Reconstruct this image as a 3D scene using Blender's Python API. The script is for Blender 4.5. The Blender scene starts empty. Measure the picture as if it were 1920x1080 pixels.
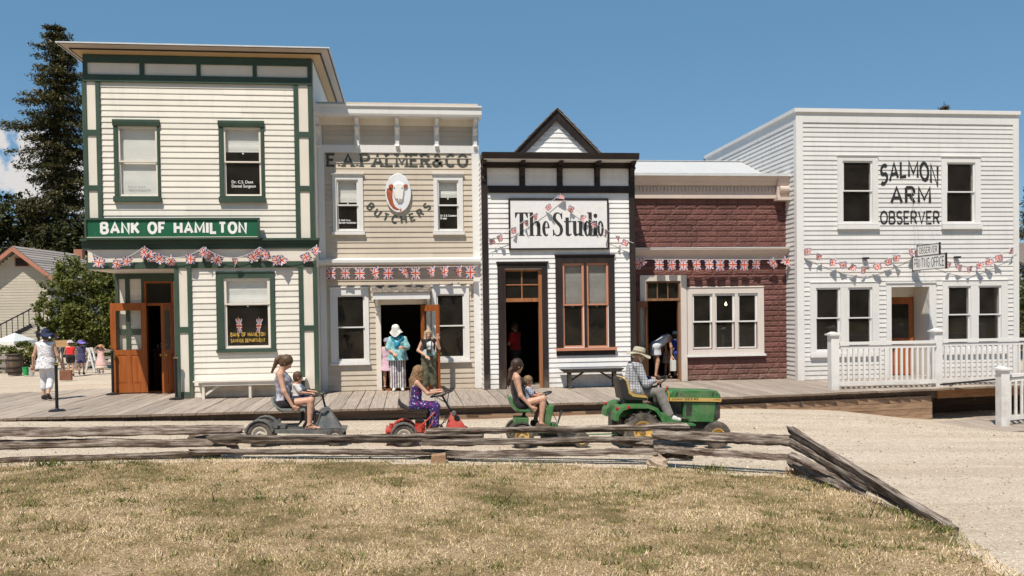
import bpy, math, random
import numpy as np
from mathutils import Vector, Matrix

random.seed(7)
RNG = np.random.default_rng(11)
scene = bpy.context.scene
col = scene.collection
PI = math.pi

# ------------------------------------------------------------------ camera
cam_d = bpy.data.cameras.new('camera')
cam_d.sensor_width = 36.0
cam_d.lens = 30.375
cam_d.shift_y = 0.0401
cam_d.clip_start = 0.1
cam_d.clip_end = 9000
cam = bpy.data.objects.new('camera', cam_d)
col.objects.link(cam)
_r = [[0.992702, -0.119715, -0.014497], [0.016751, 0.017846, 0.9997], [-0.119421, -0.992648, 0.019721]]
cam.matrix_world = Matrix(((_r[0][0], _r[1][0], _r[2][0], 0.0),
                           (_r[0][1], _r[1][1], _r[2][1], 0.0),
                           (_r[0][2], _r[1][2], _r[2][2], 1.99),
                           (0, 0, 0, 1)))
scene.camera = cam

# ------------------------------------------------------------------ sky and sun
SUN_EL = math.radians(60)
SUN_AZ = math.radians(28)          # from the street-front normal towards the left
sun_vec = Vector((-math.sin(SUN_AZ) * math.cos(SUN_EL), -math.cos(SUN_AZ) * math.cos(SUN_EL), math.sin(SUN_EL)))
world = bpy.data.worlds.new('World')
scene.world = world
world.use_nodes = True
wn = world.node_tree
wn.nodes.clear()
w_out = wn.nodes.new('ShaderNodeOutputWorld')
w_bg = wn.nodes.new('ShaderNodeBackground')
w_sky = wn.nodes.new('ShaderNodeTexSky')
w_sky.sky_type = 'NISHITA'
w_sky.sun_disc = False
w_sky.sun_elevation = SUN_EL
w_sky.sun_rotation = math.atan2(sun_vec.x, sun_vec.y)
w_sky.altitude = 350
w_sky.air_density = 0.85
w_sky.dust_density = 0.0
w_sky.ozone_density = 2.2
w_bg.inputs['Strength'].default_value = 0.093
w_even = wn.nodes.new('ShaderNodeMixRGB')
w_even.inputs['Fac'].default_value = 0.5
w_even.inputs['Color2'].default_value = (1.32, 3.5, 5.7, 1)
wn.links.new(w_sky.outputs[0], w_even.inputs['Color1'])
w_tc = wn.nodes.new('ShaderNodeTexCoord')
w_n = wn.nodes.new('ShaderNodeTexNoise')
w_n.inputs['Scale'].default_value = 42
w_n.inputs['Detail'].default_value = 8
w_n.inputs['Roughness'].default_value = 0.55
wn.links.new(w_tc.outputs['Generated'], w_n.inputs['Vector'])
w_mask = None
for c_, r_ in [((-0.3783, 0.9126, 0.1553), 0.03), ((-0.3693, 0.9134, 0.1713), 0.024), ((-0.3687, 0.9197, 0.1352), 0.05), ((-0.3957, 0.9014, 0.1756), 0.026), ((-0.4073, 0.9, 0.1555), 0.04), ((-0.3441, 0.9277, 0.1446), 0.05)]:
    vm = wn.nodes.new('ShaderNodeVectorMath')
    vm.operation = 'DISTANCE'
    vm.inputs[1].default_value = c_
    wn.links.new(w_tc.outputs['Generated'], vm.inputs[0])
    md = wn.nodes.new('ShaderNodeMath')
    md.operation = 'DIVIDE'
    md.inputs[1].default_value = r_
    wn.links.new(vm.outputs['Value'], md.inputs[0])
    if w_mask is None:
        w_mask = md.outputs[0]
    else:
        mn = wn.nodes.new('ShaderNodeMath')
        mn.operation = 'MINIMUM'
        wn.links.new(w_mask, mn.inputs[0])
        wn.links.new(md.outputs[0], mn.inputs[1])
        w_mask = mn.outputs[0]
w_a = wn.nodes.new('ShaderNodeMath')
w_a.operation = 'MULTIPLY_ADD'
w_a.inputs[1].default_value = 2.4
wn.links.new(w_n.outputs['Fac'], w_a.inputs[0])
wn.links.new(w_mask, w_a.inputs[2])
w_r = wn.nodes.new('ShaderNodeMapRange')
w_r.interpolation_type = 'SMOOTHSTEP'
w_r.inputs['From Min'].default_value = 2.0
w_r.inputs['From Max'].default_value = 1.62
wn.links.new(w_a.outputs[0], w_r.inputs['Value'])
w_mix = wn.nodes.new('ShaderNodeMixRGB')
w_mix.inputs['Color2'].default_value = (7.2, 7.0, 6.9, 1)
wn.links.new(w_r.outputs[0], w_mix.inputs['Fac'])
wn.links.new(w_even.outputs[0], w_mix.inputs['Color1'])
wn.links.new(w_mix.outputs[0], w_bg.inputs['Color'])
wn.links.new(w_bg.outputs[0], w_out.inputs['Surface'])

sun_d = bpy.data.lights.new('sun', 'SUN')
sun_d.energy = 5.0
sun_d.angle = math.radians(0.53)
sun_d.color = (1.0, 0.915, 0.795)
sun = bpy.data.objects.new('sun', sun_d)
col.objects.link(sun)
sun.rotation_euler = sun_vec.to_track_quat('Z', 'Y').to_euler()
sun.location = sun_vec * 60

scene.view_settings.view_transform = 'Standard'
scene.view_settings.look = 'None'
scene.view_settings.exposure = 0.12
scene.view_settings.gamma = 1.0
scene.view_settings.use_curve_mapping = False

# ------------------------------------------------------------------ object helpers
OFF = {}                                           # world offset of each object's own origin

def off(o):
    return OFF.get(o.name, (0.0, 0.0, 0.0)) if o is not None else (0.0, 0.0, 0.0)

def tag(o, label=None, cat=None, group=None, kind=None):
    if label:
        o['label'] = label
    if cat:
        o['category'] = cat
    if group:
        o['group'] = group
    if kind:
        o['kind'] = kind
    return o

def thing(name, label, cat, loc=(0, 0, 0), rotz=0.0, group=None, local=False):
    o = bpy.data.objects.new(name, None)
    o.empty_display_size = 0.2
    col.objects.link(o)
    o.location = loc
    o.rotation_euler = (0, 0, rotz)
    OFF[o.name] = (0.0, 0.0, 0.0) if local else tuple(loc)
    return tag(o, label, cat, group)

def link(name, me, parent=None, loc=None):
    o = bpy.data.objects.new(name, me)
    col.objects.link(o)
    if parent is not None:
        o.parent = parent
    if loc is not None:
        o.location = loc
    return o

def copy_tree(o, parent=None):
    c = o.copy()
    col.objects.link(c)
    if parent is not None:
        c.parent = parent
    for ch in o.children:
        copy_tree(ch, c)
    return c

class MB:

    def __init__(self):
        self.v, self.f, self.m, self.uv = [], [], [], None

    def add(self, vs, fs, mi=0):
        n = len(self.v)
        self.v += [tuple(p) for p in vs]
        self.f += [tuple(i + n for i in q) for q in fs]
        self.m += [mi] * len(fs)
        return self

    def box(self, x0, x1, y0, y1, z0, z1, mi=0):
        if x0 > x1: x0, x1 = x1, x0
        if y0 > y1: y0, y1 = y1, y0
        if z0 > z1: z0, z1 = z1, z0
        vs = [(x, y, z) for z in (z0, z1) for y in (y0, y1) for x in (x0, x1)]
        return self.add(vs, [(0, 2, 3, 1), (4, 5, 7, 6), (0, 1, 5, 4), (2, 6, 7, 3), (0, 4, 6, 2), (1, 3, 7, 5)], mi)

    def bar(self, a, b, w, h, up=(0, 0, 1), mi=0):
        a, b, up = Vector(a), Vector(b), Vector(up)
        d = (b - a).normalized()
        s = d.cross(up)
        if s.length < 1e-5:
            s = d.cross(Vector((0, 1, 0)))
        s.normalize()
        u = s.cross(d)
        vs = []
        for p in (a, b):
            for i, j in ((-1, -1), (1, -1), (1, 1), (-1, 1)):
                vs.append(p + s * (i * w / 2) + u * (j * h / 2))
        return self.add(vs, [(3, 2, 1, 0), (4, 5, 6, 7), (0, 1, 5, 4), (1, 2, 6, 5), (2, 3, 7, 6), (3, 0, 4, 7)], mi)

    def tube(self, pts, r, n=8, mi=0, caps=True):
        pts = [Vector(p) for p in pts]
        rs = r if isinstance(r, (list, tuple)) else [r] * len(pts)
        vs, fs = [], []
        prev = None
        for i, p in enumerate(pts):
            d = (pts[min(i + 1, len(pts) - 1)] - pts[max(i - 1, 0)]).normalized()
            if prev is None:
                s = d.cross(Vector((0, 0, 1)))
                if s.length < 1e-4:
                    s = d.cross(Vector((0, 1, 0)))
            else:
                s = prev - d * prev.dot(d)
            s.normalize()
            prev = s
            u = s.cross(d)
            for k in range(n):
                a = 2 * PI * k / n
                vs.append(p + (s * math.cos(a) + u * math.sin(a)) * rs[i])
        for i in range(len(pts) - 1):
            for k in range(n):
                a, b = i * n + k, i * n + (k + 1) % n
                fs.append((a, a + n, b + n, b))
        if caps:
            fs.append(tuple(range(n)))
            fs.append(tuple(reversed(range((len(pts) - 1) * n, len(pts) * n))))
        return self.add(vs, fs, mi)

    def lathe(self, prof, c=(0, 0, 0), axis='z', n=20, mi=0, sx=1.0, sy=1.0, caps=3):
        vs, fs = [], []
        for (r, h) in prof:
            for k in range(n):
                a = 2 * PI * k / n
                x, y = r * math.cos(a) * sx, r * math.sin(a) * sy
                if axis == 'z': p = (x, y, h)
                elif axis == 'y': p = (x, h, y)
                else: p = (h, x, y)
                vs.append((p[0] + c[0], p[1] + c[1], p[2] + c[2]))
        for i in range(len(prof) - 1):
            for k in range(n):
                a, b = i * n + k, i * n + (k + 1) % n
                fs.append((a, b, b + n, a + n))
        if caps & 1: fs.append(tuple(reversed(range(n))))
        if caps & 2: fs.append(tuple(range((len(prof) - 1) * n, len(prof) * n)))
        return self.add(vs, fs, mi)

    def prism(self, poly, a0, a1, plane='xz', mi=0, inset=0.0):
        n = len(poly)
        cx = sum(p[0] for p in poly) / n
        cy = sum(p[1] for p in poly) / n
        rings = []
        if inset > 0:
            s = 1 if a1 > a0 else -1
            sh = [(p[0] + (cx - p[0]) * inset / max(0.02, math.hypot(p[0] - cx, p[1] - cy)),
                   p[1] + (cy - p[1]) * inset / max(0.02, math.hypot(p[0] - cx, p[1] - cy))) for p in poly]
            rings = [(sh, a0), (poly, a0 + s * inset), (poly, a1 - s * inset), (sh, a1)]
        else:
            rings = [(poly, a0), (poly, a1)]
        vs, fs = [], []
        for pl, a in rings:
            for p in pl:
                vs.append((p[0], a, p[1]) if plane == 'xz' else ((a, p[0], p[1]) if plane == 'yz' else (p[0], p[1], a)))
        for i in range(len(rings) - 1):
            for k in range(n):
                p, q = i * n + k, i * n + (k + 1) % n
                fs.append((p, q, q + n, p + n))
        fs.append(tuple(reversed(range(n))))
        fs.append(tuple(range((len(rings) - 1) * n, len(rings) * n)))
        return self.add(vs, fs, mi)

    def mesh(self, name, o=(0, 0, 0), smooth=False, mats=()):
        me = bpy.data.meshes.new(name)
        me.from_pydata([(p[0] - o[0], p[1] - o[1], p[2] - o[2]) for p in self.v], [], self.f)
        for m in mats:
            me.materials.append(m)
        if len(mats) > 1:
            me.polygons.foreach_set('material_index', self.m)
        import bmesh
        bm = bmesh.new()
        bm.from_mesh(me)
        bmesh.ops.recalc_face_normals(bm, faces=bm.faces)
        bm.to_mesh(me)
        bm.free()
        if smooth:
            me.polygons.foreach_set('use_smooth', [True] * len(me.polygons))
            try:
                me.set_sharp_from_angle(angle=math.radians(38))
            except Exception:
                pass
        return me

    def build(self, name, mats, parent=None, smooth=False):
        if not isinstance(mats, (list, tuple)):
            mats = [mats]
        o = off(parent)
        me = self.mesh(name, o, smooth, mats)
        ob = link(name, me, parent)
        OFF[ob.name] = o
        return ob

def box(name, mat, parent, x0, x1, y0, y1, z0, z1):
    return MB().box(x0, x1, y0, y1, z0, z1).build(name, mat, parent)

# ------------------------------------------------------------------ materials
MATS = {}

def nodes(name, rough=0.6, metallic=0.0, spec=0.5):
    m = bpy.data.materials.new(name)
    m.use_nodes = True
    nt = m.node_tree
    b = nt.nodes['Principled BSDF']
    b.inputs['Roughness'].default_value = rough
    b.inputs['Metallic'].default_value = metallic
    b.inputs['Specular IOR Level'].default_value = spec
    return m, nt, b

def c4(c, k=1.0):
    return (min(1, c[0] * k), min(1, c[1] * k), min(1, c[2] * k), 1)

def noise(nt, scale, detail=4, rough=0.55, vec=None):
    n = nt.nodes.new('ShaderNodeTexNoise')
    n.inputs['Scale'].default_value = scale
    n.inputs['Detail'].default_value = detail
    n.inputs['Roughness'].default_value = rough
    if vec is not None:
        nt.links.new(vec, n.inputs['Vector'])
    return n

def ramp(nt, fac, stops, interp='LINEAR'):
    r = nt.nodes.new('ShaderNodeValToRGB')
    r.color_ramp.interpolation = interp
    el = r.color_ramp.elements
    while len(el) < len(stops):
        el.new(0.5)
    for e, (p, c) in zip(el, stops):
        e.position = p
        e.color = c if len(c) == 4 else (*c, 1)
    nt.links.new(fac, r.inputs[0])
    return r

def position(nt, scale=(1, 1, 1), obj=False, rnd=False):
    m = nt.nodes.new('ShaderNodeMapping')
    m.inputs['Scale'].default_value = scale
    if obj:
        t = nt.nodes.new('ShaderNodeTexCoord')
        src = t.outputs['Object']
    else:
        t = nt.nodes.new('ShaderNodeNewGeometry')
        src = t.outputs['Position']
    nt.links.new(src, m.inputs[0])
    if rnd:
        oi = nt.nodes.new('ShaderNodeObjectInfo')
        mu = nt.nodes.new('ShaderNodeMath')
        mu.operation = 'MULTIPLY'
        mu.inputs[1].default_value = 57.0
        nt.links.new(oi.outputs['Random'], mu.inputs[0])
        nt.links.new(mu.outputs[0], m.inputs['Location'])
    return m.outputs[0]

def mixc(nt, fac, a, b, mode='MIX'):
    n = nt.nodes.new('ShaderNodeMixRGB')
    n.blend_type = mode
    for i, v in (('Fac', fac), ('Color1', a), ('Color2', b)):
        if isinstance(v, (int, float)):
            n.inputs[i].default_value = v
        elif isinstance(v, (tuple, list)):
            n.inputs[i].default_value = v if len(v) == 4 else (*v, 1)
        else:
            nt.links.new(v, n.inputs[i])
    return n.outputs[0]

def math_(nt, op, a, b=None, clamp=False):
    n = nt.nodes.new('ShaderNodeMath')
    n.operation = op
    n.use_clamp = clamp
    for i, v in enumerate((a, b)):
        if v is None:
            continue
        if isinstance(v, (int, float)):
            n.inputs[i].default_value = v
        else:
            nt.links.new(v, n.inputs[i])
    return n.outputs[0]

def bump(nt, b, h, strength=0.3, dist=0.01):
    n = nt.nodes.new('ShaderNodeBump')
    n.inputs['Strength'].default_value = strength
    n.inputs['Distance'].default_value = dist
    nt.links.new(h, n.inputs['Height'])
    nt.links.new(n.outputs[0], b.inputs['Normal'])

def obj_tint(nt, color, amt=0.06):
    oi = nt.nodes.new('ShaderNodeObjectInfo')
    r = nt.nodes.new('ShaderNodeMapRange')
    r.inputs['To Min'].default_value = 1 - amt
    r.inputs['To Max'].default_value = 1 + amt
    nt.links.new(oi.outputs['Random'], r.inputs['Value'])
    hs = nt.nodes.new('ShaderNodeHueSaturation')
    nt.links.new(r.outputs[0], hs.inputs['Value'])
    nt.links.new(color, hs.inputs['Color'])
    return hs.outputs[0]

def paint(name, c, rough=0.5, var=0.10, dirt=(0.30, 0.26, 0.2), dirt_amt=0.10, tint=0.03, bumpy=0.15):
    if name in MATS: return MATS[name]
    m, nt, b = nodes(name, rough, 0, 0.35)
    n1 = noise(nt, 1.3, 5, 0.6, position(nt))
    n2 = noise(nt, 9, 3, 0.6, position(nt, (1, 1, 0.12)))
    n3 = noise(nt, 60, 2, 0.5, position(nt, (0.25, 1, 1)))
    base = ramp(nt, n1.outputs['Fac'], [(0.3, c4(c, 1 - var)), (0.7, c4(c, 1 + var * 0.4))]).outputs[0]
    f = ramp(nt, n2.outputs['Fac'], [(0.52, (0, 0, 0)), (0.78, (1, 1, 1))]).outputs[0]
    f2 = math_(nt, 'MULTIPLY', f, dirt_amt * 2.2)
    cc = mixc(nt, f2, base, (*[c[i] * 0.55 + dirt[i] * 0.25 for i in range(3)], 1))
    g = nt.nodes.new('ShaderNodeNewGeometry')
    sz = nt.nodes.new('ShaderNodeSeparateXYZ')
    nt.links.new(g.outputs['Position'], sz.inputs[0])
    lowz = nt.nodes.new('ShaderNodeMapRange')
    lowz.inputs['From Min'].default_value = 0.55
    lowz.inputs['From Max'].default_value = 0.0
    nt.links.new(sz.outputs['Z'], lowz.inputs['Value'])
    n4 = noise(nt, 4.5, 5, 0.7, position(nt))
    gr = math_(nt, 'MULTIPLY', math_(nt, 'MULTIPLY', lowz.outputs[0], ramp(nt, n4.outputs['Fac'], [(0.35, (0, 0, 0)), (0.7, (1, 1, 1))]).outputs[0]), 0.5)
    cc = mixc(nt, gr, cc, (0.33, 0.27, 0.2, 1))
    chips = ramp(nt, noise(nt, 23, 3, 0.75, position(nt, (0.5, 1, 1))).outputs['Fac'], [(0.70, (0, 0, 0)), (0.73, (1, 1, 1))]).outputs[0]
    cc = mixc(nt, math_(nt, 'MULTIPLY', chips, 0.35), cc, (0.36, 0.31, 0.26, 1))
    cc = obj_tint(nt, cc, tint)
    nt.links.new(cc, b.inputs['Base Color'])
    rr = nt.nodes.new('ShaderNodeMapRange')
    rr.inputs['To Min'].default_value = rough - 0.1
    rr.inputs['To Max'].default_value = rough + 0.2
    nt.links.new(n1.outputs['Fac'], rr.inputs['Value'])
    nt.links.new(rr.outputs[0], b.inputs['Roughness'])
    bump(nt, b, n3.outputs['Fac'], bumpy, 0.004)
    MATS[name] = m
    return m

def plain(name, c, rough=0.5, metallic=0.0, var=0.12, scale=6.0, spec=0.5, coat=0.0, bumpy=0.0, dust=0.0):
    if name in MATS: return MATS[name]
    m, nt, b = nodes(name, rough, metallic, spec)
    n1 = noise(nt, scale, 4, 0.6, position(nt, obj=True))
    r = ramp(nt, n1.outputs['Fac'], [(0.3, c4(c, 1 - var)), (0.7, c4(c, 1 + var))])
    cc = r.outputs[0]
    if dust:
        d1 = noise(nt, 7, 6, 0.7, position(nt, obj=True))
        cc = mixc(nt, math_(nt, 'MULTIPLY', ramp(nt, d1.outputs['Fac'], [(0.42, (0, 0, 0)), (0.68, (1, 1, 1))]).outputs[0], dust), cc, (0.36, 0.29, 0.22, 1))
        sc = noise(nt, 1, 3, 0.6, position(nt, (14, 60, 60), obj=True))
        cc = mixc(nt, math_(nt, 'MULTIPLY', ramp(nt, sc.outputs['Fac'], [(0.68, (0, 0, 0)), (0.72, (1, 1, 1))]).outputs[0], 0.5), cc, (0.09, 0.07, 0.06, 1))
    nt.links.new(cc, b.inputs['Base Color'])
    rr = nt.nodes.new('ShaderNodeMapRange')
    rr.inputs['To Min'].default_value = max(0.02, rough - 0.1)
    rr.inputs['To Max'].default_value = min(1, rough + 0.12)
    nt.links.new(n1.outputs['Fac'], rr.inputs['Value'])
    nt.links.new(rr.outputs[0], b.inputs['Roughness'])
    if coat:
        b.inputs['Coat Weight'].default_value = coat
        b.inputs['Coat Roughness'].default_value = 0.15
    if bumpy:
        n2 = noise(nt, scale * 12, 3, 0.6, position(nt, obj=True))
        bump(nt, b, n2.outputs['Fac'], bumpy, 0.01)
    MATS[name] = m
    return m

def wood(name, dark, mid, light, axis='y', rough=0.8, grain=1.0, tint=0.14, obj=False, crack=0.5, stain=None):
    if name in MATS: return MATS[name]
    m, nt, b = nodes(name, rough, 0, 0.25)
    lo, hi = 1.1 * grain, 26 * grain
    sc = {'x': (lo, hi, hi), 'y': (hi, lo, hi), 'z': (hi, hi, lo)}[axis]
    vec = position(nt, sc, obj=obj, rnd=True)
    n1 = noise(nt, 1.0, 6, 0.65, vec)
    n2 = noise(nt, 2.2, 3, 0.6, position(nt, (1, 1, 1), obj=obj, rnd=True))
    r = ramp(nt, n1.outputs['Fac'], [(0.28, c4(dark)), (0.5, c4(mid)), (0.74, c4(light))])
    f = math_(nt, 'MULTIPLY', n2.outputs['Fac'], 0.55)
    cc = mixc(nt, f, r.outputs[0], c4(stain if stain else mid, 0.8))
    sc2 = {'x': (lo * 0.5, hi * 1.7, hi * 1.7), 'y': (hi * 1.7, lo * 0.5, hi * 1.7), 'z': (hi * 1.7, hi * 1.7, lo * 0.5)}[axis]
    n3 = noise(nt, 1.0, 2, 0.5, position(nt, sc2, obj=obj, rnd=True))
    ck = ramp(nt, n3.outputs['Fac'], [(0.29, (1, 1, 1)), (0.36, (0, 0, 0))]).outputs[0]
    cc = mixc(nt, math_(nt, 'MULTIPLY', ck, crack), cc, c4(dark, 0.35))
    cc = obj_tint(nt, cc, tint)
    nt.links.new(cc, b.inputs['Base Color'])
    h = math_(nt, 'SUBTRACT', n1.outputs['Fac'], ck)
    bump(nt, b, h, 0.45, 0.008)
    MATS[name] = m
    return m

def glass(name='window_glass', tint=(0.985, 0.99, 0.985), refl=0.85):
    if name in MATS: return MATS[name]
    m = bpy.data.materials.new(name)
    m.use_nodes = True
    nt = m.node_tree
    nt.nodes.clear()
    o = nt.nodes.new('ShaderNodeOutputMaterial')
    mx = nt.nodes.new('ShaderNodeMixShader')
    tr = nt.nodes.new('ShaderNodeBsdfTransparent')
    tr.inputs[0].default_value = c4(tint)
    gl = nt.nodes.new('ShaderNodeBsdfGlossy')
    gl.inputs['Roughness'].default_value = 0.015
    fr = nt.nodes.new('ShaderNodeLayerWeight')
    fr.inputs['Blend'].default_value = 0.5
    n = noise(nt, 3.0, 2, 0.5, position(nt))
    bp = nt.nodes.new('ShaderNodeBump')
    bp.inputs['Strength'].default_value = 0.093
    bp.inputs['Distance'].default_value = 0.02
    nt.links.new(n.outputs['Fac'], bp.inputs['Height'])
    nt.links.new(bp.outputs[0], gl.inputs['Normal'])
    f = math_(nt, 'MULTIPLY', math_(nt, 'ADD', math_(nt, 'MULTIPLY', math_(nt, 'POWER', fr.outputs['Facing'], 5.0), 0.96), 0.04), refl)
    nt.links.new(f, mx.inputs[0])
    nt.links.new(tr.outputs[0], mx.inputs[1])
    nt.links.new(gl.outputs[0], mx.inputs[2])
    df = nt.nodes.new('ShaderNodeBsdfDiffuse')
    df.inputs[0].default_value = (0.6, 0.5, 0.44, 1)
    m2 = nt.nodes.new('ShaderNodeMixShader')
    dn = noise(nt, 2.2, 5, 0.65, position(nt))
    nt.links.new(ramp(nt, dn.outputs['Fac'], [(0.3, (0.005, 0.005, 0.005)), (0.75, (0.026, 0.026, 0.026))]).outputs[0], m2.inputs[0])
    nt.links.new(mx.outputs[0], m2.inputs[1])
    nt.links.new(df.outputs[0], m2.inputs[2])
    nt.links.new(m2.outputs[0], o.inputs[0])
    MATS[name] = m
    return m

# ================================================================== GROUND
def ground_h(x, y):
    x = np.clip(np.asarray(x, float), -9.2, 17)
    y = np.asarray(y, float)
    base = -0.285 - 0.028 * x
    edge = np.interp(x, [-9.2, -5, -1.9, 1.5, 3.8, 6.3, 7.6, 9.8, 11.8, 13, 17], [-0.03, -0.156, -0.25, -0.31, -0.29, -0.25, -0.29, -0.42, -0.69, -0.8, -0.75])
    t = np.clip((y - 15.0) / 3.4, 0, 1)
    t = t * t * (3 - 2 * t)
    return base + (edge - base) * t + np.sin(x * 0.9 + y * 0.6) * 0.005

def gh(x, y):
    return float(ground_h(x, y))

def gravel_mat():
    m, nt, b = nodes('gravel', 0.92, 0, 0.2)
    p = position(nt)
    big = noise(nt, 0.35, 4, 0.6, p)
    mid = noise(nt, 2.6, 5, 0.65, p)
    vor = nt.nodes.new('ShaderNodeTexVoronoi')
    vor.inputs['Scale'].default_value = 34
    nt.links.new(p, vor.inputs['Vector'])
    fine = noise(nt, 95, 3, 0.7, p)
    base = ramp(nt, big.outputs['Fac'], [(0.3, (0.57, 0.45, 0.325)), (0.7, (0.69, 0.57, 0.43))]).outputs[0]
    base = mixc(nt, 0.45, base, ramp(nt, mid.outputs['Fac'], [(0.3, (0.47, 0.38, 0.285)), (0.7, (0.70, 0.595, 0.475))]).outputs[0])
    sepc = nt.nodes.new('ShaderNodeSeparateColor')
    nt.links.new(vor.outputs['Color'], sepc.inputs[0])
    st = ramp(nt, sepc.outputs[0], [(0.0, (0.22, 0.18, 0.15)), (0.12, (0.42, 0.36, 0.30)), (0.5, (0.6, 0.53, 0.45)), (1.0, (0.74, 0.67, 0.58))]).outputs[0]
    base = mixc(nt, 0.42, base, st)
    sp = ramp(nt, fine.outputs['Fac'], [(0.34, (1, 1, 1)), (0.45, (0, 0, 0))]).outputs[0]
    base = mixc(nt, math_(nt, 'MULTIPLY', sp, 0.45), base, (0.2, 0.155, 0.12, 1))
    trk = ramp(nt, noise(nt, 1.0, 4, 0.6, position(nt, (0.16, 2.3, 1))).outputs['Fac'], [(0.46, (0, 0, 0)), (0.62, (1, 1, 1))]).outputs[0]
    base = mixc(nt, math_(nt, 'MULTIPLY', trk, 0.42), base, (0.40, 0.31, 0.22, 1))
    hs = nt.nodes.new('ShaderNodeHueSaturation')
    hs.inputs['Value'].default_value = 0.92
    nt.links.new(base, hs.inputs['Color'])
    sx = nt.nodes.new('ShaderNodeSeparateXYZ')
    nt.links.new(p, sx.inputs[0])
    wob = math_(nt, 'MULTIPLY', math_(nt, 'SUBTRACT', big.outputs['Fac'], 0.5), 9.0)
    far = math_(nt, 'MAXIMUM', math_(nt, 'LESS_THAN', math_(nt, 'ADD', sx.outputs['Y'], wob), 2.0), math_(nt, 'GREATER_THAN', math_(nt, 'ADD', math_(nt, 'ABSOLUTE', sx.outputs['X']), wob), 34.0))
    far = math_(nt, 'MAXIMUM', far, math_(nt, 'GREATER_THAN', math_(nt, 'ADD', sx.outputs['Y'], wob), 46.0))
    meadow = ramp(nt, mid.outputs['Fac'], [(0.3, (0.11, 0.10, 0.045)), (0.7, (0.24, 0.19, 0.095))]).outputs[0]
    base = mixc(nt, far, hs.outputs[0], meadow)
    nt.links.new(base, b.inputs['Base Color'])
    h = math_(nt, 'ADD', math_(nt, 'MULTIPLY', vor.outputs['Distance'], -1.0), math_(nt, 'MULTIPLY', fine.outputs['Fac'], 0.5))
    bump(nt, b, h, 0.7, 0.02)
    MATS['gravel'] = m
    return m

def axis_lines(lo, hi, fine_lo, fine_hi, step):
    a = list(np.arange(fine_lo, fine_hi + 1e-6, step))
    s, x = step, fine_hi
    while x < hi:
        s *= 1.45
        x = min(hi, x + s)
        a.append(x)
    s, x = step, fine_lo
    while x > lo:
        s *= 1.45
        x = max(lo, x - s)
        a.insert(0, x)
    return np.array(a)

def grid_mesh(name, xs, ys, hfun, mat):
    X, Y = np.meshgrid(xs, ys)
    Z = hfun(X, Y)
    nx, ny = len(xs), len(ys)
    vs = np.stack([X.ravel(), Y.ravel(), Z.ravel()], 1)
    i = np.arange(nx * ny).reshape(ny, nx)
    q = np.stack([i[:-1, :-1].ravel(), i[:-1, 1:].ravel(), i[1:, 1:].ravel(), i[1:, :-1].ravel()], 1)
    me = bpy.data.meshes.new(name)
    me.from_pydata(vs.tolist(), [], q.tolist())
    me.polygons.foreach_set('use_smooth', [True] * len(me.polygons))
    me.materials.append(mat)
    return me

gx = axis_lines(-4000, 4000, -12, 18, 0.4)
gy = axis_lines(-3000, 5000, 4, 26, 0.4)
ground = link('gravel_ground', grid_mesh('gravel_ground', gx, gy, ground_h, gravel_mat()))
tag(ground, 'pale gravel yard and street in front of the wooden shops', kind='structure')

LAWN_EDGE = [(-30, 12.7), (-12, 12.85), (-5.767, 12.973), (-4.093, 13.158), (-2.301, 13.308), (0.397, 12.824), (3.383, 12.465), (4.64, 11.895), (5.607, 11.566), (5.675, 10.651), (5.638, 9.583), (5.683, 8.579), (5.454, 7.772), (5.215, 7.07), (4.4, 4.0), (3.6, 0.0)]

def in_lawn(px, py, grow=0.0):
    poly = LAWN_EDGE + [(3.6, -12.0), (-30.0, -12.0)]
    inside = np.zeros(px.shape, bool)
    n = len(poly)
    for i in range(n):
        x1, y1 = poly[i]
        x2, y2 = poly[(i + 1) % n]
        c = ((y1 > py) != (y2 > py))
        with np.errstate(divide='ignore', invalid='ignore'):
            xi = (x2 - x1) * (py - y1) / (y2 - y1 + 1e-12) + x1
        inside ^= (c & (px < xi))
    return inside

def lawn_h(x, y):
    return ground_h(x, y) + 0.075 + 0.018 * np.sin(x * 2.1 + np.sin(y * 1.7)) * np.sin(y * 2.3 + 1.0) + 0.012 * np.clip(11 - np.asarray(y), 0, 12)

def grass_patch(nt):
    p = position(nt)
    a = noise(nt, 0.55, 4, 0.6, p)
    b_ = noise(nt, 3.1, 4, 0.6, p)
    s = math_(nt, 'ADD', math_(nt, 'MULTIPLY', a.outputs['Fac'], 0.6), math_(nt, 'MULTIPLY', b_.outputs['Fac'], 0.4))
    return math_(nt, 'SUBTRACT', math_(nt, 'MULTIPLY', s, 1.5), 0.25)

def lawn_mat():
    m, nt, b = nodes('lawn_soil', 0.95, 0, 0.1)
    s = grass_patch(nt)
    fine = noise(nt, 42, 4, 0.7, position(nt))
    r = ramp(nt, s, [(0.40, (0.52, 0.375, 0.225)), (0.52, (0.40, 0.28, 0.15)), (0.64, (0.22, 0.165, 0.075))]).outputs[0]
    c = mixc(nt, ramp(nt, fine.outputs['Fac'], [(0.35, (1, 1, 1)), (0.6, (0, 0, 0))]).outputs[0], r, (0.12, 0.085, 0.05, 1))
    nt.links.new(c, b.inputs['Base Color'])
    bump(nt, b, fine.outputs['Fac'], 0.8, 0.03)
    return m

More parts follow.
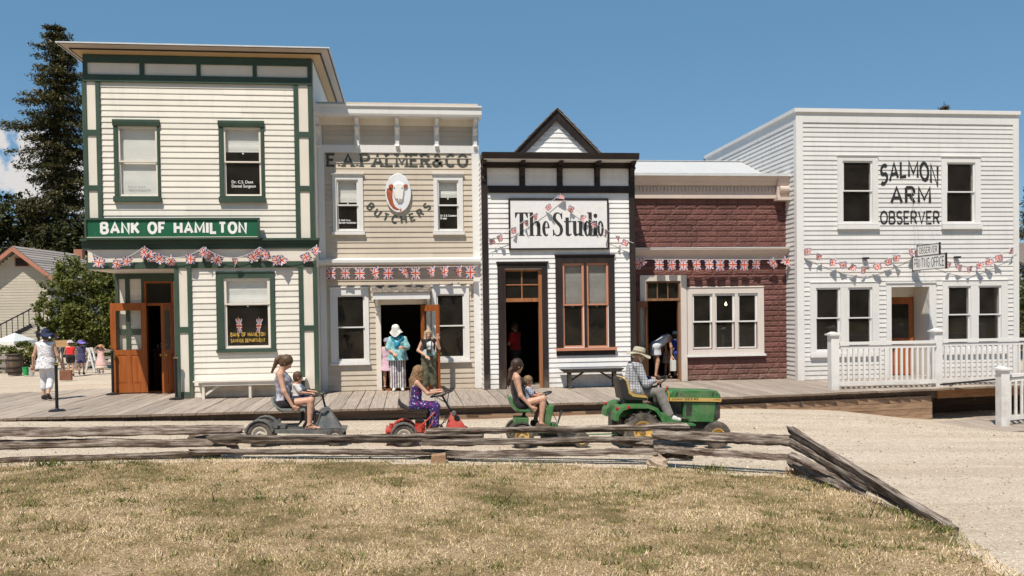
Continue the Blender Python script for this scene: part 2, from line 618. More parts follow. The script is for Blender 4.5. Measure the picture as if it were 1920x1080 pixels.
def lawn_mesh():
    st = 0.12
    xs = np.arange(-14, 6.4, st)
    ys = np.arange(2.0, 13.8, st)
    X, Y = np.meshgrid(xs, ys)
    jx = X + np.sin(Y * 9.1 + X * 3) * 0.05
    jy = Y + np.sin(X * 7.3 + Y * 2) * 0.06
    ins = in_lawn(jx, jy)
    Zh = lawn_h(X, Y)
    nb = ins.copy()
    for dx in (-1, 0, 1):
        for dy in (-1, 0, 1):
            nb &= np.roll(np.roll(ins, dx, 1), dy, 0)
    Zh = np.where(nb, Zh, ground_h(X, Y) - 0.01)
    keep = ins[:-1, :-1] | ins[1:, 1:] | ins[1:, :-1] | ins[:-1, 1:]
    i = np.arange(X.size).reshape(X.shape)
    q = np.stack([i[:-1, :-1][keep], i[:-1, 1:][keep], i[1:, 1:][keep], i[1:, :-1][keep]], 1)
    used = np.unique(q)
    rem = -np.ones(X.size, int)
    rem[used] = np.arange(len(used))
    vs = np.stack([X.ravel(), Y.ravel(), Zh.ravel()], 1)[used]
    me = bpy.data.meshes.new('lawn')
    me.from_pydata(vs.tolist(), [], rem[q].tolist())
    me.polygons.foreach_set('use_smooth', [True] * len(me.polygons))
    me.materials.append(lawn_mat())
    return me

tag(link('lawn', lawn_mesh()), 'dry summer lawn in front of the split-rail fence', kind='structure')

def tri_soup(name, V, mat, rnd, nper=3):
    n = len(V) // nper
    me = bpy.data.meshes.new(name)
    me.vertices.add(len(V))
    me.vertices.foreach_set('co', V.astype(np.float32).ravel())
    me.loops.add(len(V))
    me.loops.foreach_set('vertex_index', np.arange(len(V), dtype=np.int32))
    me.polygons.add(n)
    me.polygons.foreach_set('loop_start', np.arange(0, len(V), nper, dtype=np.int32))
    me.polygons.foreach_set('loop_total', np.full(n, nper, dtype=np.int32))
    at = me.attributes.new('rnd', 'FLOAT', 'FACE')
    at.data.foreach_set('value', rnd.astype(np.float32))
    me.materials.append(mat)
    me.update(calc_edges=True)
    return me

def blade_mat():
    m, nt, b = nodes('grass_blades', 0.75, 0, 0.2)
    s = grass_patch(nt)
    at = nt.nodes.new('ShaderNodeAttribute')
    at.attribute_name = 'rnd'
    f = math_(nt, 'ADD', s, math_(nt, 'MULTIPLY', math_(nt, 'SUBTRACT', at.outputs['Fac'], 0.5), 0.34))
    r = ramp(nt, f, [(0.34, (0.82, 0.66, 0.45)), (0.46, (0.70, 0.53, 0.33)), (0.55, (0.43, 0.345, 0.155)), (0.68, (0.12, 0.135, 0.036))])
    nt.links.new(r.outputs[0], b.inputs['Base Color'])
    return m

def grass_blades():
    n = 620000
    y = 5.0 + (13.6 - 5.0) * RNG.random(n) ** 1.15
    x = RNG.uniform(-11.5, 6.0, n)
    fr = np.abs(x - 0.12 * y) < 0.64 * y + 0.8
    x, y = x[fr], y[fr]
    ins = in_lawn(x + np.sin(y * 9) * 0.04, y + np.sin(x * 7) * 0.05)
    x, y = x[ins], y[ins]
    thin = np.sin(x * 1.9 + 0.7 * np.sin(y * 2.2)) * np.sin(y * 1.6 + 0.4 * np.sin(x * 3.1))
    k = RNG.random(len(x)) < 0.74 + 0.36 * thin
    x, y = x[k], y[k]
    n = len(x)
    h = RNG.gamma(2.5, 0.0072, n) + 0.009
    edge = np.clip(1.0 - np.abs(y - 12.7) / 0.7, 0, 1) * (RNG.random(n) < 0.06)
    h = h * (1 + 2.2 * edge)
    side = np.clip(1.0 - np.abs(x - 5.2) / 0.5, 0, 1) * (RNG.random(n) < 0.12) * (y < 12)
    h = h * (1 + 2.0 * side)
    w = RNG.uniform(0.0025, 0.006, n)
    a = RNG.uniform(0, 2 * PI, n)
    lean = RNG.uniform(0.35, 1.48, n)
    la = RNG.uniform(0, 2 * PI, n)
    rnd = RNG.random(n) * 0.8
    nc = 1500
    cx, cy = RNG.uniform(-10, 5.6, nc), 5.2 + 8.2 * RNG.random(nc)
    pick = RNG.random(n) < 0.24
    ci = RNG.integers(0, nc, n)
    cr = RNG.uniform(0.03, 0.13, nc)[ci]
    x = np.where(pick, cx[ci] + RNG.normal(0, 1, n) * cr * 1.4, x)
    y = np.where(pick, cy[ci] + RNG.normal(0, 1, n) * cr, y)
    ok = in_lawn(x, y)
    w = np.where(pick, w * 1.7, w)
    h = np.where(pick, h * RNG.choice([0.9, 1.2, 1.3, 2.4], nc)[ci], h)
    rnd = np.where(pick, 0.75 + 0.75 * RNG.random(nc)[ci], rnd)
    h = np.where(ok, h, 0.001)
    z = lawn_h(x, y) - 0.006
    b0 = np.stack([x - np.cos(a) * w, y - np.sin(a) * w, z], 1)
    b1 = np.stack([x + np.cos(a) * w, y + np.sin(a) * w, z], 1)
    t = np.stack([x + np.cos(la) * h * np.sin(lean), y + np.sin(la) * h * np.sin(lean), z + h * np.cos(lean) + 0.004], 1)
    V = np.stack([b0, b1, t], 1).reshape(-1, 3)
    return tri_soup('grass', V, blade_mat(), rnd)

tag(link('grass', grass_blades()), 'short straw-coloured and green grass blades over the lawn', 'grass', kind='stuff')

def pebble_mat():
    m, nt, b = nodes('pebbles', 0.85, 0, 0.25)
    at = nt.nodes.new('ShaderNodeAttribute')
    at.attribute_name = 'rnd'
    r = ramp(nt, at.outputs['Fac'], [(0.0, (0.09, 0.07, 0.055)), (0.3, (0.26, 0.205, 0.16)), (0.6, (0.5, 0.42, 0.33)), (1, (0.68, 0.6, 0.5))])
    nt.links.new(r.outputs[0], b.inputs['Base Color'])
    return m

def pebbles():
    n = 80000
    y = 6.2 + 12.0 * RNG.random(n) ** 1.3
    x = RNG.uniform(-9, 15, n)
    k = (np.abs(x - 0.12 * y) < 0.66 * y + 0.5) & ~in_lawn(x, y)
    x, y = x[k], y[k]
    n = len(x)
    s = RNG.gamma(2.6, 0.0023, n) + 0.003
    s = np.where(RNG.random(n) < 0.012, RNG.uniform(0.012, 0.028, n), s)
    z = ground_h(x, y)
    a = RNG.uniform(0, 2 * PI, n)
    P = [np.stack([x + np.cos(a + q) * s * e, y + np.sin(a + q) * s * e, z - 0.002], 1) for q, e in ((0, 1.0), (1.7, 0.8), (3.2, 1.1), (4.6, 0.75))]
    top = np.stack([x + RNG.normal(0, 0.2, n) * s, y + RNG.normal(0, 0.2, n) * s, z + s * RNG.uniform(0.5, 0.9, n)], 1)
    tr = []
    for i in range(4):
        tr.append(np.stack([P[i], P[(i + 1) % 4], top], 1))
    V = np.stack(tr, 1).reshape(-1, 3)
    return tri_soup('gravel_stones', V, pebble_mat(), np.repeat(RNG.random(n), 4))

tag(link('gravel_stones', pebbles()), 'loose pale pebbles scattered over the gravel yard', 'gravel', kind='stuff')

# ================================================================== BOARDWALK
DECK_FRONT = 18.45
plank_mat = wood('plank_grey', (0.17, 0.135, 0.11), (0.37, 0.31, 0.26), (0.49, 0.425, 0.365), 'y', 0.85, 1.0, 0.16, obj=False, crack=0.35)
end_mat = wood('plank_end_brown', (0.10, 0.07, 0.05), (0.22, 0.165, 0.125), (0.33, 0.265, 0.21), 'y', 0.85, 1.0, 0.18, obj=False, crack=0.5)
skirt_mat = wood('skirt_cedar', (0.13, 0.075, 0.045), (0.30, 0.195, 0.125), (0.44, 0.31, 0.21), 'x', 0.8, 0.8, 0.18, obj=False, crack=0.4)
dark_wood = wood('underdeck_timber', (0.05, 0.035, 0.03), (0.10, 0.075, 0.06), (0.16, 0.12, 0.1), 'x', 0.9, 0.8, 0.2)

walk = thing('boardwalk', 'long grey plank boardwalk running in front of all the shops', 'boardwalk', (0, DECK_FRONT, 0))
del walk['category']
walk['kind'] = 'structure'

def plank_mesh(name, w, l, t):
    b = 0.006
    prof = [(b, -t), (w - b, -t), (w, -t + b), (w, -b), (w - b, 0), (b, 0), (0, -b), (0, -t + b)]
    mb = MB()
    mb.prism(prof, 0, l, 'xz')
    mb.m = [0] * len(mb.f)
    mb.m[-1] = mb.m[-2] = 1
    return mb.mesh(name, mats=(plank_mat, end_mat))

def deck_edge(x):
    return DECK_FRONT + max(0.0, x - 4.5) * 0.122

pl_w = [0.255, 0.285, 0.30]
pl_mesh = {}
x = -14.6
while x < 19.4:
    w = random.choice(pl_w)
    front = deck_edge(x)
    back = 22.6 + (x + 14.6) * 0.55 if x < -7.9 else 24.1
    L = round((back - front) * 4) / 4
    key = (w, L)
    if key not in pl_mesh:
        pl_mesh[key] = plank_mesh('plank', w, L, 0.048)
    o = link('plank', pl_mesh[key], walk, (x, front - DECK_FRONT + random.uniform(-0.022, 0.022), random.uniform(-0.005, 0.004)))
    o.rotation_euler = (random.uniform(-0.0008, 0.0008), random.uniform(-0.005, 0.005), random.uniform(-0.002, 0.002))
    x += w + random.uniform(0.008, 0.017)
mb = MB()
for xa, xb in ((-14.6, 4.5), (4.5, 19.4)):
    mb.bar((xa, deck_edge(xa) + 0.2, -0.16), (xb, deck_edge(xb) + 0.2, -0.16), 0.05, 0.18)
    mb.bar((xa, deck_edge(xa) + 1.8, -0.2), (xb, deck_edge(xb) + 1.8, -0.2), 0.05, 0.2)
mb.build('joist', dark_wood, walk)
def skirt(xa, xb, za, zb, d):
    MB().bar((xa, deck_edge(xa) + d, (za + zb) / 2), (xb, deck_edge(xb) + d, (za + zb) / 2), 0.045, zb - za).build('skirt_board', skirt_mat, walk)

skirt(0.6, 4.5, -0.38, -0.2, 0.12)
skirt(4.52, 9.0, -0.33, -0.185, 0.11)
skirt(9.02, 12.55, -0.33, -0.185, 0.115)
skirt(6.6, 12.56, -0.48, -0.335, 0.10)
skirt(8.6, 12.55, -0.63, -0.485, 0.105)
skirt(10.2, 12.56, -0.85, -0.635, 0.1)

# ================================================================== BUILDING HELPERS
def hole_cells(X0, X1, Z0, Z1, holes):
    xs = sorted({X0, X1, *[v for h in holes for v in h[:2] if X0 < v < X1]})
    zs = sorted({Z0, Z1, *[v for h in holes for v in h[2:] if Z0 < v < Z1]})
    for i in range(len(xs) - 1):
        for j in range(len(zs) - 1):
            cx, cz = (xs[i] + xs[i + 1]) / 2, (zs[j] + zs[j + 1]) / 2
            if not any(h[0] < cx < h[1] and h[2] < cz < h[3] for h in holes):
                yield xs[i], xs[i + 1], zs[j], zs[j + 1]

def grow(rs, g=0.038):
    return [(r[0] - g, r[1] + g, r[2] - g, r[3] + g) for r in rs]

def wall_with_holes(mb, X0, X1, Z0, Z1, Y, holes, t=0.14):
    for a, b, c, d in hole_cells(X0, X1, Z0, Z1, holes):
        mb.add([(a, Y, c), (b, Y, c), (b, Y, d), (a, Y, d)], [(0, 1, 2, 3)])
        mb.add([(a, Y + t, c), (b, Y + t, c), (b, Y + t, d), (a, Y + t, d)], [(3, 2, 1, 0)])
    for (a, b, c, d) in holes:
        mb.add([(a, Y, c), (a, Y + t, c), (b, Y + t, c), (b, Y, c), (a, Y, d), (a, Y + t, d), (b, Y + t, d), (b, Y, d)],
               [(0, 1, 2, 3), (4, 7, 6, 5), (0, 4, 5, 1), (3, 2, 6, 7)])
    return mb

CLAP = {}

def clap_mesh(mat, th=0.024):
    k = (mat.name, th)
    if k not in CLAP:
        mb = MB()
        mb.prism([(-th, 0.0), (-th * 1.02, 0.08), (-0.006, 1.0), (0.0, 1.0), (0.0, 0.0)], 0, 1, 'yz')
        CLAP[k] = mb.mesh('board', mats=(mat,))
    return CLAP[k]

def clapboards(parent, X0, X1, Z0, Z1, Y, exp, holes, mat, th=0.024, name='board'):
    me = clap_mesh(mat, th)
    o0 = off(parent)
    n = max(1, round((Z1 - Z0) / exp))
    e = (Z1 - Z0) / n
    for i in range(n):
        z = Z0 + i * e
        zc = z + e / 2
        segs = [(X0, X1)]
        for h in holes:
            if h[2] < zc < h[3]:
                ns = []
                for a, b in segs:
                    if h[1] <= a or h[0] >= b:
                        ns.append((a, b))
                    else:
                        if h[0] - a > 0.01: ns.append((a, h[0]))
                        if b - h[1] > 0.01: ns.append((h[1], b))
                segs = ns
        for a, b in segs:
            cuts = [a, b]
            if b - a > 3.4:
                cuts = [a, a + (b - a) * random.choice((0.31, 0.42, 0.5, 0.63, 0.72)), b]
            for p, q in zip(cuts[:-1], cuts[1:]):
                o = link(name, me, parent, (p - o0[0], Y - o0[1] + random.uniform(-0.0025, 0.0015), z - o0[2] + random.uniform(-0.0015, 0.0015)))
                o.scale = (q - p - 0.0015, 1, e * 1.0)
                o.rotation_euler = (0, random.uniform(-0.0006, 0.0006), 0)

def side_clapboards(parent, Y0, Y1, Z0, Z1, X, exp, mat, top=None, face=-1):
    me = clap_mesh(mat)
    o0 = off(parent)
    n = max(1, round((Z1 - Z0) / exp))
    e = (Z1 - Z0) / n
    for i in range(n):
        z = Z0 + i * e
        o = link('side_board', me, parent, (X - o0[0], (Y1 if face < 0 else Y0) - o0[1], z - o0[2] + random.uniform(-0.0015, 0.0015)))
        o.rotation_euler = (0, 0, -PI / 2 if face < 0 else PI / 2)
        o.scale = (Y1 - Y0, 1, e)

def frame(mb, X0, X1, Z0, Z1, w, y0, y1, wt=None, wb=None):
    wt = w if wt is None else wt
    wb = w if wb is None else wb
    mb.box(X0, X0 + w, y0, y1, Z0, Z1)
    mb.box(X1 - w, X1, y0, y1, Z0, Z1)
    if wt: mb.box(X0 + w, X1 - w, y0 + 0.001, y1, Z1 - wt, Z1)
    if wb: mb.box(X0 + w, X1 - w, y0 + 0.001, y1, Z0, Z0 + wb)
    return mb

def window(parent, rect, lights, Y, case_m, sash_m, cw=0.12, hood=None, sill=None, blind=(), proud=0.05, glass_m=None, sash_w=0.045, blind_m=None, muntin=0.035):
    X0, X1, Z0, Z1 = rect
    mb = MB()
    xs = sorted(lights)
    frame_in = (min(l[0] for l in xs) - sash_w, max(l[1] for l in xs) + sash_w, min(l[2] for l in xs) - sash_w, max(l[3] for l in xs) + sash_w)
    mb.box(X0, frame_in[0], Y - proud, Y + 0.01, Z0, Z1)
    mb.box(frame_in[1], X1, Y - proud, Y + 0.01, Z0, Z1)
    mb.box(frame_in[0], frame_in[1], Y - proud + 0.001, Y + 0.01, frame_in[3], Z1)
    if frame_in[2] > Z0 + 0.005:
        mb.box(frame_in[0], frame_in[1], Y - proud + 0.001, Y + 0.01, Z0, frame_in[2])
    for a, b in zip(xs[:-1], xs[1:]):
        if b[0] - a[1] > 2 * sash_w + 0.01:
            mb.box(a[1] + sash_w, b[0] - sash_w, Y - proud + 0.004, Y + 0.01, frame_in[2], frame_in[3])
    w = mb.build('window', case_m, parent)
    if hood:
        hx, hz, hd = hood
        m2 = MB()
        m2.prism([(Y - proud - hd, Z1 + hz), (Y + 0.005, Z1 + hz + 0.02), (Y + 0.005, Z1 + 0.001), (Y - proud - hd * 0.5, Z1 + 0.001), (Y - proud - hd, Z1 + hz * 0.6)], X0 - hx, X1 + hx, 'yz')
        m2.build('hood', case_m, w)
    if sill:
        sx, sh, sd = sill[:3]
        m2 = MB()
        m2.prism([(Y - proud - sd, Z0 - 0.012), (Y + 0.005, Z0 - 0.001), (Y + 0.005, Z0 - sh), (Y - proud - sd, Z0 - sh)], X0 - sx, X1 + sx, 'yz')
        m2.build('sill', sill[3] if len(sill) > 3 else case_m, w)
    for i, l in enumerate(xs):
        a, b, c, d = l[:4]
        zm = l[4] if len(l) > 4 else None
        m3 = MB()
        if zm is None:
            frame(m3, a - sash_w, b + sash_w, c - sash_w, d + sash_w, sash_w, Y - 0.012, Y + 0.03)
        else:
            frame(m3, a - sash_w, b + sash_w, zm, d + sash_w, sash_w, Y - 0.012, Y + 0.02, wb=muntin)
            frame(m3, a - sash_w, b + sash_w, c - sash_w, zm + muntin - 0.004, sash_w, Y + 0.022, Y + 0.055, wt=muntin)
        m3.build('sash', sash_m, w)
        g = glass_m or glass()
        if zm is None:
            box('pane', g, w, a, b, Y + 0.008, Y + 0.012, c, d)
        else:
            box('pane', g, w, a, b, Y + 0.004, Y + 0.008, zm + muntin, d)
            box('pane', g, w, a, b, Y + 0.036, Y + 0.04, c, zm)
        if i < len(blind) and blind[i]:
            fr = blind[i]
            zb = d - (d - c) * fr
            m4 = MB()
            n = 10
            vs = [(xx, Y + 0.085 + 0.006 * math.sin(k * 1.3), d + 0.02 + (zb - d - 0.02) * k / n) for k in range(n + 1) for xx in (a - 0.02, b + 0.02)]
            m4.add(vs, [(2 * k, 2 * k + 1, 2 * k + 3, 2 * k + 2) for k in range(n)])
            m4.box(a - 0.02, b + 0.02, Y + 0.08, Y + 0.095, zb - 0.02, zb)
            if fr < 0.97:
                cxm = (a + b) / 2
                m4.lathe([(0.005, -0.006), (0.022, -0.006), (0.022, 0.006), (0.005, 0.006)], (cxm, Y + 0.085, zb - 0.05), 'y', 10)
                m4.box(cxm - 0.003, cxm + 0.003, Y + 0.084, Y + 0.087, zb - 0.05, zb)
            m4.build('blind', blind_m or BLIND, w)
    return w

BLIND = plain('blind_cloth', (0.76, 0.76, 0.74), 0.9, 0, 0.05, 3)
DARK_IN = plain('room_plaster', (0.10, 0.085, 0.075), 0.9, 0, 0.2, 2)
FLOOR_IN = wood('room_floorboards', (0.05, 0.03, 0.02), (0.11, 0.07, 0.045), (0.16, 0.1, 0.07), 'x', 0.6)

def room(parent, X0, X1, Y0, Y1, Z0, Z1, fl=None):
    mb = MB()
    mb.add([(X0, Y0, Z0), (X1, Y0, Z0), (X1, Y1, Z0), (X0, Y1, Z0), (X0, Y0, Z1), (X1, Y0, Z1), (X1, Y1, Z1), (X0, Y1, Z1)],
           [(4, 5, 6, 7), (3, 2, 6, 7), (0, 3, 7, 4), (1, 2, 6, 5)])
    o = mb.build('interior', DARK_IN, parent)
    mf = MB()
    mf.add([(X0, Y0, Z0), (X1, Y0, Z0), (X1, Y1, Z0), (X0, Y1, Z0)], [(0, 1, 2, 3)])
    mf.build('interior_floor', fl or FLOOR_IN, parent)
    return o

def door_leaf(parent, hinge, w, h, ang, mat, glass_z=None, panels=2, th=0.045, knob='brass', flip=1, stile=0.11, name='door', pane=True):
    o0 = off(parent)
    gz0, gz1 = glass_z if glass_z else (h, h)
    mb = MB()
    y0, y1 = -th / 2, th / 2
    mb.box(0, stile, y0, y1, 0, h)
    mb.box(w - stile, w, y0, y1, 0, h)
    mb.box(stile, w - stile, y0 + 0.001, y1 - 0.001, 0, stile * 1.7)
    mb.box(stile, w - stile, y0 + 0.001, y1 - 0.001, h - stile, h)
    if glass_z:
        mb.box(stile, w - stile, y0 + 0.001, y1 - 0.001, gz0 - stile, gz0)
        if gz1 < h - stile - 0.01:
            mb.box(stile, w - stile, y0 + 0.001, y1 - 0.001, gz1, h - stile)
    if panels == 2:
        mb.box(w / 2 - stile * 0.45, w / 2 + stile * 0.45, y0 + 0.001, y1 - 0.001, stile * 1.7, gz0 - stile)
    d = mb.build(name, mat, None)
    d.parent = parent
    d.location = (hinge[0] - o0[0], hinge[1] - o0[1], hinge[2] - o0[2])
    d.rotation_euler = (0, 0, ang)
    OFF[d.name] = (0, 0, 0)
    z0, z1 = stile * 1.7, gz0 - stile
    spans = [(stile, w / 2 - stile * 0.45), (w / 2 + stile * 0.45, w - stile)] if panels == 2 else [(stile, w - stile)]
    for a, b in spans:
        m = MB()
        for s in (-1, 1):
            q = s * th * 0.18
            m.add([(a, q, z0), (b, q, z0), (b, q, z1), (a, q, z1),
                   (a + 0.05, s * th * 0.4, z0 + 0.05), (b - 0.05, s * th * 0.4, z0 + 0.05), (b - 0.05, s * th * 0.4, z1 - 0.05), (a + 0.05, s * th * 0.4, z1 - 0.05)],
                  [(0, 1, 5, 4), (1, 2, 6, 5), (2, 3, 7, 6), (3, 0, 4, 7), (4, 5, 6, 7)])
        m.build('panel', mat, d)
    if glass_z and pane:
        box('pane', glass(), d, stile, w - stile, -0.003, 0.003, gz0, gz1)
    if knob:
        m = MB()
        kx = w - stile * 0.5
        for s in (-1, 1):
            m.lathe([(0.012, s * th / 2), (0.012, s * (th / 2 + 0.03)), (0.03, s * (th / 2 + 0.036)), (0.032, s * (th / 2 + 0.056)), (0.015, s * (th / 2 + 0.07))], (kx, 0, h * 0.43), 'y', 12)
            m.box(kx - 0.028, kx + 0.028, s * th / 2 - 0.003, s * (th / 2 + 0.004), h * 0.43 - 0.11, h * 0.43 + 0.09)
        m.build('knob', plain('brass', (0.62, 0.45, 0.2), 0.3, 1.0), d, True)
    return d

# ---------------------------------------------------------------- lettering from drawn strokes
def arc(cx, cy, rx, ry, a0, a1, n=12):
    return [(cx + rx * math.cos(math.radians(a0 + (a1 - a0) * i / n)), cy + ry * math.sin(math.radians(a0 + (a1 - a0) * i / n))) for i in range(n + 1)]

FONT = {   # strokes in a box 1 high; (width, strokes)
    'A': (.74, [[(0, 0), (.37, 1), (.74, 0)], [(.13, .32), (.61, .32)]]),
    'B': (.6, [[(0, 0), (0, 1)], [(0, 1), (.34, 1)] + arc(.34, .765, .21, .235, 80, -80, 8) + [(.34, .53), (0, .53)], [(.3, .53)] + arc(.36, .265, .24, .265, 80, -80, 8) + [(.36, 0), (0, 0)]]),
    'C': (.64, [arc(.36, .5, .36, .5, 48, 312, 16)]),
    'D': (.64, [[(0, 0), (0, 1)], [(0, 1), (.3, 1)] + arc(.3, .5, .34, .5, 80, -80, 10) + [(.3, 0), (0, 0)]]),
    'E': (.54, [[(.54, 0), (0, 0), (0, 1), (.54, 1)], [(0, .52), (.44, .52)]]),
    'F': (.52, [[(0, 0), (0, 1), (.52, 1)], [(0, .5), (.42, .5)]]),
    'G': (.68, [arc(.36, .5, .36, .5, 48, 345, 16) + [(.70, .45), (.40, .45)]]),
    'H': (.62, [[(0, 0), (0, 1)], [(.62, 0), (.62, 1)], [(0, .52), (.62, .52)]]),
    'I': (.02, [[(.01, 0), (.01, 1)]]),
    'J': (.45, [[(.45, 1), (.45, .25)] + arc(.23, .25, .22, .25, 0, -160, 8)]),
    'K': (.62, [[(0, 0), (0, 1)], [(.6, 1), (.04, .44)], [(.2, .58), (.62, 0)]]),
    'L': (.5, [[(0, 1), (0, 0), (.5, 0)]]),
    'M': (.8, [[(0, 0), (0, 1), (.4, .22), (.8, 1), (.8, 0)]]),
    'N': (.62, [[(0, 0), (0, 1), (.62, 0), (.62, 1)]]),
    'O': (.72, [arc(.36, .5, .36, .5, 90, 450, 24)]),
    'P': (.58, [[(0, 0), (0, 1)], [(0, 1), (.34, 1)] + arc(.34, .74, .24, .26, 80, -80, 8) + [(.34, .48), (0, .48)]]),
    'R': (.6, [[(0, 0), (0, 1)], [(0, 1), (.34, 1)] + arc(.34, .75, .23, .25, 80, -80, 8) + [(.34, .5), (0, .5)], [(.28, .48), (.6, 0)]]),
    'S': (.56, [arc(.28, .75, .27, .25, 30, 250, 9) + arc(.28, .25, .28, .27, 70, -150, 9)]),
    'T': (.6, [[(0, 1), (.6, 1)], [(.3, .98), (.3, 0)]]),
    'U': (.62, [[(0, 1), (0, .3)] + arc(.31, .3, .31, .3, 180, 360, 10) + [(.62, 1)]]),
    'V': (.66, [[(0, 1), (.33, 0), (.66, 1)]]),
    'W': (.95, [[(0, 1), (.24, 0), (.475, .8), (.71, 0), (.95, 1)]]),
    'Y': (.64, [[(0, 1), (.32, .45), (.64, 1)], [(.32, .48), (.32, 0)]]),
    '.': (.04, [[(.02, 0), (.02, .1)]]),
    '&': (.74, [[(.74, 0), (.2, .66)] + arc(.34, .79, .17, .21, 200, -20, 8) + [(.16, .42)] + arc(.26, .23, .25, .23, 130, 300, 8) + [(.70, .46)]]),
    '4': (.56, [[(.42, 0), (.42, 1), (0, .3), (.56, .3)]]),
    '0': (.54, [arc(.27, .5, .27, .5, 90, 450, 20)]),
    ' ': (.3, []),
}
SERIF = {'A': [(0, 0), (.74, 0)], 'B': [(.03, 0), (.03, 1)], 'E': [(.03, 0), (.03, 1)], 'F': [(0, 0)], 'H': [(0, 0), (0, 1), (.62, 0), (.62, 1)], 'I': [(0, 0), (0, 1)],
         'K': [(0, 0), (0, 1), (.6, 1), (.62, 0)], 'L': [(.03, 1), (.03, 0)], 'M': [(0, 0), (0, 1), (.8, 1), (.8, 0)], 'N': [(0, 0), (.62, 1), (0, 1)], 'P': [(0, 0), (.02, 1)], 'R': [(0, 0), (.02, 1), (.6, 0)],
         'T': [(.3, 0)], 'U': [(0, 1), (.62, 1)]}

def ribbon(pts, w):
    P = [Vector((p[0], p[1])) for p in pts]
    closed = (P[0] - P[-1]).length < 1e-4
    if closed:
        P = P[:-1]
    n = len(P)
    L, R = [], []
    for i in range(n):
        if closed:
            a, b, c = P[(i - 1) % n], P[i], P[(i + 1) % n]
        else:
            a, b, c = P[max(i - 1, 0)], P[i], P[min(i + 1, n - 1)]
        d1 = (b - a) if (b - a).length > 1e-6 else (c - b)
        d2 = (c - b) if (c - b).length > 1e-6 else (b - a)
        d1, d2 = d1.normalized(), d2.normalized()
        n1, n2 = Vector((-d1.y, d1.x)), Vector((-d2.y, d2.x))
        m = n1 + n2
        if m.length < 0.3:
            m = n1.copy()
        m.normalize()
        k = 1.0 / max(0.74, m.dot(n1))
        L.append(b + m * (w / 2 * k))
        R.append(b - m * (w / 2 * k))
    vs = L + R
    fs = [(i, (i + 1) % n, n + (i + 1) % n, n + i) for i in range(n if closed else n - 1)]
    return [(v.x, v.y) for v in vs], fs

def letter(mb, ch, xf, weight, serif=0.0, eps=0.0004, y0=0.0, pad=True):
    w, strokes = FONT[ch]
    k = 0
    for s in strokes:
        if pad and len(s) >= 2 and (Vector(s[0]) - Vector(s[-1])).length > 1e-3:
            s = list(s)
            for i, j in ((0, 1), (-1, -2)):
                d = Vector(s[i]) - Vector(s[j])
                if d.length > 1e-5 and abs(s[i][1] - 0.5) < 0.49:
                    pass
        vs, fs = ribbon(s, weight)
        mb.add([(*[xf(u, v)[0]], y0 - k * eps, xf(u, v)[1]) for u, v in vs], fs)
        k += 1
    if serif:
        for (u, v) in SERIF.get(ch, []):
            h = weight * 0.62
            v0 = v - h / 2 if v < 0.5 else v - h / 2
            q = [(u - serif, v0), (u + serif, v0), (u + serif, v0 + h), (u - serif, v0 + h)]
            mb.add([(xf(*p)[0], y0 - k * eps, xf(*p)[1]) for p in q], [(0, 1, 2, 3)])
            k += 1
    return w

def text_line(mb, txt, X0, X1, Z0, Z1, Y, weight=0.14, serif=0.0, gap=0.2, curve=None, word=None):
    tot = sum(FONT[c][0] + gap for c in txt) - gap + weight
    sx = (X1 - X0) / tot
    H = Z1 - Z0
    hh = H / (1 + weight)
    x = X0 + weight * sx / 2
    wi = 0
    for c in txt:
        wi += c == ' '
        def xf(u, v, x=x):
            X = x + u * sx
            t = (X - X0) / (X1 - X0)
            za, zb = (Z0, Z1) if curve is None else (Z0 + curve(t)[0], Z1 + curve(t)[1])
            hq = (zb - za) / (1 + weight)
            return X, za + weight / 2 * hq + v * hq
        if word is None or word == wi: letter(mb, c, xf, weight, serif, y0=Y)
        x += (FONT[c][0] + gap) * sx
    return mb

def font_text(name, txt, X0, X1, Z0, Z1, Y, mat, parent, bold=0.0):
    cu = bpy.data.curves.new(name, 'FONT')
    cu.body = txt
    cu.offset = bold
    cu.align_x = 'LEFT'
    ob = bpy.data.objects.new(name, cu)
    col.objects.link(ob)
    dg = bpy.context.evaluated_depsgraph_get()
    me = bpy.data.meshes.new_from_object(ob.evaluated_get(dg))
    bpy.data.objects.remove(ob)
    bpy.data.curves.remove(cu)
    n = len(me.vertices)
    co = np.zeros(n * 3, np.float32)
    me.vertices.foreach_get('co', co)
    co = co.reshape(-1, 3)
    mn, mx = co.min(0), co.max(0)
    o = off(parent)
    out = np.zeros_like(co)
    out[:, 0] = X0 + (co[:, 0] - mn[0]) / (mx[0] - mn[0]) * (X1 - X0) - o[0]
    out[:, 1] = Y - o[1]
    out[:, 2] = Z0 + (co[:, 1] - mn[1]) / (mx[1] - mn[1]) * (Z1 - Z0) - o[2]
    me.vertices.foreach_set('co', out.ravel())
    me.materials.clear()
    me.materials.append(mat)
    me.update()
    ob = link(name, me, parent)
    OFF[ob.name] = o
    return ob

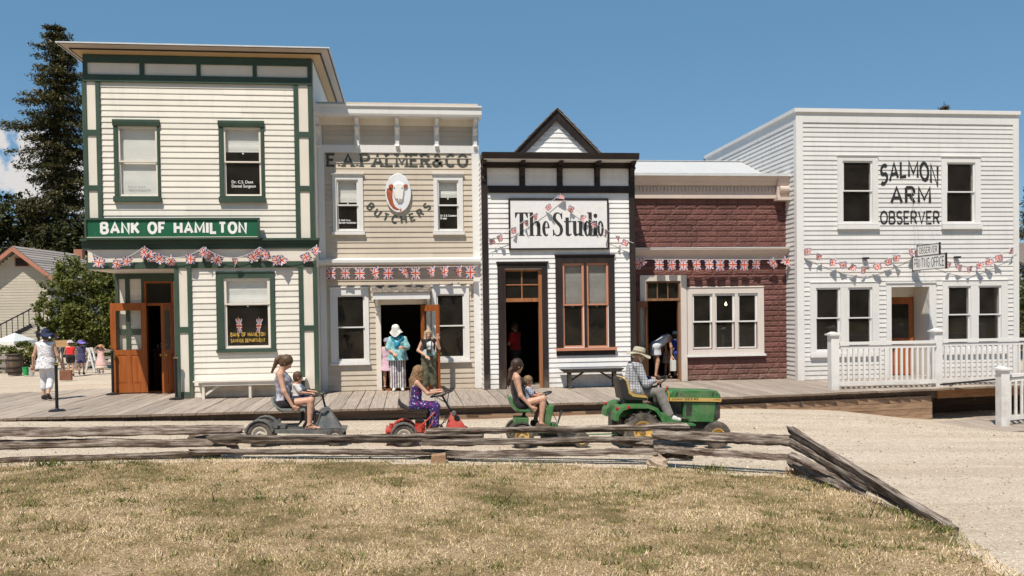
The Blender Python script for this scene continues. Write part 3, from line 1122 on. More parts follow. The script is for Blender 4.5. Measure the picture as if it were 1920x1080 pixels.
# ================================================================== PAINTS
CREAM = paint('cream_paint', (0.77, 0.73, 0.655), 0.5, 0.06, dirt_amt=0.12, tint=0.05)
CREAM2 = paint('cream_trim_paint', (0.78, 0.72, 0.63), 0.5, 0.06)
GREEN = paint('dark_green_paint', (0.047, 0.082, 0.058), 0.45, 0.18, tint=0.05)
SIGN_GREEN = paint('sign_green_paint', (0.012, 0.115, 0.058), 0.4, 0.12)
OCHRE = paint('ochre_soffit_paint', (0.52, 0.36, 0.19), 0.55, 0.08)
TAUPE = paint('taupe_trim_paint', (0.47, 0.39, 0.33), 0.5, 0.08)
WHITE = paint('white_paint', (0.80, 0.795, 0.785), 0.45, 0.06, dirt_amt=0.12, tint=0.05)
WHITE_O = paint('off_white_paint', (0.685, 0.68, 0.665), 0.45, 0.06, dirt_amt=0.12, tint=0.05)
WHITE2 = paint('white_trim_paint', (0.74, 0.735, 0.72), 0.4, 0.05, dirt_amt=0.09)
BEIGE = paint('beige_paint', (0.56, 0.49, 0.40), 0.5, 0.08, dirt_amt=0.13, tint=0.06)
BLACKBROWN = paint('black_brown_paint', (0.026, 0.018, 0.017), 0.45, 0.25, tint=0.1)
BRICKRED = paint('oxblood_paint', (0.165, 0.07, 0.06), 0.6, 0.32, dirt=(0.4, 0.25, 0.2), dirt_amt=0.2, tint=0.10, bumpy=0.5)
TERRA = paint('terracotta_paint', (0.53, 0.235, 0.145), 0.45, 0.08)
METALROOF = plain('roof_flashing', (0.72, 0.73, 0.73), 0.4, 0.25, 0.06)
LETTER_W = plain('white_lettering', (0.82, 0.82, 0.80), 0.5, 0, 0.05)
LETTER_B = plain('black_lettering', (0.025, 0.025, 0.025), 0.6, 0, 0.2)
LETTER_G = plain('gold_lettering', (0.75, 0.48, 0.10), 0.4, 0.2, 0.1)
DOORWOOD = wood('varnished_fir', (0.20, 0.05, 0.012), (0.36, 0.105, 0.028), (0.46, 0.155, 0.045), 'z', 0.35, 0.5, 0.05, crack=0.0)
DOORDARK = wood('brown_door_wood', (0.07, 0.03, 0.015), (0.15, 0.065, 0.03), (0.22, 0.1, 0.05), 'z', 0.4, 0.5, 0.05, crack=0.0)
SHINGLE = wood('cedar_shingle', (0.10, 0.085, 0.075), (0.21, 0.18, 0.155), (0.32, 0.28, 0.245), 'y', 0.9, 1.2, 0.25, crack=0.5)
BLACKMETAL = plain('black_metal', (0.018, 0.018, 0.02), 0.45, 0.3, 0.2)

def shell(parent, X0, X1, Y0, Y1, Z0, Z1, mat, roof=True):
    mb = MB()
    mb.box(X0, X0 + 0.12, Y0 + 0.145, Y1, Z0, Z1)
    mb.box(X1 - 0.12, X1, Y0 + 0.145, Y1, Z0, Z1)
    mb.box(X0 + 0.12, X1 - 0.12, Y1 - 0.12, Y1, Z0, Z1)
    mb.build('side_wall', mat, parent)
    if roof:
        box('roof', METALROOF, parent, X0 + 0.121, X1 - 0.121, Y0 + 0.145, Y1 - 0.121, Z1 - 0.3, Z1 - 0.2)

# ================================================================== BANK
BY = 21.85
bank = thing('bank_building', 'tall cream two-storey bank with dark green trim and flaring cornice', 'building', (-4.9, BY, 0))
BX0, BX1 = -7.6, -2.235
b_ledge = 3.868
b_soff = 3.177
b_entry_x = -5.607
b_top = 8.223
wLl = (-6.805, -5.991, 4.967, 6.545)
wRl = (-4.348, -3.556, 4.972, 6.545)
wGl = (-4.398, -3.424, 1.259, 2.844)
holes_up = [wLl, wRl]
mb = MB()
wall_with_holes(mb, BX0, BX1, b_soff, b_top, BY, grow(holes_up))
wall_with_holes(mb, b_entry_x, BX1, 0, b_soff, BY, grow([wGl]))
mb.build('wall', CREAM, bank)
shell(bank, BX0, BX1, BY, 31, b_soff, b_top + 0.3, CREAM)
box('side_wall', CREAM, bank, BX1 - 0.12, BX1 - 0.001, BY + 0.145, 31, 0, b_soff)
box('side_wall', CREAM, bank, BX0, BX0 + 0.12, 23.9, 31, 0, b_soff - 0.001)

pilL = (-7.635, -7.233, 3.904, 7.628)
pilR = (-2.698, -2.247, 3.883, 7.674)
clapboards(bank, pilL[1], pilR[0], b_ledge + 0.02, 7.669, BY, 0.141, [(-6.952, -5.867, 4.787, 6.737), (-4.505, -3.416, 4.763, 6.74)], CREAM)
lp1 = (-5.608, -5.214, 0.012, 3.183)
lp2 = (-2.662, -2.209, 0.027, 3.158)
clapboards(bank, lp1[1], lp2[0], 0.01, b_soff, BY, 0.141, [(-4.643, -3.231, 1.129, 3.066)], CREAM)

def pilaster(x0, x1, z0, z1, bands, edge=0.10):
    m = MB()
    w = (x1 - x0)
    e = w * 0.235
    m.box(x0, x0 + e, BY - 0.06, BY + 0.005, z0, z1)
    m.box(x1 - e, x1, BY - 0.06, BY + 0.005, z0, z1)
    for a, b in bands:
        m.box(x0 + e, x1 - e, BY - 0.058, BY + 0.005, a, b)
    m.build('pilaster', GREEN, bank)
    zs = [z0] + [v for ab in bands for v in ab] + [z1]
    for a, b in zip(zs[0::2], zs[1::2]):
        if b - a > 0.05:
            box('panel', CREAM2, bank, x0 + e, x1 - e, BY - 0.032, BY + 0.005, a, b)

pilaster(pilL[0], pilL[1], b_ledge, 7.69, [(5.042, 5.169), (6.355, 6.495)])
pilaster(pilR[0], pilR[1], b_ledge, 7.7, [(5.04, 5.171), (6.365, 6.496)])
pilaster(lp1[0], lp1[1], 0.004, b_soff, [(0.005, 0.16), (1.6, 1.743)])
pilaster(lp2[0], lp2[1], 0.004, b_soff, [(0.005, 0.16), (1.601, 1.734)])

fz = (-7.597, -2.244, 7.644, 8.275)
fp = [(-7.499, -6.301, 7.814, 8.095), (-6.191, -4.98, 7.813, 8.095), (-4.887, -3.658, 7.811, 8.095), (-3.563, -2.348, 7.808, 8.095)]
zp0 = sum(p[2] for p in fp) / 4
zp1 = sum(p[3] for p in fp) / 4
m = MB()
m.box(fz[0], fz[1], BY - 0.075, BY + 0.01, fz[2], zp0)
m.box(fz[0], fz[1], BY - 0.075, BY + 0.01, zp1, fz[3])
xs = [fz[0]] + [v for p in fp for v in p[:2]] + [fz[1]]
for a, b in zip(xs[0::2], xs[1::2]):
    m.box(a, b, BY - 0.074, BY + 0.01, zp0, zp1)
fr_o = m.build('frieze', GREEN, bank)
for p in fp:
    box('frieze_panel', CREAM2, fr_o, p[0], p[1], BY - 0.04, BY + 0.008, zp0, zp1)

ov = 0.46
zc = fz[3]
ztop = 8.46

def cornice_ring(name, o0, z0, o1, z1, mat, o2=None, z2=None):
    prof = [(o0, z0), (o1, z1)] + ([(o2, z2)] if o2 is not None else [])
    m = MB()
    vs = []
    for (o, z) in prof:
        vs += [(BX0 - o, 31, z), (BX0 - o, BY - o, z), (BX1 + o, BY - o, z), (BX1 + o, 31, z)]
    fs = []
    for k in range(len(prof) - 1):
        for i in range(3):
            a = k * 4 + i
            fs.append((a, a + 1, a + 5, a + 4))
    m.add(vs, fs)
    return m.build(name, mat, bank)

h = ztop - zc
cornice_ring('soffit_band', 0.02, zc, 0.20, zc + h * 0.40, OCHRE)
cornice_ring('cornice_bead', 0.20, zc + h * 0.40, 0.23, zc + h * 0.36, BLACKBROWN, 0.245, zc + h * 0.56)
cornice_ring('cornice_cyma', 0.245, zc + h * 0.56, 0.40, zc + h * 0.82, TAUPE)
cornice_ring('cornice_drip', 0.40, zc + h * 0.82, 0.43, zc + h * 0.80, BLACKBROWN, 0.435, zc + h * 0.94)
m = MB()
m.box(BX0 - ov, BX1 + ov, BY - ov, 31, ztop - 0.03, ztop)
m.build('roof_flashing', METALROOF, bank)

window(bank, (-6.94, -5.892, 4.915, 6.596), [wLl + (5.737,)], BY, GREEN, CREAM2, hood=(0.015, 0.15, 0.04), sill=(0.02, 0.14, 0.06), blind=(1.0,), sash_w=0.05)
window(bank, (-4.493, -3.435, 4.906, 6.597), [wRl + (5.739,)], BY, GREEN, CREAM2, hood=(0.015, 0.15, 0.04), sill=(0.02, 0.14, 0.06), blind=(0.33,), sash_w=0.05)
gw = window(bank, (-4.63, -3.244, 1.181, 3.04), [wGl + (2.268,)], BY, GREEN, CREAM2, hood=(0.01, 0.03, 0.02), sill=(0.02, 0.08, 0.05), blind=(0.36,), sash_w=0.07)
tl = (-6.647, -6.129, 5.031, 5.172)
font_text('window_lettering', 'Percy E. French\nSolicitor & Attorney', tl[0], tl[1], tl[2], tl[3], BY + 0.034, plain('grey_lettering', (0.2, 0.2, 0.2), 0.7), bank, 0.0)
tl = (-4.226, -3.656, 5.115, 5.31)
font_text('window_lettering', 'Dr. C.S. Dent\nDental Surgeon', tl[0], tl[1], tl[2], tl[3], BY + 0.034, LETTER_W, bank, 0.012)
tl = (-4.332, -3.499, 1.482, 1.587)
text_line(MB(), 'BANK OF HAMILTON', *tl, BY + 0.034, 0.2, gap=0.28).build('window_lettering', LETTER_G, bank)
tl = (-4.329, -3.502, 1.338, 1.43)
text_line(MB(), 'SAVINGS DEPARTMENT', *tl, BY + 0.034, 0.2, gap=0.28).build('window_lettering', LETTER_G, bank)

m = MB()
lx0, lx1 = -7.68, -2.181
for (o, za, zb) in ((0.16, b_ledge - 0.04, b_ledge + 0.015), (0.11, b_ledge - 0.12, b_ledge - 0.04), (0.07, b_ledge - 0.24, b_ledge - 0.12)):
    m.box(lx0 - o * 0.3, lx1 + o * 0.3, BY - o, BY + 0.002, za, zb)
m.build('ledge', GREEN, bank)
zb1 = 3.322
box('fascia', CREAM2, bank, BX0 + 0.01, BX1 - 0.01, BY - 0.04, BY + 0.004, zb1, b_ledge - 0.24)
box('fascia_band', GREEN, bank, BX0 - 0.005, BX1 + 0.005, BY - 0.065, BY + 0.006, b_soff - 0.01, zb1)
for px_ in (-6.264, -4.905, -3.588):
    box('fascia_divider', GREEN, bank, px_ - 0.035, px_ + 0.035, BY - 0.062, BY - 0.03, zb1, b_ledge - 0.24)

EY = 23.75
m = MB()
m.box(BX0 + 0.003, b_entry_x, BY + 0.01, 26, b_soff - 0.03, b_soff - 0.012)
m.build('porch_soffit', CREAM2, bank)
ex = [-7.663, -7.516, -7.342, -7.235, -6.94]
dx0, dx1 = -6.871, -6.141
ztr0, ztr1 = 2.322, 2.913
zdo = 2.28
m = MB()
wall_with_holes(m, BX0 + 0.001, b_entry_x + 0.1, 0, b_soff - 0.03, EY, [(dx0, dx1, 0.0, ztr1)])
m.build('porch_wall', CREAM, bank)
m = MB()
m.box(BX0, ex[1], EY - 0.05, EY + 0.16, 0.004, b_soff - 0.035)
m.box(ex[2], ex[3], EY - 0.05, EY, 0.004, b_soff - 0.035)
m.box(ex[4], dx0 - 0.001, EY - 0.05, EY, 0.004, b_soff - 0.035)
m.box(ex[1], ex[4], EY - 0.048, EY, 3.004, b_soff - 0.036)
m.box(ex[1], ex[4], EY - 0.048, EY, 1.533, 1.687)
m.box(dx0, dx1 + 0.3, EY - 0.048, EY, ztr1 + 0.02, b_soff - 0.036)
m.build('porch_trim', GREEN, bank)
clapboards(bank, ex[3], ex[4], 0.01, 3.004, EY, 0.141, [], CREAM)
m = MB()
frame(m, dx0, dx1, 0.02, ztr1 + 0.02, 0.05, EY - 0.04, EY + 0.1, wb=0)
m.box(dx0 + 0.05, dx1 - 0.05, EY - 0.039, EY + 0.1, ztr0 - 0.03, ztr0 + 0.04)
dfr = m.build('door_frame', DOORWOOD, bank)
box('transom_pane', glass(), dfr, dx0 + 0.05, dx1 - 0.05, EY + 0.02, EY + 0.026, ztr0 + 0.04, ztr1 - 0.03)
box('threshold', DOORWOOD, bank, dx0 + 0.05, dx1 + 0.1, EY - 0.1, EY + 0.15, 0.006, 0.04)
box('porch_return', CREAM, bank, b_entry_x + 0.001, b_entry_x + 0.12, BY + 0.145, EY - 0.002, 0, b_soff - 0.031)
lw = -6.775 - -7.69
door_leaf(bank, (-6.775, 23.55, 0.03), lw, 2.34, PI - 0.04, DOORWOOD, (1.12, 2.14), 2, 0.05, stile=0.14)
door_leaf(bank, (dx1 - 0.02, EY - 0.03, 0.03), 0.72, 2.3, -PI / 2 - 0.12, DOORWOOD, (1.12, 2.14), 2, 0.05, stile=0.13)
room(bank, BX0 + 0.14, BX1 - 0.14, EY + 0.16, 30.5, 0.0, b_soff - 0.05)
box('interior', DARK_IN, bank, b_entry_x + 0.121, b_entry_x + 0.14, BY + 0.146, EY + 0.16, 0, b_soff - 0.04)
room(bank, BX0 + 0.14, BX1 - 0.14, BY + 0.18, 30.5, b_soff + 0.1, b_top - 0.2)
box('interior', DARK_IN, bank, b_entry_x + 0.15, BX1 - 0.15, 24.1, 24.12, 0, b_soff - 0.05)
ctr = thing('bank_counter', 'dark wooden teller counter inside the open bank door', 'counter', (-6.2, 25.6, 0))
m = MB()
m.box(-7.2, -5.5, 25.6, 26.2, 0.0, 1.05)
m.box(-7.25, -5.45, 25.55, 26.25, 1.05, 1.1)
for i in range(4):
    m.box(-7.15 + i * 0.42, -6.8 + i * 0.42, 25.585, 25.6, 0.15, 0.9)
m.build('counter_body', DOORDARK, ctr)
tl = (-7.072, -6.723, 1.134, 1.256)
text_line(MB(), 'LOANS', *tl, 25.54, 0.2, gap=0.25).build('lettering', LETTER_W, ctr)['kind'] = 'stuff'

sg = (-7.56, -3.559, 3.875, 4.347)
sign = thing('bank_sign', 'long dark green sign board with white block letters on the bank', 'sign', ((sg[0] + sg[1]) / 2, BY - 0.2, b_ledge + 0.02))
SYs = 21.62
box('board', SIGN_GREEN, sign, sg[0], sg[1], SYs, SYs + 0.06, sg[2], sg[3])
m = MB()
frame(m, sg[0] - 0.02, sg[1] + 0.02, sg[2] - 0.02, sg[3] + 0.02, 0.045, SYs - 0.035, SYs + 0.07)
m.build('moulding', GREEN, sign)
m = MB()
m.box(sg[0] + 0.03, sg[1] - 0.03, SYs - 0.03, SYs - 0.02, sg[2] + 0.026, sg[2] + 0.04)
m.build('edge_line', CREAM2, sign)
m = MB()
for t in (0.08, 0.5, 0.92):
    xx = sg[0] + (sg[1] - sg[0]) * t
    m.box(xx - 0.03, xx + 0.03, SYs + 0.06, BY - 0.005, sg[2] - 0.05, sg[2] + 0.12)
m.build('bracket', GREEN, sign)
tl = (-7.234, -3.836, 3.977, 4.283)
for wi in range(3):
    text_line(MB(), 'BANK OF HAMILTON', *tl, SYs - 0.006, 0.28, gap=0.36, word=wi).build('lettering', LETTER_W, sign)

bench = thing('wall_bench', 'long cream wooden bench fixed along the front of the bank', 'bench', (-4.0, 21.5, 0))
bz = 0.45
bx0, bx1 = -5.125, -2.503
box('seat', CREAM2, bench, bx0, bx1, 21.38, 21.79, bz - 0.04, bz)
box('apron', CREAM2, bench, bx0 + 0.2, bx1 - 0.2, 21.42, 21.44, bz - 0.13, bz - 0.041)
for xx in (bx0 + 0.22, (bx0 + bx1) / 2, bx1 - 0.22):
    box('leg', CREAM2, bench, xx - 0.03, xx + 0.03, 21.44, 21.75, 0.003, bz - 0.041)
for xx, s in ((bx0 + 0.25, 1), (bx1 - 0.25, -1)):
    MB().bar((xx, 21.5, 0.1), (xx + s * 0.42, 21.5, bz - 0.06), 0.05, 0.05).build('brace', CREAM2, bench)

# ================================================================== BUTCHER
UY = 22.7
but = thing('butcher_shop', 'beige clapboard butcher shop with white corner boards and bracketed cornice', 'building', (0.0, UY, 0))
UX0, UX1 = -2.23, 1.914
cbl = (-2.329, -2.174, 3.504, 6.102)
cbr = (1.749, 1.96, 3.476, 6.132)
uz_led0, uz_led1 = 3.254, 3.434
uz_top = 7.357
uz_fr0, uz_fr1 = 6.158, 6.351
uL = (-1.729, -1.261, 4.2, 5.422)
uR = (0.862, 1.329, 4.192, 5.417)
gL = (-1.793, -1.147, 0.836, 2.444)
gR = (0.783, 1.433, 0.852, 2.447)
dor = (-0.698, 0.475, -0.001, 2.226)
dor = (dor[0], dor[1], 0.0, dor[3])
m = MB()
wall_with_holes(m, UX0, UX1, 0, uz_top + 0.1, UY, grow([uL, uR, gL, gR]) + [dor])
m.build('wall', BEIGE, but)
shell(but, UX0 + 0.002, UX1 - 0.001, UY, 31, 0, uz_top, BEIGE)
xL, xR = UX0 + 0.16, UX1 - 0.19
cas_uL, cas_uR = (-1.87, -1.097, 4.131, 5.573), (0.717, 1.483, 4.123, 5.584)
cas_gL, cas_gR = (-1.982, -1.003, 0.74, 2.658), (0.624, 1.603, 0.754, 2.671)
clapboards(but, xL, xR, uz_led1, uz_fr0, UY, 0.137, [cas_uL, cas_uR], BEIGE)
clapboards(but, xL, xR, 0.01, uz_led0, UY, 0.137, [cas_gL, cas_gR, (-0.805, 0.561, 0, dor[3] + 0.2)], BEIGE)
for a, b in ((UX0 + 0.0, xL), (xR, UX1)):
    box('corner_board', WHITE2, but, a, b, UY - 0.045, UY + 0.003, 0.005, uz_led0)
    box('corner_board', WHITE2, but, a, b, UY - 0.045, UY + 0.003, uz_led1, uz_fr0)
m = MB()
lx0, lx1 = -2.277, 1.93
m.prism([(UY - 0.25, uz_led1 - 0.05), (UY + 0.001, uz_led1 + 0.015), (UY + 0.001, uz_led0), (UY - 0.19, uz_led0), (UY - 0.25, uz_led0 + 0.06)], lx0, lx1, 'yz')
m.build('ledge', WHITE2, but)
box('frieze_board', WHITE2, but, UX0, UX1, UY - 0.05, UY + 0.003, uz_fr0 + 0.001, uz_fr1)
uz_c0 = 7.032
uz_cr = 6.861
clapboards(but, xL, xR, uz_fr1, uz_cr, UY, 0.137, [], BEIGE)
box('upper_frieze', CREAM2, but, UX0, UX1, UY - 0.05, UY + 0.004, uz_cr, uz_top)
cd = 0.40
m = MB()
cz1 = 7.303
cz0 = uz_c0
m.prism([(UY - cd, cz0 + 0.05), (UY - cd, cz1 - 0.05), (UY - cd - 0.04, cz1 - 0.04), (UY - cd - 0.04, cz1), (UY + 0.1, cz1 + 0.02), (UY + 0.1, cz0), (UY - cd + 0.02, cz0)], -2.27, 1.976, 'yz')
m.build('cornice', WHITE2, but)
bzt, bzb = cz0, 6.263
for xc in (-2.195, -1.218, -0.196, 0.822, 1.825):
    hh = bzt - bzb
    prof = [(UY - 0.04, bzb), (UY - 0.10, bzb + 0.01), (UY - 0.12, bzb + 0.07), (UY - 0.085, bzb + 0.11), (UY - 0.09, bzb + hh * 0.45), (UY - 0.15, bzb + hh * 0.55), (UY - 0.20, bzb + hh * 0.66), (UY - 0.17, bzb + hh * 0.75), (UY - 0.26, bzb + hh * 0.86), (UY - 0.33, bzb + hh * 0.93), (UY - 0.33, bzt - 0.001), (UY - 0.04, bzt - 0.001)]
    br = MB()
    br.prism(prof, xc - 0.045, xc + 0.045, 'yz')
    br.lathe([(0.03, -0.055), (0.035, 0.0), (0.03, 0.055)], (xc, UY - 0.19, bzb + hh * 0.66), 'x', 10)
    br.lathe([(0.02, -0.05), (0.025, 0.0), (0.02, 0.05)], (xc, UY - 0.105, bzb + 0.06), 'x', 10)
    br.build('bracket', WHITE2, but)
    box('bracket_post', WHITE2, but, xc - 0.075, xc + 0.075, UY - 0.047, UY + 0.004, uz_fr1, uz_cr)

window(but, cas_uL, [uL + (4.791,)], UY, WHITE2, WHITE2, hood=(0.03, 0.05, 0.05), sill=(0.03, 0.09, 0.06), blind=(0.42,), sash_w=0.04)
window(but, cas_uR, [uR + (4.791,)], UY, WHITE2, WHITE2, hood=(0.03, 0.05, 0.05), sill=(0.03, 0.09, 0.06), blind=(0.31,), sash_w=0.04)
window(but, cas_gL, [gL + (1.637,)], UY, WHITE2, WHITE2, hood=(0.015, 0.03, 0.03), sill=(0.02, 0.06, 0.05), sash_w=0.04)
window(but, cas_gR, [gR + (1.636,)], UY, WHITE2, WHITE2, hood=(0.015, 0.03, 0.03), sill=(0.02, 0.06, 0.05), sash_w=0.04)
tl = (-1.723, -1.276, 4.337, 4.447)
font_text('window_lettering', 'P. McD. Kerr\nBarrister & Solicitor', tl[0], tl[1], tl[2], tl[3], UY + 0.034, LETTER_W, but, 0.03)
tl = (0.892, 1.31, 4.443, 4.568)
font_text('window_lettering', 'Dr. E. B. Crawford\nDentist', tl[0], tl[1], tl[2], tl[3], UY + 0.034, LETTER_W, but, 0.03)

dz1 = dor[3]
m = MB()
m.box(dor[0] - 0.13, dor[0], UY - 0.05, UY + 0.14, 0.004, dz1 + 0.14)
m.box(dor[1], dor[1] + 0.1, UY - 0.05, UY + 0.14, 0.004, dz1 + 0.14)
m.box(dor[0], dor[1], UY - 0.049, UY + 0.14, dz1, dz1 + 0.14)
m.build('door_frame', CREAM2, but)
hx0, hx1 = -0.882, 0.574
hzb, hzt, hsh = 2.359, 2.523, 2.665
m = MB()
m.box(hx0, hx1, UY - 0.40, UY - 0.37, hzb, hzt)
m.box(hx0, hx0 + 0.03, UY - 0.37, UY - 0.002, hzb, hzt)
m.box(hx1 - 0.03, hx1, UY - 0.37, UY - 0.002, hzb, hzt)
m.box(hx0 + 0.03, hx1 - 0.03, UY - 0.37, UY - 0.002, hzt - 0.03, hzt - 0.01)
hood = m.build('door_hood', WHITE2, but)
for r in range(3):
    x_ = hx0 - 0.03
    while x_ < hx1 + 0.02:
        w = random.uniform(0.08, 0.16)
        ya, yb = UY - 0.44 + r * 0.14, UY - 0.44 + r * 0.14 + 0.2
        za = hzt + 0.006 + r * 0.055
        sb = MB()
        x1_ = min(x_ + w, hx1 + 0.03)
        sb.add([(x_, ya, za), (x1_, ya, za), (x1_, yb, za + 0.07), (x_, yb, za + 0.07), (x_, ya, za + 0.022), (x1_, ya, za + 0.022), (x1_, yb, za + 0.082), (x_, yb, za + 0.082)],
               [(0, 3, 2, 1), (4, 5, 6, 7), (0, 1, 5, 4), (2, 3, 7, 6), (0, 4, 7, 3), (1, 2, 6, 5)])
        sb.build('shingle', SHINGLE, hood)
        x_ += w + 0.006
for xc, in ((dor[0] - 0.09,), (dor[1] + 0.06,)):
    zb_ = hzb - 0.36
    prof = [(UY - 0.05, zb_), (UY - 0.09, zb_ + 0.02), (UY - 0.08, zb_ + 0.08), (UY - 0.13, zb_ + 0.14), (UY - 0.12, zb_ + 0.2), (UY - 0.21, zb_ + 0.27), (UY - 0.3, zb_ + 0.355), (UY - 0.05, zb_ + 0.355)]
    MB().prism(prof, xc - 0.035, xc + 0.035, 'yz').build('hood_bracket', WHITE2, but)
door_leaf(but, (0.349, UY - 0.07, 0.02), 0.86, dz1 - 0.04, -PI / 2 + 0.52, DOORWOOD, (0.95, dz1 - 0.2), 1, 0.045, stile=0.12)
box('threshold', DOORWOOD, but, dor[0], dor[1], UY - 0.06, UY + 0.2, 0.004, 0.035)
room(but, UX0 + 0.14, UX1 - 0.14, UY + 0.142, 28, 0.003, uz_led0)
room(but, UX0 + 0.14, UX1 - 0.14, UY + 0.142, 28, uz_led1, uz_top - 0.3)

tl = (-2.012, 1.641, 5.785, 6.137)
LETTER_F = plain('faded_black_lettering', (0.055, 0.06, 0.05), 0.7, 0, 0.5, 14)
m = text_line(MB(), 'E.A.PALMER&CO', *tl, UY - 0.026, 0.21, serif=0.20, gap=0.33)
m.build('lettering', LETTER_F, but)
acx, acz = (-0.182, 5.979)
arx = -0.206 - -0.897
A0, A1 = (-0.828, 4.667)
import math as _m
word = 'BUTCHERS'
m = MB()
ctr_c = (acx, 5.523)
rad = ctr_c[1] - 4.431
for i, ch in enumerate(word):
    th = math.radians(-90 + (i - 3.5) * 13.2)
    cx, cz = ctr_c[0] + rad * 0.92 * math.cos(th), ctr_c[1] + rad * math.sin(th)
    rot = th + PI / 2
    hgt, wdt = 0.175, 0.19
    w = FONT[ch][0]

    def xf(u, v, cx=cx, cz=cz, rot=rot, w=w):
        a, b = (u - w / 2) * wdt, (v - 0.5) * hgt
        return cx + a * math.cos(rot) - b * math.sin(rot), cz + a * math.sin(rot) + b * math.cos(rot)
    letter(m, ch, xf, 0.25, 0.0, y0=UY - 0.027)
m.build('lettering', LETTER_F, but)

cow = thing('cow_plaque', 'oval white plaque with a brown and white bull head on the butcher shop', 'sign', (acx, UY - 0.03, 4.611))
ocx, ocz = (-0.193, 5.113)
orx, orz = 0.14 - ocx, 5.617 - ocz
m = MB()
m.lathe([(0.9, 0.0), (1.0, 0.02), (1.0, 0.06), (0.97, 0.075)], (0, 0, 0), 'y', 40)
m.v = [(ocx + p[0] * orx, UY - 0.025 - p[1], ocz + p[2] * orz) for p in m.v]
m.build('plaque', plain('plaque_white', (0.74, 0.77, 0.80), 0.4, 0, 0.05), cow, True)
HIDE = plain('hide_brown', (0.36, 0.085, 0.03), 0.6, 0, 0.3, 12)
HIDEW = plain('hide_white', (0.80, 0.78, 0.76), 0.6, 0, 0.05, 12)
DARKM = plain('hide_dark', (0.06, 0.04, 0.035), 0.6)

def relief(poly, d, mat, name, z=0.075):
    n = len(poly)
    cx = sum(p[0] for p in poly) / n
    cy = sum(p[1] for p in poly) / n
    mm = MB()
    y_ = UY - 0.025 - z
    vs = [(ocx + p[0] * orx, y_ + 0.004, ocz + p[1] * orz) for p in poly]
    vs += [(ocx + (cx + (p[0] - cx) * 0.8) * orx, y_ - d, ocz + (cy + (p[1] - cy) * 0.8) * orz) for p in poly]
    fs = [(i, (i + 1) % n, n + (i + 1) % n, n + i) for i in range(n)] + [tuple(range(n, 2 * n))]
    mm.add(vs, fs)
    mm.build(name, mat, cow, True)

body = [(-0.93, 0.3), (-0.62, 0.36), (-0.42, 0.2), (-0.46, -0.2), (-0.36, -0.55), (-0.2, -0.78), (0.05, -0.9), (0.2, -0.93), (-0.1, -0.97), (-0.42, -0.86), (-0.7, -0.62), (-0.9, -0.25), (-0.97, 0.05)]
relief(body, 0.003, HIDE, 'shoulder')
relief([(0.08, -0.9), (0.2, -0.74), (0.24, -0.92), (0.12, -0.97)], 0.003, HIDE, 'brisket')
head = [(-0.3, 0.45), (-0.12, 0.56), (0.12, 0.57), (0.34, 0.47), (0.37, 0.2), (0.32, -0.1), (0.28, -0.35), (0.14, -0.5), (-0.08, -0.5), (-0.24, -0.34), (-0.32, -0.05), (-0.36, 0.22)]
relief([(a * 1.3 + 0.03, b) for a, b in head], 0.05, HIDEW, 'head', 0.078)
relief([(-0.74, 0.4), (-0.5, 0.46), (-0.32, 0.38), (-0.34, 0.26), (-0.55, 0.22), (-0.72, 0.28)], 0.03, HIDE, 'ear', 0.085)
relief([(0.74, 0.42), (0.56, 0.46), (0.4, 0.36), (0.42, 0.24), (0.58, 0.26), (0.72, 0.34)], 0.03, HIDE, 'ear', 0.085)
for sx in (-0.28, 0.3):
    relief([(sx - 0.05, 0.26), (sx + 0.05, 0.26), (sx + 0.05, 0.2), (sx - 0.05, 0.2)], 0.02, DARKM, 'eye', 0.115)
for sx in (-0.08, 0.12):
    relief([(sx - 0.04, -0.3), (sx + 0.04, -0.3), (sx + 0.04, -0.36), (sx - 0.04, -0.36)], 0.02, DARKM, 'nostril', 0.122)

# ================================================================== STUDIO
SY = 22.2
stu = thing('studio_building', 'white clapboard studio with black-brown trim and a small gable on top', 'building', (4.0, SY, 0))
SX0, SX1 = 1.927, 5.954
sbl, sbr = 2.078, 5.804
s_cz0 = 5.852
s_top = 5.974
sw = [(4.066, 4.525, 2.176, 3.177), (4.702, 5.179, 2.168, 3.172)]
swl = [(4.059, 4.518, 1.09, 3.177), (4.695, 5.172, 1.078, 3.186)]
sd = (2.491, 3.468, 0.118, 3.091)
sd = (sd[0], sd[1], 0.0, sd[3])
m = MB()
wall_with_holes(m, SX0, SX1, 0, s_top, SY, grow(swl) + [sd])
m.build('wall', WHITE, stu)
shell(stu, SX0, SX1 - 0.001, SY, 31, 0, s_top + 0.1, WHITE)
side_clapboards(stu, SY + 0.001, SY + 0.5, 0.01, s_top, SX0, 0.13, WHITE, face=-1)
zr0, zr1 = 5.062, 5.242
zq = 5.704
clapboards(stu, sbl, sbr, 0.01, zr0, SY, 0.131, [(2.311, 3.608, 0.007, 3.27)[:2] + (0, sd[3] + 0.12), (3.826, 5.387, 0.861, 3.439)], WHITE)
clapboards(stu, sbl, sbr, zr1, zq, SY, 0.15, [], WHITE)
for a, b in ((SX0 - 0.004, sbl), (sbr, SX1 + 0.004)):
    box('corner_board', BLACKBROWN, stu, a, b, SY - 0.05, SY + 0.003, 0.004, zq)
box('rail_board', BLACKBROWN, stu, sbl, sbr, SY - 0.049, SY + 0.003, zr0, zr1)
box('frieze_board', BLACKBROWN, stu, SX0 - 0.003, SX1 + 0.003, SY - 0.052, SY + 0.003, zq, s_top)
m = MB()
cx0, cx1 = 1.912, 5.956
cz1 = 6.012
m.prism([(SY - 0.52, s_cz0 + 0.01), (SY - 0.55, cz1 - 0.05), (SY - 0.56, cz1), (SY + 0.1, cz1 + 0.015), (SY + 0.1, s_cz0 + 0.012)], cx0, cx1, 'yz')
m.build('cornice', BLACKBROWN, stu)
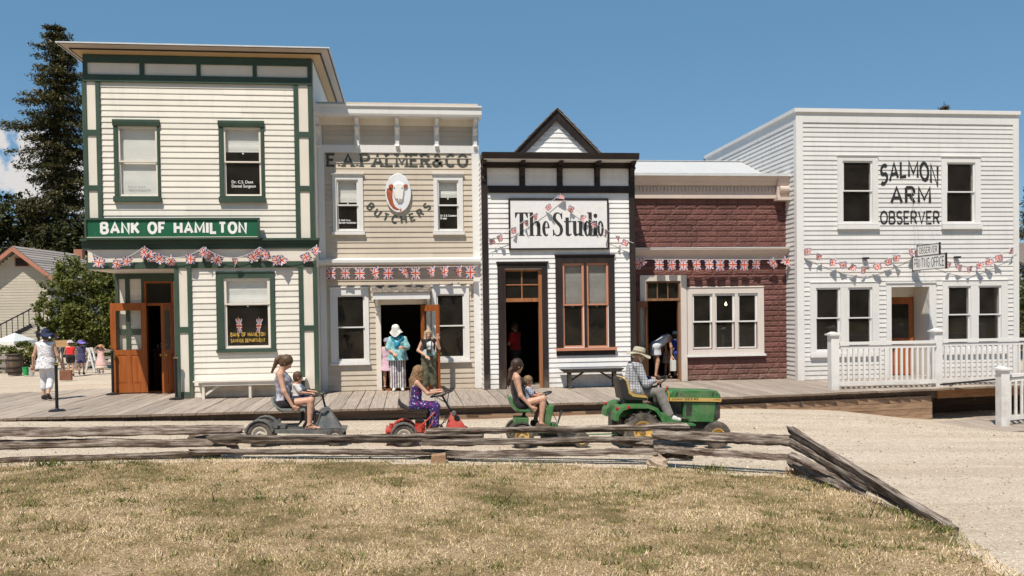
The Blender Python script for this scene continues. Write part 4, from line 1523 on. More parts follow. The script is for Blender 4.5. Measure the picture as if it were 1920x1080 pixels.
box('soffit', WHITE2, stu, cx0 + 0.05, cx1 - 0.05, SY - 0.5, SY - 0.054, s_cz0 - 0.005, s_cz0 + 0.006)
bzt, bzb = s_cz0 - 0.006, 5.323
for xc in (1.994, 2.988, 3.971, 4.958, 5.878):
    hh = bzt - bzb
    prof = [(SY - 0.04, bzb), (SY - 0.09, bzb + 0.02), (SY - 0.1, bzb + 0.1), (SY - 0.08, bzb + 0.16), (SY - 0.12, bzb + hh * 0.5), (SY - 0.2, bzb + hh * 0.6), (SY - 0.22, bzb + hh * 0.7), (SY - 0.2, bzb + hh * 0.78), (SY - 0.34, bzb + hh * 0.9), (SY - 0.4, bzt - 0.001), (SY - 0.04, bzt - 0.001)]
    br = MB()
    br.prism(prof, xc - 0.05, xc + 0.05, 'yz')
    br.lathe([(0.03, -0.06), (0.036, 0.0), (0.03, 0.06)], (xc, SY - 0.21, bzb + hh * 0.69), 'x', 10)
    br.build('bracket', BLACKBROWN, stu)
    box('bracket_post', BLACKBROWN, stu, xc - 0.075, xc + 0.075, SY - 0.046, SY + 0.003, zr1, zq)

GYs = 22.9
ga = (4.04, 7.364)
gl = (2.924, 6.247)
gr = (5.131, 6.235)
gbz = (gl[1] + gr[1]) / 2 - 0.25
k = 1.08
ax, az_ = ga
hw = (gr[0] - gl[0]) / 2 * 1.0
slope = (az_ - (gl[1] + gr[1]) / 2) / hw
hw2 = (az_ - gbz) / slope
m = MB()
m.add([(ax - hw2 + 0.1, GYs + 0.04, gbz), (ax + hw2 - 0.1, GYs + 0.04, gbz), (ax, GYs + 0.04, az_ - 0.12)], [(0, 1, 2)])
m.build('gable_wall', WHITE, stu)
zz = gbz
while zz < az_ - 0.35:
    ww = (az_ - zz - 0.13) / slope - 0.1
    if ww < 0.06: break
    w2 = (az_ - zz - 0.13 - 0.131) / slope - 0.1
    mbb = MB()
    w2 = max(w2, 0.01)
    mbb.add([(ax - ww, GYs + 0.012, zz), (ax + ww, GYs + 0.012, zz), (ax + w2, GYs + 0.032, zz + 0.13), (ax - w2, GYs + 0.032, zz + 0.13), (ax - ww, GYs + 0.038, zz), (ax + ww, GYs + 0.038, zz)],
            [(0, 1, 2, 3), (0, 4, 5, 1), (0, 3, 4), (1, 5, 2)])
    mbb.build('gable_board', WHITE, stu)
    zz += 0.131
for s in (-1, 1):
    m = MB()
    t = 0.19
    a = (ax, az_ - 0.02)
    b = (ax + s * hw2, gbz - 0.02)
    m.add([(a[0], GYs - 0.08, a[1]), (b[0], GYs - 0.08, b[1]), (b[0] - s * 0.0, GYs - 0.08, b[1] - t * 1.3), (a[0], GYs - 0.08, a[1] - t * 1.35),
           (a[0], GYs + 0.0, a[1]), (b[0], GYs + 0.0, b[1]), (b[0], GYs + 0.0, b[1] - t * 1.3), (a[0], GYs + 0.0, a[1] - t * 1.35)],
          [(0, 1, 2, 3), (4, 7, 6, 5), (0, 4, 5, 1), (3, 2, 6, 7), (1, 5, 6, 2), (0, 3, 7, 4)])
    m.build('rake_board', BLACKBROWN, stu)
    rf = MB()
    rf.add([(a[0], GYs - 0.12, a[1] + 0.02), (b[0] + s * 0.05, GYs - 0.12, b[1] - 0.03), (b[0] + s * 0.05, 30.5, b[1] - 0.03), (a[0], 30.5, a[1] + 0.02),
            (a[0], GYs - 0.12, a[1] + 0.05), (b[0] + s * 0.05, GYs - 0.12, b[1] + 0.0), (b[0] + s * 0.05, 30.5, b[1]), (a[0], 30.5, a[1] + 0.05)],
           [(0, 1, 2, 3), (4, 7, 6, 5), (0, 4, 5, 1), (1, 5, 6, 2), (2, 6, 7, 3)])
    rfo = rf.build('gable_roof', SHINGLE, stu)
    L = math.hypot(b[0] - a[0], b[1] - a[1])
    nc = 9
    for i in range(nc):
        t0, t1 = i / nc, (i + 1.25) / nc
        p = Vector((a[0] + (b[0] - a[0]) * t0, 0, a[1] + 0.055 + (b[1] - a[1]) * t0))
        q = Vector((a[0] + (b[0] - a[0]) * t1, 0, a[1] + 0.075 + (b[1] - a[1]) * t1))
        sh = MB()
        for j in range(3):
            y0_ = GYs - 0.14 + j * 0.2
            y1_ = y0_ + 0.19
            sh.add([(p.x, y0_, p.z), (q.x, y0_, q.z), (q.x, y1_, q.z), (p.x, y1_, p.z), (p.x, y0_, p.z + 0.012), (q.x, y0_, q.z + 0.03), (q.x, y1_, q.z + 0.03), (p.x, y1_, p.z + 0.012)],
                   [(0, 3, 2, 1), (4, 5, 6, 7), (0, 1, 5, 4), (1, 2, 6, 5), (2, 3, 7, 6), (3, 0, 4, 7)])
        so = sh.build('shingle', SHINGLE, rfo)
        so['kind'] = 'stuff'

ssg = (2.629, 5.232, 3.602, 4.897)
ssn = thing('studio_sign', 'large white sign board with thin black border reading The Studio', 'sign', ((ssg[0] + ssg[1]) / 2, SY - 0.06, ssg[2]))
box('board', plain('sign_white', (0.80, 0.80, 0.80), 0.35, 0, 0.04), ssn, ssg[0], ssg[1], SY - 0.075, SY - 0.024, ssg[2], ssg[3])
m = MB()
frame(m, ssg[0] - 0.012, ssg[1] + 0.012, ssg[2] - 0.012, ssg[3] + 0.012, 0.042, SY - 0.088, SY - 0.022)
m.build('border', BLACKBROWN, ssn)
tl = (2.781, 5.105, 3.947, 4.553)
SSX, SSZ = tl[0], tl[2]
LW, LH = tl[1] - tl[0], tl[3] - tl[2]
fm = MB()
kz = [0]

def rq(x0, x1, z0, z1):
    y = SY - 0.0765 - kz[0] * 0.0003
    kz[0] += 1
    fm.add([(SSX + a * LW, y, SSZ + b * LH) for a, b in ((x0, z0), (x1, z0), (x1, z1), (x0, z1))], [(0, 1, 2, 3)])

def rp(outer, inner=None):
    y = SY - 0.0765 - kz[0] * 0.0003
    kz[0] += 1
    n = len(outer)
    if inner is None:
        fm.add([(SSX + a * LW, y, SSZ + b * LH) for a, b in outer], [tuple(range(n))])
    else:
        fm.add([(SSX + a * LW, y, SSZ + b * LH) for a, b in outer + inner], [(i, (i + 1) % n, n + (i + 1) % n, n + i) for i in range(n)])

def ell(cx, cz, rx, rz, n=28):
    return [(cx + rx * math.cos(2 * PI * i / n), cz + rz * math.sin(2 * PI * i / n)) for i in range(n)]

SW = 0.038    # stem width
xh = 0.63     # x-height

def stem(x, z0, z1, top=True, bot=True, w=SW):
    rq(x, x + w, z0, z1)
    if bot: rq(x - 0.014, x + w + 0.014, z0, z0 + 0.035)
    if top: rq(x - 0.016, x + w, z1 - 0.035, z1)

stem(0.05, 0, 1.0, False, True, 0.044)
rq(0.0, 0.144, 0.945, 1.0)
rp([(0.0, 0.95), (0.0, 0.76), (0.008, 0.76), (0.03, 0.95)])
rp([(0.144, 0.95), (0.144, 0.76), (0.136, 0.76), (0.114, 0.95)])
stem(0.165, 0, 1.0)
stem(0.245, 0, 0.5, False)
rp([(0.2, 0.5), (0.215, 0.6), (0.24, 0.64), (0.262, 0.62), (0.278, 0.56), (0.283, 0.48), (0.245, 0.48), (0.243, 0.55), (0.232, 0.575), (0.215, 0.55), (0.203, 0.44)])
ea = [math.radians(5 + 300 * i / 30) for i in range(31)]
eo, ei = [(0.345 + 0.042 * math.cos(a), 0.31 + 0.325 * math.sin(a)) for a in ea], [(0.353 + (0.016 if math.cos(a) < 0 else 0.012) * math.cos(a), 0.32 + 0.27 * math.sin(a)) for a in ea]
yq = SY - 0.0765 - kz[0] * 0.0003
kz[0] += 1
fm.add([(SSX + a * LW, yq, SSZ + b * LH) for a, b in eo + ei], [(i, i + 1, 32 + i, 31 + i) for i in range(30)])
rq(0.325, 0.385, 0.33, 0.365)
fmask = None
sp = [(0.53, 0.72), (0.53, 0.98), (0.522, 0.98), (0.514, 0.93), (0.49, 1.0), (0.462, 1.0), (0.437, 0.94), (0.425, 0.84), (0.425, 0.73), (0.437, 0.63), (0.462, 0.52), (0.492, 0.4), (0.502, 0.31), (0.502, 0.17), (0.494, 0.08), (0.478, 0.035), (0.46, 0.05), (0.443, 0.12), (0.434, 0.27), (0.424, 0.27), (0.424, 0.0), (0.432, 0.0), (0.44, 0.06), (0.462, -0.01), (0.492, -0.01), (0.52, 0.05), (0.537, 0.17), (0.538, 0.3), (0.53, 0.42), (0.508, 0.53), (0.477, 0.65), (0.462, 0.73), (0.458, 0.82), (0.463, 0.91), (0.477, 0.96), (0.495, 0.95), (0.51, 0.87), (0.52, 0.72)]
rp(sp)
rq(0.567, 0.605, 0.1, 0.78)
rq(0.55, 0.632, 0.585, 0.63)
rp([(0.567, 0.11), (0.572, 0.03), (0.59, -0.01), (0.615, 0.0), (0.634, 0.07), (0.628, 0.1), (0.612, 0.055), (0.605, 0.11)])
stem(0.652, 0.14, xh, True, False)
rp([(0.652, 0.15), (0.658, 0.05), (0.675, -0.01), (0.7, 0.01), (0.722, 0.08), (0.722, 0.14), (0.705, 0.08), (0.694, 0.085), (0.69, 0.15)])
stem(0.718, 0.0, xh, True, False)
rq(0.755, 0.77, 0.0, 0.035)
rp(ell(0.81, 0.31, 0.036, 0.325), ell(0.816, 0.31, 0.012, 0.27))
stem(0.828, 0.0, 1.0, True, False)
rq(0.866, 0.88, 0.0, 0.035)
stem(0.888, 0, xh)
rp(ell(0.907, 0.86, 0.022, 0.085, 16))
rp(ell(0.964, 0.31, 0.036, 0.325), ell(0.964, 0.31, 0.01, 0.27))
fm.build('lettering', LETTER_B, ssn)

m = MB()
dfo = (2.312, 3.608, 0.007, 3.284)
m.box(dfo[0], sd[0], SY - 0.055, SY + 0.02, 0.004, sd[3] + 0.02)
m.box(sd[1], dfo[1], SY - 0.055, SY + 0.02, 0.004, sd[3] + 0.02)
m.box(dfo[0], dfo[1], SY - 0.054, SY + 0.02, sd[3] + 0.021, sd[3] + 0.15)
m.box(dfo[0] - 0.03, dfo[1] + 0.03, SY - 0.09, SY + 0.02, sd[3] + 0.15, sd[3] + 0.2)
m.build('door_frame', BLACKBROWN, stu)
ORW = wood('orange_brown_wood', (0.22, 0.085, 0.035), (0.36, 0.15, 0.065), (0.46, 0.21, 0.1), 'z', 0.45, 0.5, 0.05, crack=0)
tz0, tz1 = 2.25, 2.347
m = MB()
m.box(sd[1] - 0.085, sd[1] - 0.002, SY + 0.03, SY + 0.138, 0.004, sd[3] - 0.002)
m.box(sd[0] + 0.002, sd[0] + 0.03, SY + 0.03, SY + 0.138, 0.004, sd[3] - 0.002)
m.box(sd[0] + 0.03, sd[1] - 0.085, SY + 0.031, SY + 0.138, tz0, tz1)
m.box(sd[0] + 0.03, sd[1] - 0.085, SY + 0.031, SY + 0.138, sd[3] - 0.05, sd[3] - 0.002)
cxm = (sd[0] + sd[1] - 0.055) / 2
m.box(cxm - 0.015, cxm + 0.015, SY + 0.06, SY + 0.1, tz1, sd[3] - 0.05)
czm = (tz1 + sd[3] - 0.05) / 2
m.box(sd[0] + 0.03, cxm - 0.015, SY + 0.061, SY + 0.1, czm - 0.015, czm + 0.015)
m.box(cxm + 0.015, sd[1] - 0.085, SY + 0.061, SY + 0.1, czm - 0.015, czm + 0.015)
tf = m.build('transom', ORW, stu)
for xa, xb in ((sd[0] + 0.03, cxm - 0.015), (cxm + 0.015, sd[1] - 0.085)):
    for za, zb in ((tz1, czm - 0.015), (czm + 0.015, sd[3] - 0.05)):
        box('pane', glass(), tf, xa, xb, SY + 0.078, SY + 0.082, za, zb)
box('threshold', plank_mat, stu, sd[0] + 0.031, sd[1] - 0.086, SY - 0.03, SY + 0.2, 0.004, 0.075)
cas = (3.826, 5.387, 0.833, 3.425)
w = window(stu, cas, [swl[0] + (2.134,), swl[1] + (2.14,)], SY, BLACKBROWN, TERRA, hood=(0.02, 0.03, 0.04), sash_w=0.055, blind=(0.49, 0.49), blind_m=plain('grey_blind', (0.27, 0.265, 0.25), 0.9, 0, 0.1, 4), muntin=0.04)
zs_ = 1
box('sill', TERRA, w, cas[0] - 0.015, cas[1] + 0.03, SY - 0.11, SY - 0.051, zs_ - 0.04, zs_ + 0.035)
mz0 = min(swl[0][2], swl[1][2])
box('mullion', TERRA, w, swl[0][1] + 0.052, swl[1][0] - 0.052, SY - 0.03, SY + 0.02, mz0 - 0.05, swl[0][3] + 0.05)
room(stu, SX0 + 0.14, SX1 - 0.14, SY + 0.142, 29, 0.003, 4.2)

bn = thing('black_bench', 'black wooden bench with angled braces below the studio window', 'bench', (5.0, 21.95, 0))
qx0, qx1 = 3.864, 5.524
qz = 0.5
BB = paint('bench_black_paint', (0.022, 0.02, 0.02), 0.4, 0.2)
m = MB()
m.prism([(qx0, qz), (qx1, qz), (qx1 - 0.09, qz - 0.075), (qx0 + 0.09, qz - 0.075)], 21.75, 22.1, 'xz')
m.build('seat', BB, bn)
for xx in (qx0 + 0.24, qx1 - 0.24):
    m = MB()
    m.box(xx - 0.035, xx + 0.035, 21.78, 21.83, 0.003, qz - 0.076)
    m.box(xx - 0.035, xx + 0.035, 22.0, 22.05, 0.003, qz - 0.076)
    m.box(xx - 0.03, xx + 0.03, 21.83, 22.0, 0.09, 0.14)
    m.build('leg', BB, bn)
    s = 1 if xx < (qx0 + qx1) / 2 else -1
    MB().bar((xx + s * 0.03, 21.9, 0.2), (xx + s * 0.38, 21.9, qz - 0.08), 0.06, 0.045).build('brace', BB, bn)

# ================================================================== BRICK-FRONTED SHOP
RY = 23.25
brk = thing('brick_shop', 'low dark red rock-faced brick shop with cream moulded cornices', 'building', (8.3, RY, 0))
RX0, RX1 = SX1 + 0.01, 10.63
r_top = 5.695
r_dent0 = 5.068
r_l1, r_l0 = 3.695, 3.377
rd = (6.522, 7.51, 0.23, 2.786)
rd = (rd[0], rd[1], 0.0, rd[3])
rpan = [(7.894, 8.363, 0.934, 2.367), (8.547, 9.011, 0.921, 2.359), (9.205, 9.672, 0.923, 2.358)]
m = MB()
wall_with_holes(m, RX0, RX1, 0, r_top, RY, grow(rpan) + [rd])
m.build('wall', BRICKRED, brk)
shell(brk, RX0, RX1, RY, 31, 0, r_top - 0.1, BRICKRED, roof=False)
ROCK = []
for k in range(4):
    rr = np.random.default_rng(40 + k)
    nx_, nz_ = 15, 6
    mbk = MB()
    vs = []
    for j in range(nz_ + 1):
        for i in range(nx_ + 1):
            u, v = i / nx_, j / nz_
            e = min(u * nx_, (1 - u) * nx_, v * nz_, (1 - v) * nz_)
            d = 0.004 if e < 0.01 else (0.012 if e < 1.01 else 0.016) + rr.random() * 0.016
            vs.append((0.02 + u * 0.96, -d, 0.05 + v * 0.9))
    fs = [(j * (nx_ + 1) + i, j * (nx_ + 1) + i + 1, (j + 1) * (nx_ + 1) + i + 1, (j + 1) * (nx_ + 1) + i) for j in range(nz_) for i in range(nx_)]
    mbk.add(vs, fs)
    ROCK.append(mbk.mesh('brick', mats=(BRICKRED,)))

def bricks(X0, X1, Z0, Z1, bw, holes):
    n = max(1, round((Z1 - Z0) / 0.148))
    e = (Z1 - Z0) / n
    o0 = off(brk)
    for r in range(n):
        z = Z1 - (r + 1) * e
        zc = z + e / 2
        segs = [(X0, X1)]
        for h in holes:
            if h[2] < zc < h[3]:
                ns = []
                for a, b in segs:
                    if h[1] <= a or h[0] >= b: ns.append((a, b))
                    else:
                        if h[0] - a > 0.03: ns.append((a, h[0]))
                        if b - h[1] > 0.03: ns.append((h[1], b))
                segs = ns
        stp = bw / 2 if (r % 3 == 0 and r % 2 == 0) else bw
        ph = (0.0, bw * 0.5, 0.25 * bw)[r % 3]
        for a, b in segs:
            x_ = X0 - bw + ph
            while x_ < b:
                p, q = max(a, x_), min(b, x_ + stp)
                if q - p > 0.04:
                    o = link('brick', random.choice(ROCK), brk, (p - o0[0], RY - o0[1], z - o0[2]))
                    o.scale = (q - p, 1, e)
                x_ += stp

quo = RX1 - 0.27
bdoor = (6.356, 7.678, 0.023, 2.948)
bwin = (7.695, 9.907, 0.727, 2.574)
bh = [bdoor[:2] + (0.0, bdoor[3]), bwin]
bricks(RX0, quo, r_l1 + 0.0, r_dent0, 0.585, [])
bricks(RX0, quo, 0.01, r_l0, 0.585, bh)
bricks(quo + 0.01, RX1, r_l1, r_dent0, 0.27, [])
bricks(quo + 0.01, RX1, 0.01, r_l0, 0.27, [])
CREAMP = paint('pinkish_cream_paint', (0.60, 0.50, 0.44), 0.5, 0.07)
zf = [5.714, 5.641, 5.401, 5.408, 5.158, 5.055]
kx1 = 10.253
m = MB()
m.prism([(RY + 0.05, zf[0] + 0.01), (RY - 0.36, zf[0]), (RY - 0.36, zf[1]), (RY + 0.05, zf[1])], RX0, 10.643, 'yz')
m.build('flashing', METALROOF, brk)
m = MB()
m.prism([(RY - 0.33, zf[1] - 0.001), (RY - 0.31, zf[1] - 0.05), (RY - 0.23, zf[1] - 0.1), (RY - 0.19, zf[2] + 0.05), (RY - 0.15, zf[2] + 0.02), (RY - 0.15, zf[3]), (RY - 0.09, zf[3] - 0.005), (RY - 0.09, zf[4]), (RY - 0.12, zf[4] - 0.01), (RY - 0.12, zf[5]), (RY + 0.002, zf[5]), (RY + 0.002, zf[1] - 0.001)], RX0, kx1, 'yz')
crn = m.build('cornice', CREAMP, brk)
x_ = RX0 + 0.1
while x_ < kx1 - 0.08:
    box('dentil', CREAMP, crn, x_, x_ + 0.05, RY - 0.128, RY - 0.092, zf[3] - 0.16, zf[3] - 0.04)
    x_ += 0.1
m = MB()
ebx1 = 10.656
m.prism([(RY - 0.345, zf[1] - 0.001), (RY - 0.26, zf[2] + 0.05), (RY - 0.22, zf[2]), (RY - 0.22, zf[5] + 0.02), (RY - 0.001, zf[5] + 0.02), (RY - 0.001, zf[1] - 0.001)], kx1 + 0.001, ebx1, 'yz')
m.box(kx1 - 0.03, ebx1 + 0.02, RY - 0.32, RY - 0.002, zf[5] - 0.07, zf[5] + 0.019)
m.lathe([(0.09, kx1 + 0.06), (0.10, kx1 + 0.07), (0.10, ebx1 - 0.07), (0.09, ebx1 - 0.06)], (0, RY - 0.23, (zf[2] + zf[5]) / 2 + 0.06), 'x', 14)
m.build('end_block', CREAMP, brk)
m = MB()
m.prism([(RY - 0.28, r_l1 - 0.03), (RY + 0.002, r_l1 + 0.015), (RY + 0.002, r_l0), (RY - 0.09, r_l0), (RY - 0.10, r_l0 + 0.1), (RY - 0.16, r_l0 + 0.14), (RY - 0.23, r_l1 - 0.09), (RY - 0.28, r_l1 - 0.065)], RX0, 10.578, 'yz')
m.build('ledge', CREAMP, brk)
box('ledge_flashing', METALROOF, brk, RX0, 10.578, RY - 0.29, RY - 0.2, r_l1 - 0.028, r_l1 - 0.005)
m = MB()
zA, zB = 5.799, 6.653
n = 120
for i in range(n):
    xa = RX0 + (RX1 - RX0) * i / n
    xb = RX0 + (RX1 - RX0) * (i + 0.5) / n
    xc = RX0 + (RX1 - RX0) * (i + 1) / n
    m.add([(xa, 23.45, zA - 0.3), (xb, 23.45, zA - 0.27), (xc, 23.45, zA - 0.3), (xa, 26.5, zB - 0.02), (xb, 26.5, zB + 0.01), (xc, 26.5, zB - 0.02), (xa, 31, zA), (xb, 31, zA), (xc, 31, zA)],
          [(0, 1, 4, 3), (1, 2, 5, 4), (3, 4, 7, 6), (4, 5, 8, 7)])
m.build('corrugated_roof', plain('white_roof_metal', (0.62, 0.62, 0.62), 0.45, 0.1, 0.04), brk)
box('ridge_cap', METALROOF, brk, RX0, RX1, 26.44, 26.56, zB + 0.012, zB + 0.03)
PALE = paint('pale_casing_paint', (0.66, 0.60, 0.55), 0.45, 0.05)
m = MB()
m.box(bdoor[0], rd[0], RY - 0.06, RY + 0.14, 0.004, bdoor[3])
m.box(rd[1], bdoor[1], RY - 0.06, RY + 0.14, 0.004, bdoor[3])
m.box(rd[0], rd[1], RY - 0.059, RY + 0.14, rd[3], bdoor[3])
m.build('door_frame', PALE, brk)
BRNW = wood('mid_brown_wood', (0.13, 0.06, 0.03), (0.25, 0.13, 0.07), (0.34, 0.19, 0.11), 'z', 0.45, 0.5, 0.05, crack=0)
tz = 2.24
m = MB()
frame(m, rd[0] + 0.002, rd[1] - 0.002, tz, rd[3] - 0.002, 0.045, RY - 0.02, RY + 0.1, wb=0.07)
dxw = (rd[1] - rd[0] - 0.09) / 3
for i in (1, 2):
    xm_ = rd[0] + 0.045 + dxw * i
    m.box(xm_ - 0.012, xm_ + 0.012, RY + 0.02, RY + 0.06, tz + 0.07, rd[3] - 0.047)
m.box(rd[1] - 0.06, rd[1] - 0.003, RY + 0.0, RY + 0.13, 0.004, tz)
tr = m.build('transom', BRNW, brk)
for i in range(3):
    box('pane', glass(), tr, rd[0] + 0.045 + dxw * i + 0.013, rd[0] + 0.045 + dxw * (i + 1) - 0.013, RY + 0.036, RY + 0.04, tz + 0.07, rd[3] - 0.047)
door_leaf(brk, (rd[0] + 0.02, RY - 0.08, 0.02), 0.80, tz - 0.03, PI + 0.98, DOORDARK, (0.95, tz - 0.2), 1, 0.045, stile=0.1)
box('threshold', plank_mat, brk, rd[0], rd[1] - 0.061, RY - 0.05, RY + 0.18, 0.004, 0.05)
window(brk, bwin, [rpan[0] + (1.625,), rpan[1] + (1.622,), rpan[2] + (1.619,)], RY, PALE, WHITE2, sash_w=0.055, hood=(0.0, 0.03, 0.02), sill=(0.03, 0.06, 0.06, WHITE2), proud=0.06, muntin=0.04)
room(brk, RX0 + 0.14, RX1 - 0.14, RY + 0.142, 29, 0.003, r_l0)
bulb = thing('light_bulb', 'small bare light bulb glowing inside the brick shop window', 'lamp', (9.221, 24.3, 2.118))
m, nt, b = nodes('bulb_glow', 0.4)
b.inputs['Emission Color'].default_value = (1.0, 0.72, 0.38, 1)
b.inputs['Emission Strength'].default_value = 9.0
MATS['bulb_glow'] = m
L = bulb.location
MB().lathe([(0.008, 0.075), (0.016, 0.05), (0.03, 0.02), (0.032, 0.0), (0.022, -0.025), (0.004, -0.035)], L, 'z', 12).build('glass_bulb', m, bulb, True)
MB().tube([(L[0], L[1], L[2] + 0.07), (L[0], L[1], r_l0)], 0.006, 6).build('flex', BLACKMETAL, bulb)

# ================================================================== NEWSPAPER OFFICE
OY = 22.54
obs = thing('newspaper_office', 'big white clapboard newspaper office with black painted lettering', 'building', (14.0, OY, 0))
OX0, OX1 = 10.60, 17.129
o_top = 7.36
oT = 7.043
oul = (11.946, 12.723, 4.35, 5.96)
our = (15.002, 15.763, 4.344, 5.935)
ogl = [(11.147, 11.757, 0.838, 2.48), (12.083, 12.691, 0.835, 2.47)]
ogr = [(15.025, 15.619, 0.837, 2.489), (15.942, 16.541, 0.835, 2.486)]
od = (13.293, 14.416, -0.086, 2.527)
od = (od[0], od[1], 0.0, od[3])
m = MB()
wall_with_holes(m, OX0, OX1, 0, o_top, OY, grow([oul, our] + ogl + ogr) + [od])
m.build('wall', WHITE_O, obs)
shell(obs, OX0 + 0.001, OX1, OY, 29.6, 0, o_top - 0.02, WHITE_O)
ocl, ocr = OX0 + 0.165, OX1 - 0.165
c_ul, c_ur = (11.745, 12.926, 4.262, 6.121), (14.803, 15.972, 4.255, 6.113)
c_gl, c_gr = (10.932, 12.934, 0.726, 2.665), (14.818, 16.785, 0.723, 2.685)
c_d = (13.151, 14.624, -0.087, 2.63)
clapboards(obs, ocl, ocr, 0.01, oT, OY, 0.1285, [c_ul, c_ur, c_gl, c_gr, c_d[:2] + (0, c_d[3])], WHITE_O)
box('corner_board', WHITE2, obs, OX0 - 0.035, ocl, OY - 0.04, OY + 0.003, 0.004, o_top - 0.04)
box('corner_board', WHITE2, obs, ocr, OX1 + 0.005, OY - 0.04, OY + 0.003, 0.004, o_top - 0.04)
box('frieze_board', WHITE2, obs, ocl, ocr, OY - 0.039, OY + 0.003, oT, o_top - 0.04)
box('side_corner_board', WHITE2, obs, OX0 - 0.036, OX0 - 0.001, OY + 0.004, OY + 0.12, 0.004, o_top - 0.04)
box('side_frieze', WHITE2, obs, OX0 - 0.034, OX0 - 0.001, OY + 0.121, 29.6, o_top - 0.34, o_top - 0.04)
side_clapboards(obs, OY + 0.12, 29.6, 0.01, o_top - 0.34, OX0, 0.1285, WHITE_O, face=-1)
m = MB()
m.box(OX0 - 0.09, OX1 + 0.03, OY - 0.09, OY + 0.15, o_top - 0.045, o_top + 0.055)
m.box(OX0 - 0.09, OX0 + 0.15, OY + 0.151, 29.65, o_top - 0.045, o_top + 0.055)
m.build('parapet_cap', WHITE2, obs)
window(obs, c_ul, [oul + (5.17,)], OY, WHITE2, WHITE2, hood=(0.01, 0.04, 0.03), sill=(0.015, 0.13, 0.05), sash_w=0.045)
window(obs, c_ur, [our + (5.147,)], OY, WHITE2, WHITE2, hood=(0.01, 0.04, 0.03), sill=(0.015, 0.13, 0.05), sash_w=0.045)
window(obs, c_gl, [ogl[0] + (1.682,), ogl[1] + (1.675,)], OY, WHITE2, WHITE2, hood=(0.0, 0.02, 0.02), sill=(0.01, 0.1, 0.05), sash_w=0.05)
window(obs, c_gr, [ogr[0] + (1.72,), ogr[1] + (1.714,)], OY, WHITE2, WHITE2, hood=(0.0, 0.02, 0.02), sill=(0.01, 0.1, 0.05), sash_w=0.05)
m = MB()
m.box(c_d[0], od[0], OY - 0.05, OY + 0.002, 0.004, c_d[3])
m.box(od[1], c_d[1], OY - 0.05, OY + 0.002, 0.004, c_d[3])
m.box(od[0], od[1], OY - 0.049, OY + 0.002, od[3], c_d[3])
m.box(c_d[0] - 0.01, c_d[1] + 0.01, OY - 0.08, OY + 0.002, c_d[3], c_d[3] + 0.04)
m.build('door_frame', WHITE2, obs)
m = MB()
ID = OY + 0.75
m.box(od[0] - 0.06, od[0] - 0.001, OY + 0.142, ID, 0.004, od[3])
m.box(od[1] + 0.001, od[1] + 0.06, OY + 0.142, ID, 0.004, od[3])
m.box(od[0] - 0.06, od[1] + 0.06, OY + 0.142, ID + 0.05, od[3] + 0.001, od[3] + 0.05)
m.box(od[0], od[1], ID - 0.02, ID + 0.05, od[3] - 0.27, od[3])
m.build('lobby', CREAM2, obs)
door_leaf(obs, (od[1] - 0.03, ID - 0.06, 0.03), 0.80, od[3] - 0.3, PI - 0.42, DOORWOOD, (1.05, od[3] - 0.5), 1, 0.045, stile=0.12)
box('threshold', plank_mat, obs, od[0], od[1], OY - 0.06, OY + 0.2, 0.004, 0.04)
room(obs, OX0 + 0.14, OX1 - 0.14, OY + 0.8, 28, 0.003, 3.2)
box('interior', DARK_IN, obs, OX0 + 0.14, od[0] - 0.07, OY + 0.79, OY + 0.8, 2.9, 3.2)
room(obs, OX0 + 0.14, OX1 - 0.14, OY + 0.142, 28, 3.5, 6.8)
PB = plain('painted_black', (0.02, 0.02, 0.02), 0.6, 0, 0.3, 10)
tlx = (12.991, 14.725, 5.306, 5.748)
text_line(MB(), 'SALMON', tlx[0], tlx[1], 5.291, 5.91, OY - 0.0275, 0.2, gap=0.26, curve=lambda t: (0.27 * math.sin(t * PI) - 0.04 * t, 0.125 * math.sin(t * PI))).build('lettering', PB, obs)
tl = (13.285, 14.5, 4.819, 5.321)
text_line(MB(), 'ARM', *tl, OY - 0.0275, 0.2, gap=0.32).build('lettering', PB, obs)
tl = (12.984, 14.752, 4.258, 4.642)
text_line(MB(), 'OBSERVER', *tl, OY - 0.0275, 0.16, gap=0.24).build('lettering', PB, obs)
for q in ((12.523, 3.321), (15.225, 3.332)):
    lt = thing('wall_lamp', 'tiny dark metal fitting on the white wall %s the hanging sign' % ('left of' if q[0] < 13.5 else 'right of'), 'lamp', (q[0], OY - 0.05, q[1]))
    m = MB()
    m.box(q[0] - 0.07, q[0] + 0.07, OY - 0.16, OY - 0.03, q[1] - 0.02, q[1] + 0.03)
    m.build('housing', BLACKMETAL, lt)
    MB().bar((q[0] + 0.02, OY - 0.03, q[1] - 0.02), (q[0] + 0.06, OY - 0.03, q[1] - 0.1), 0.015, 0.015).build('arm', WHITE2, lt)

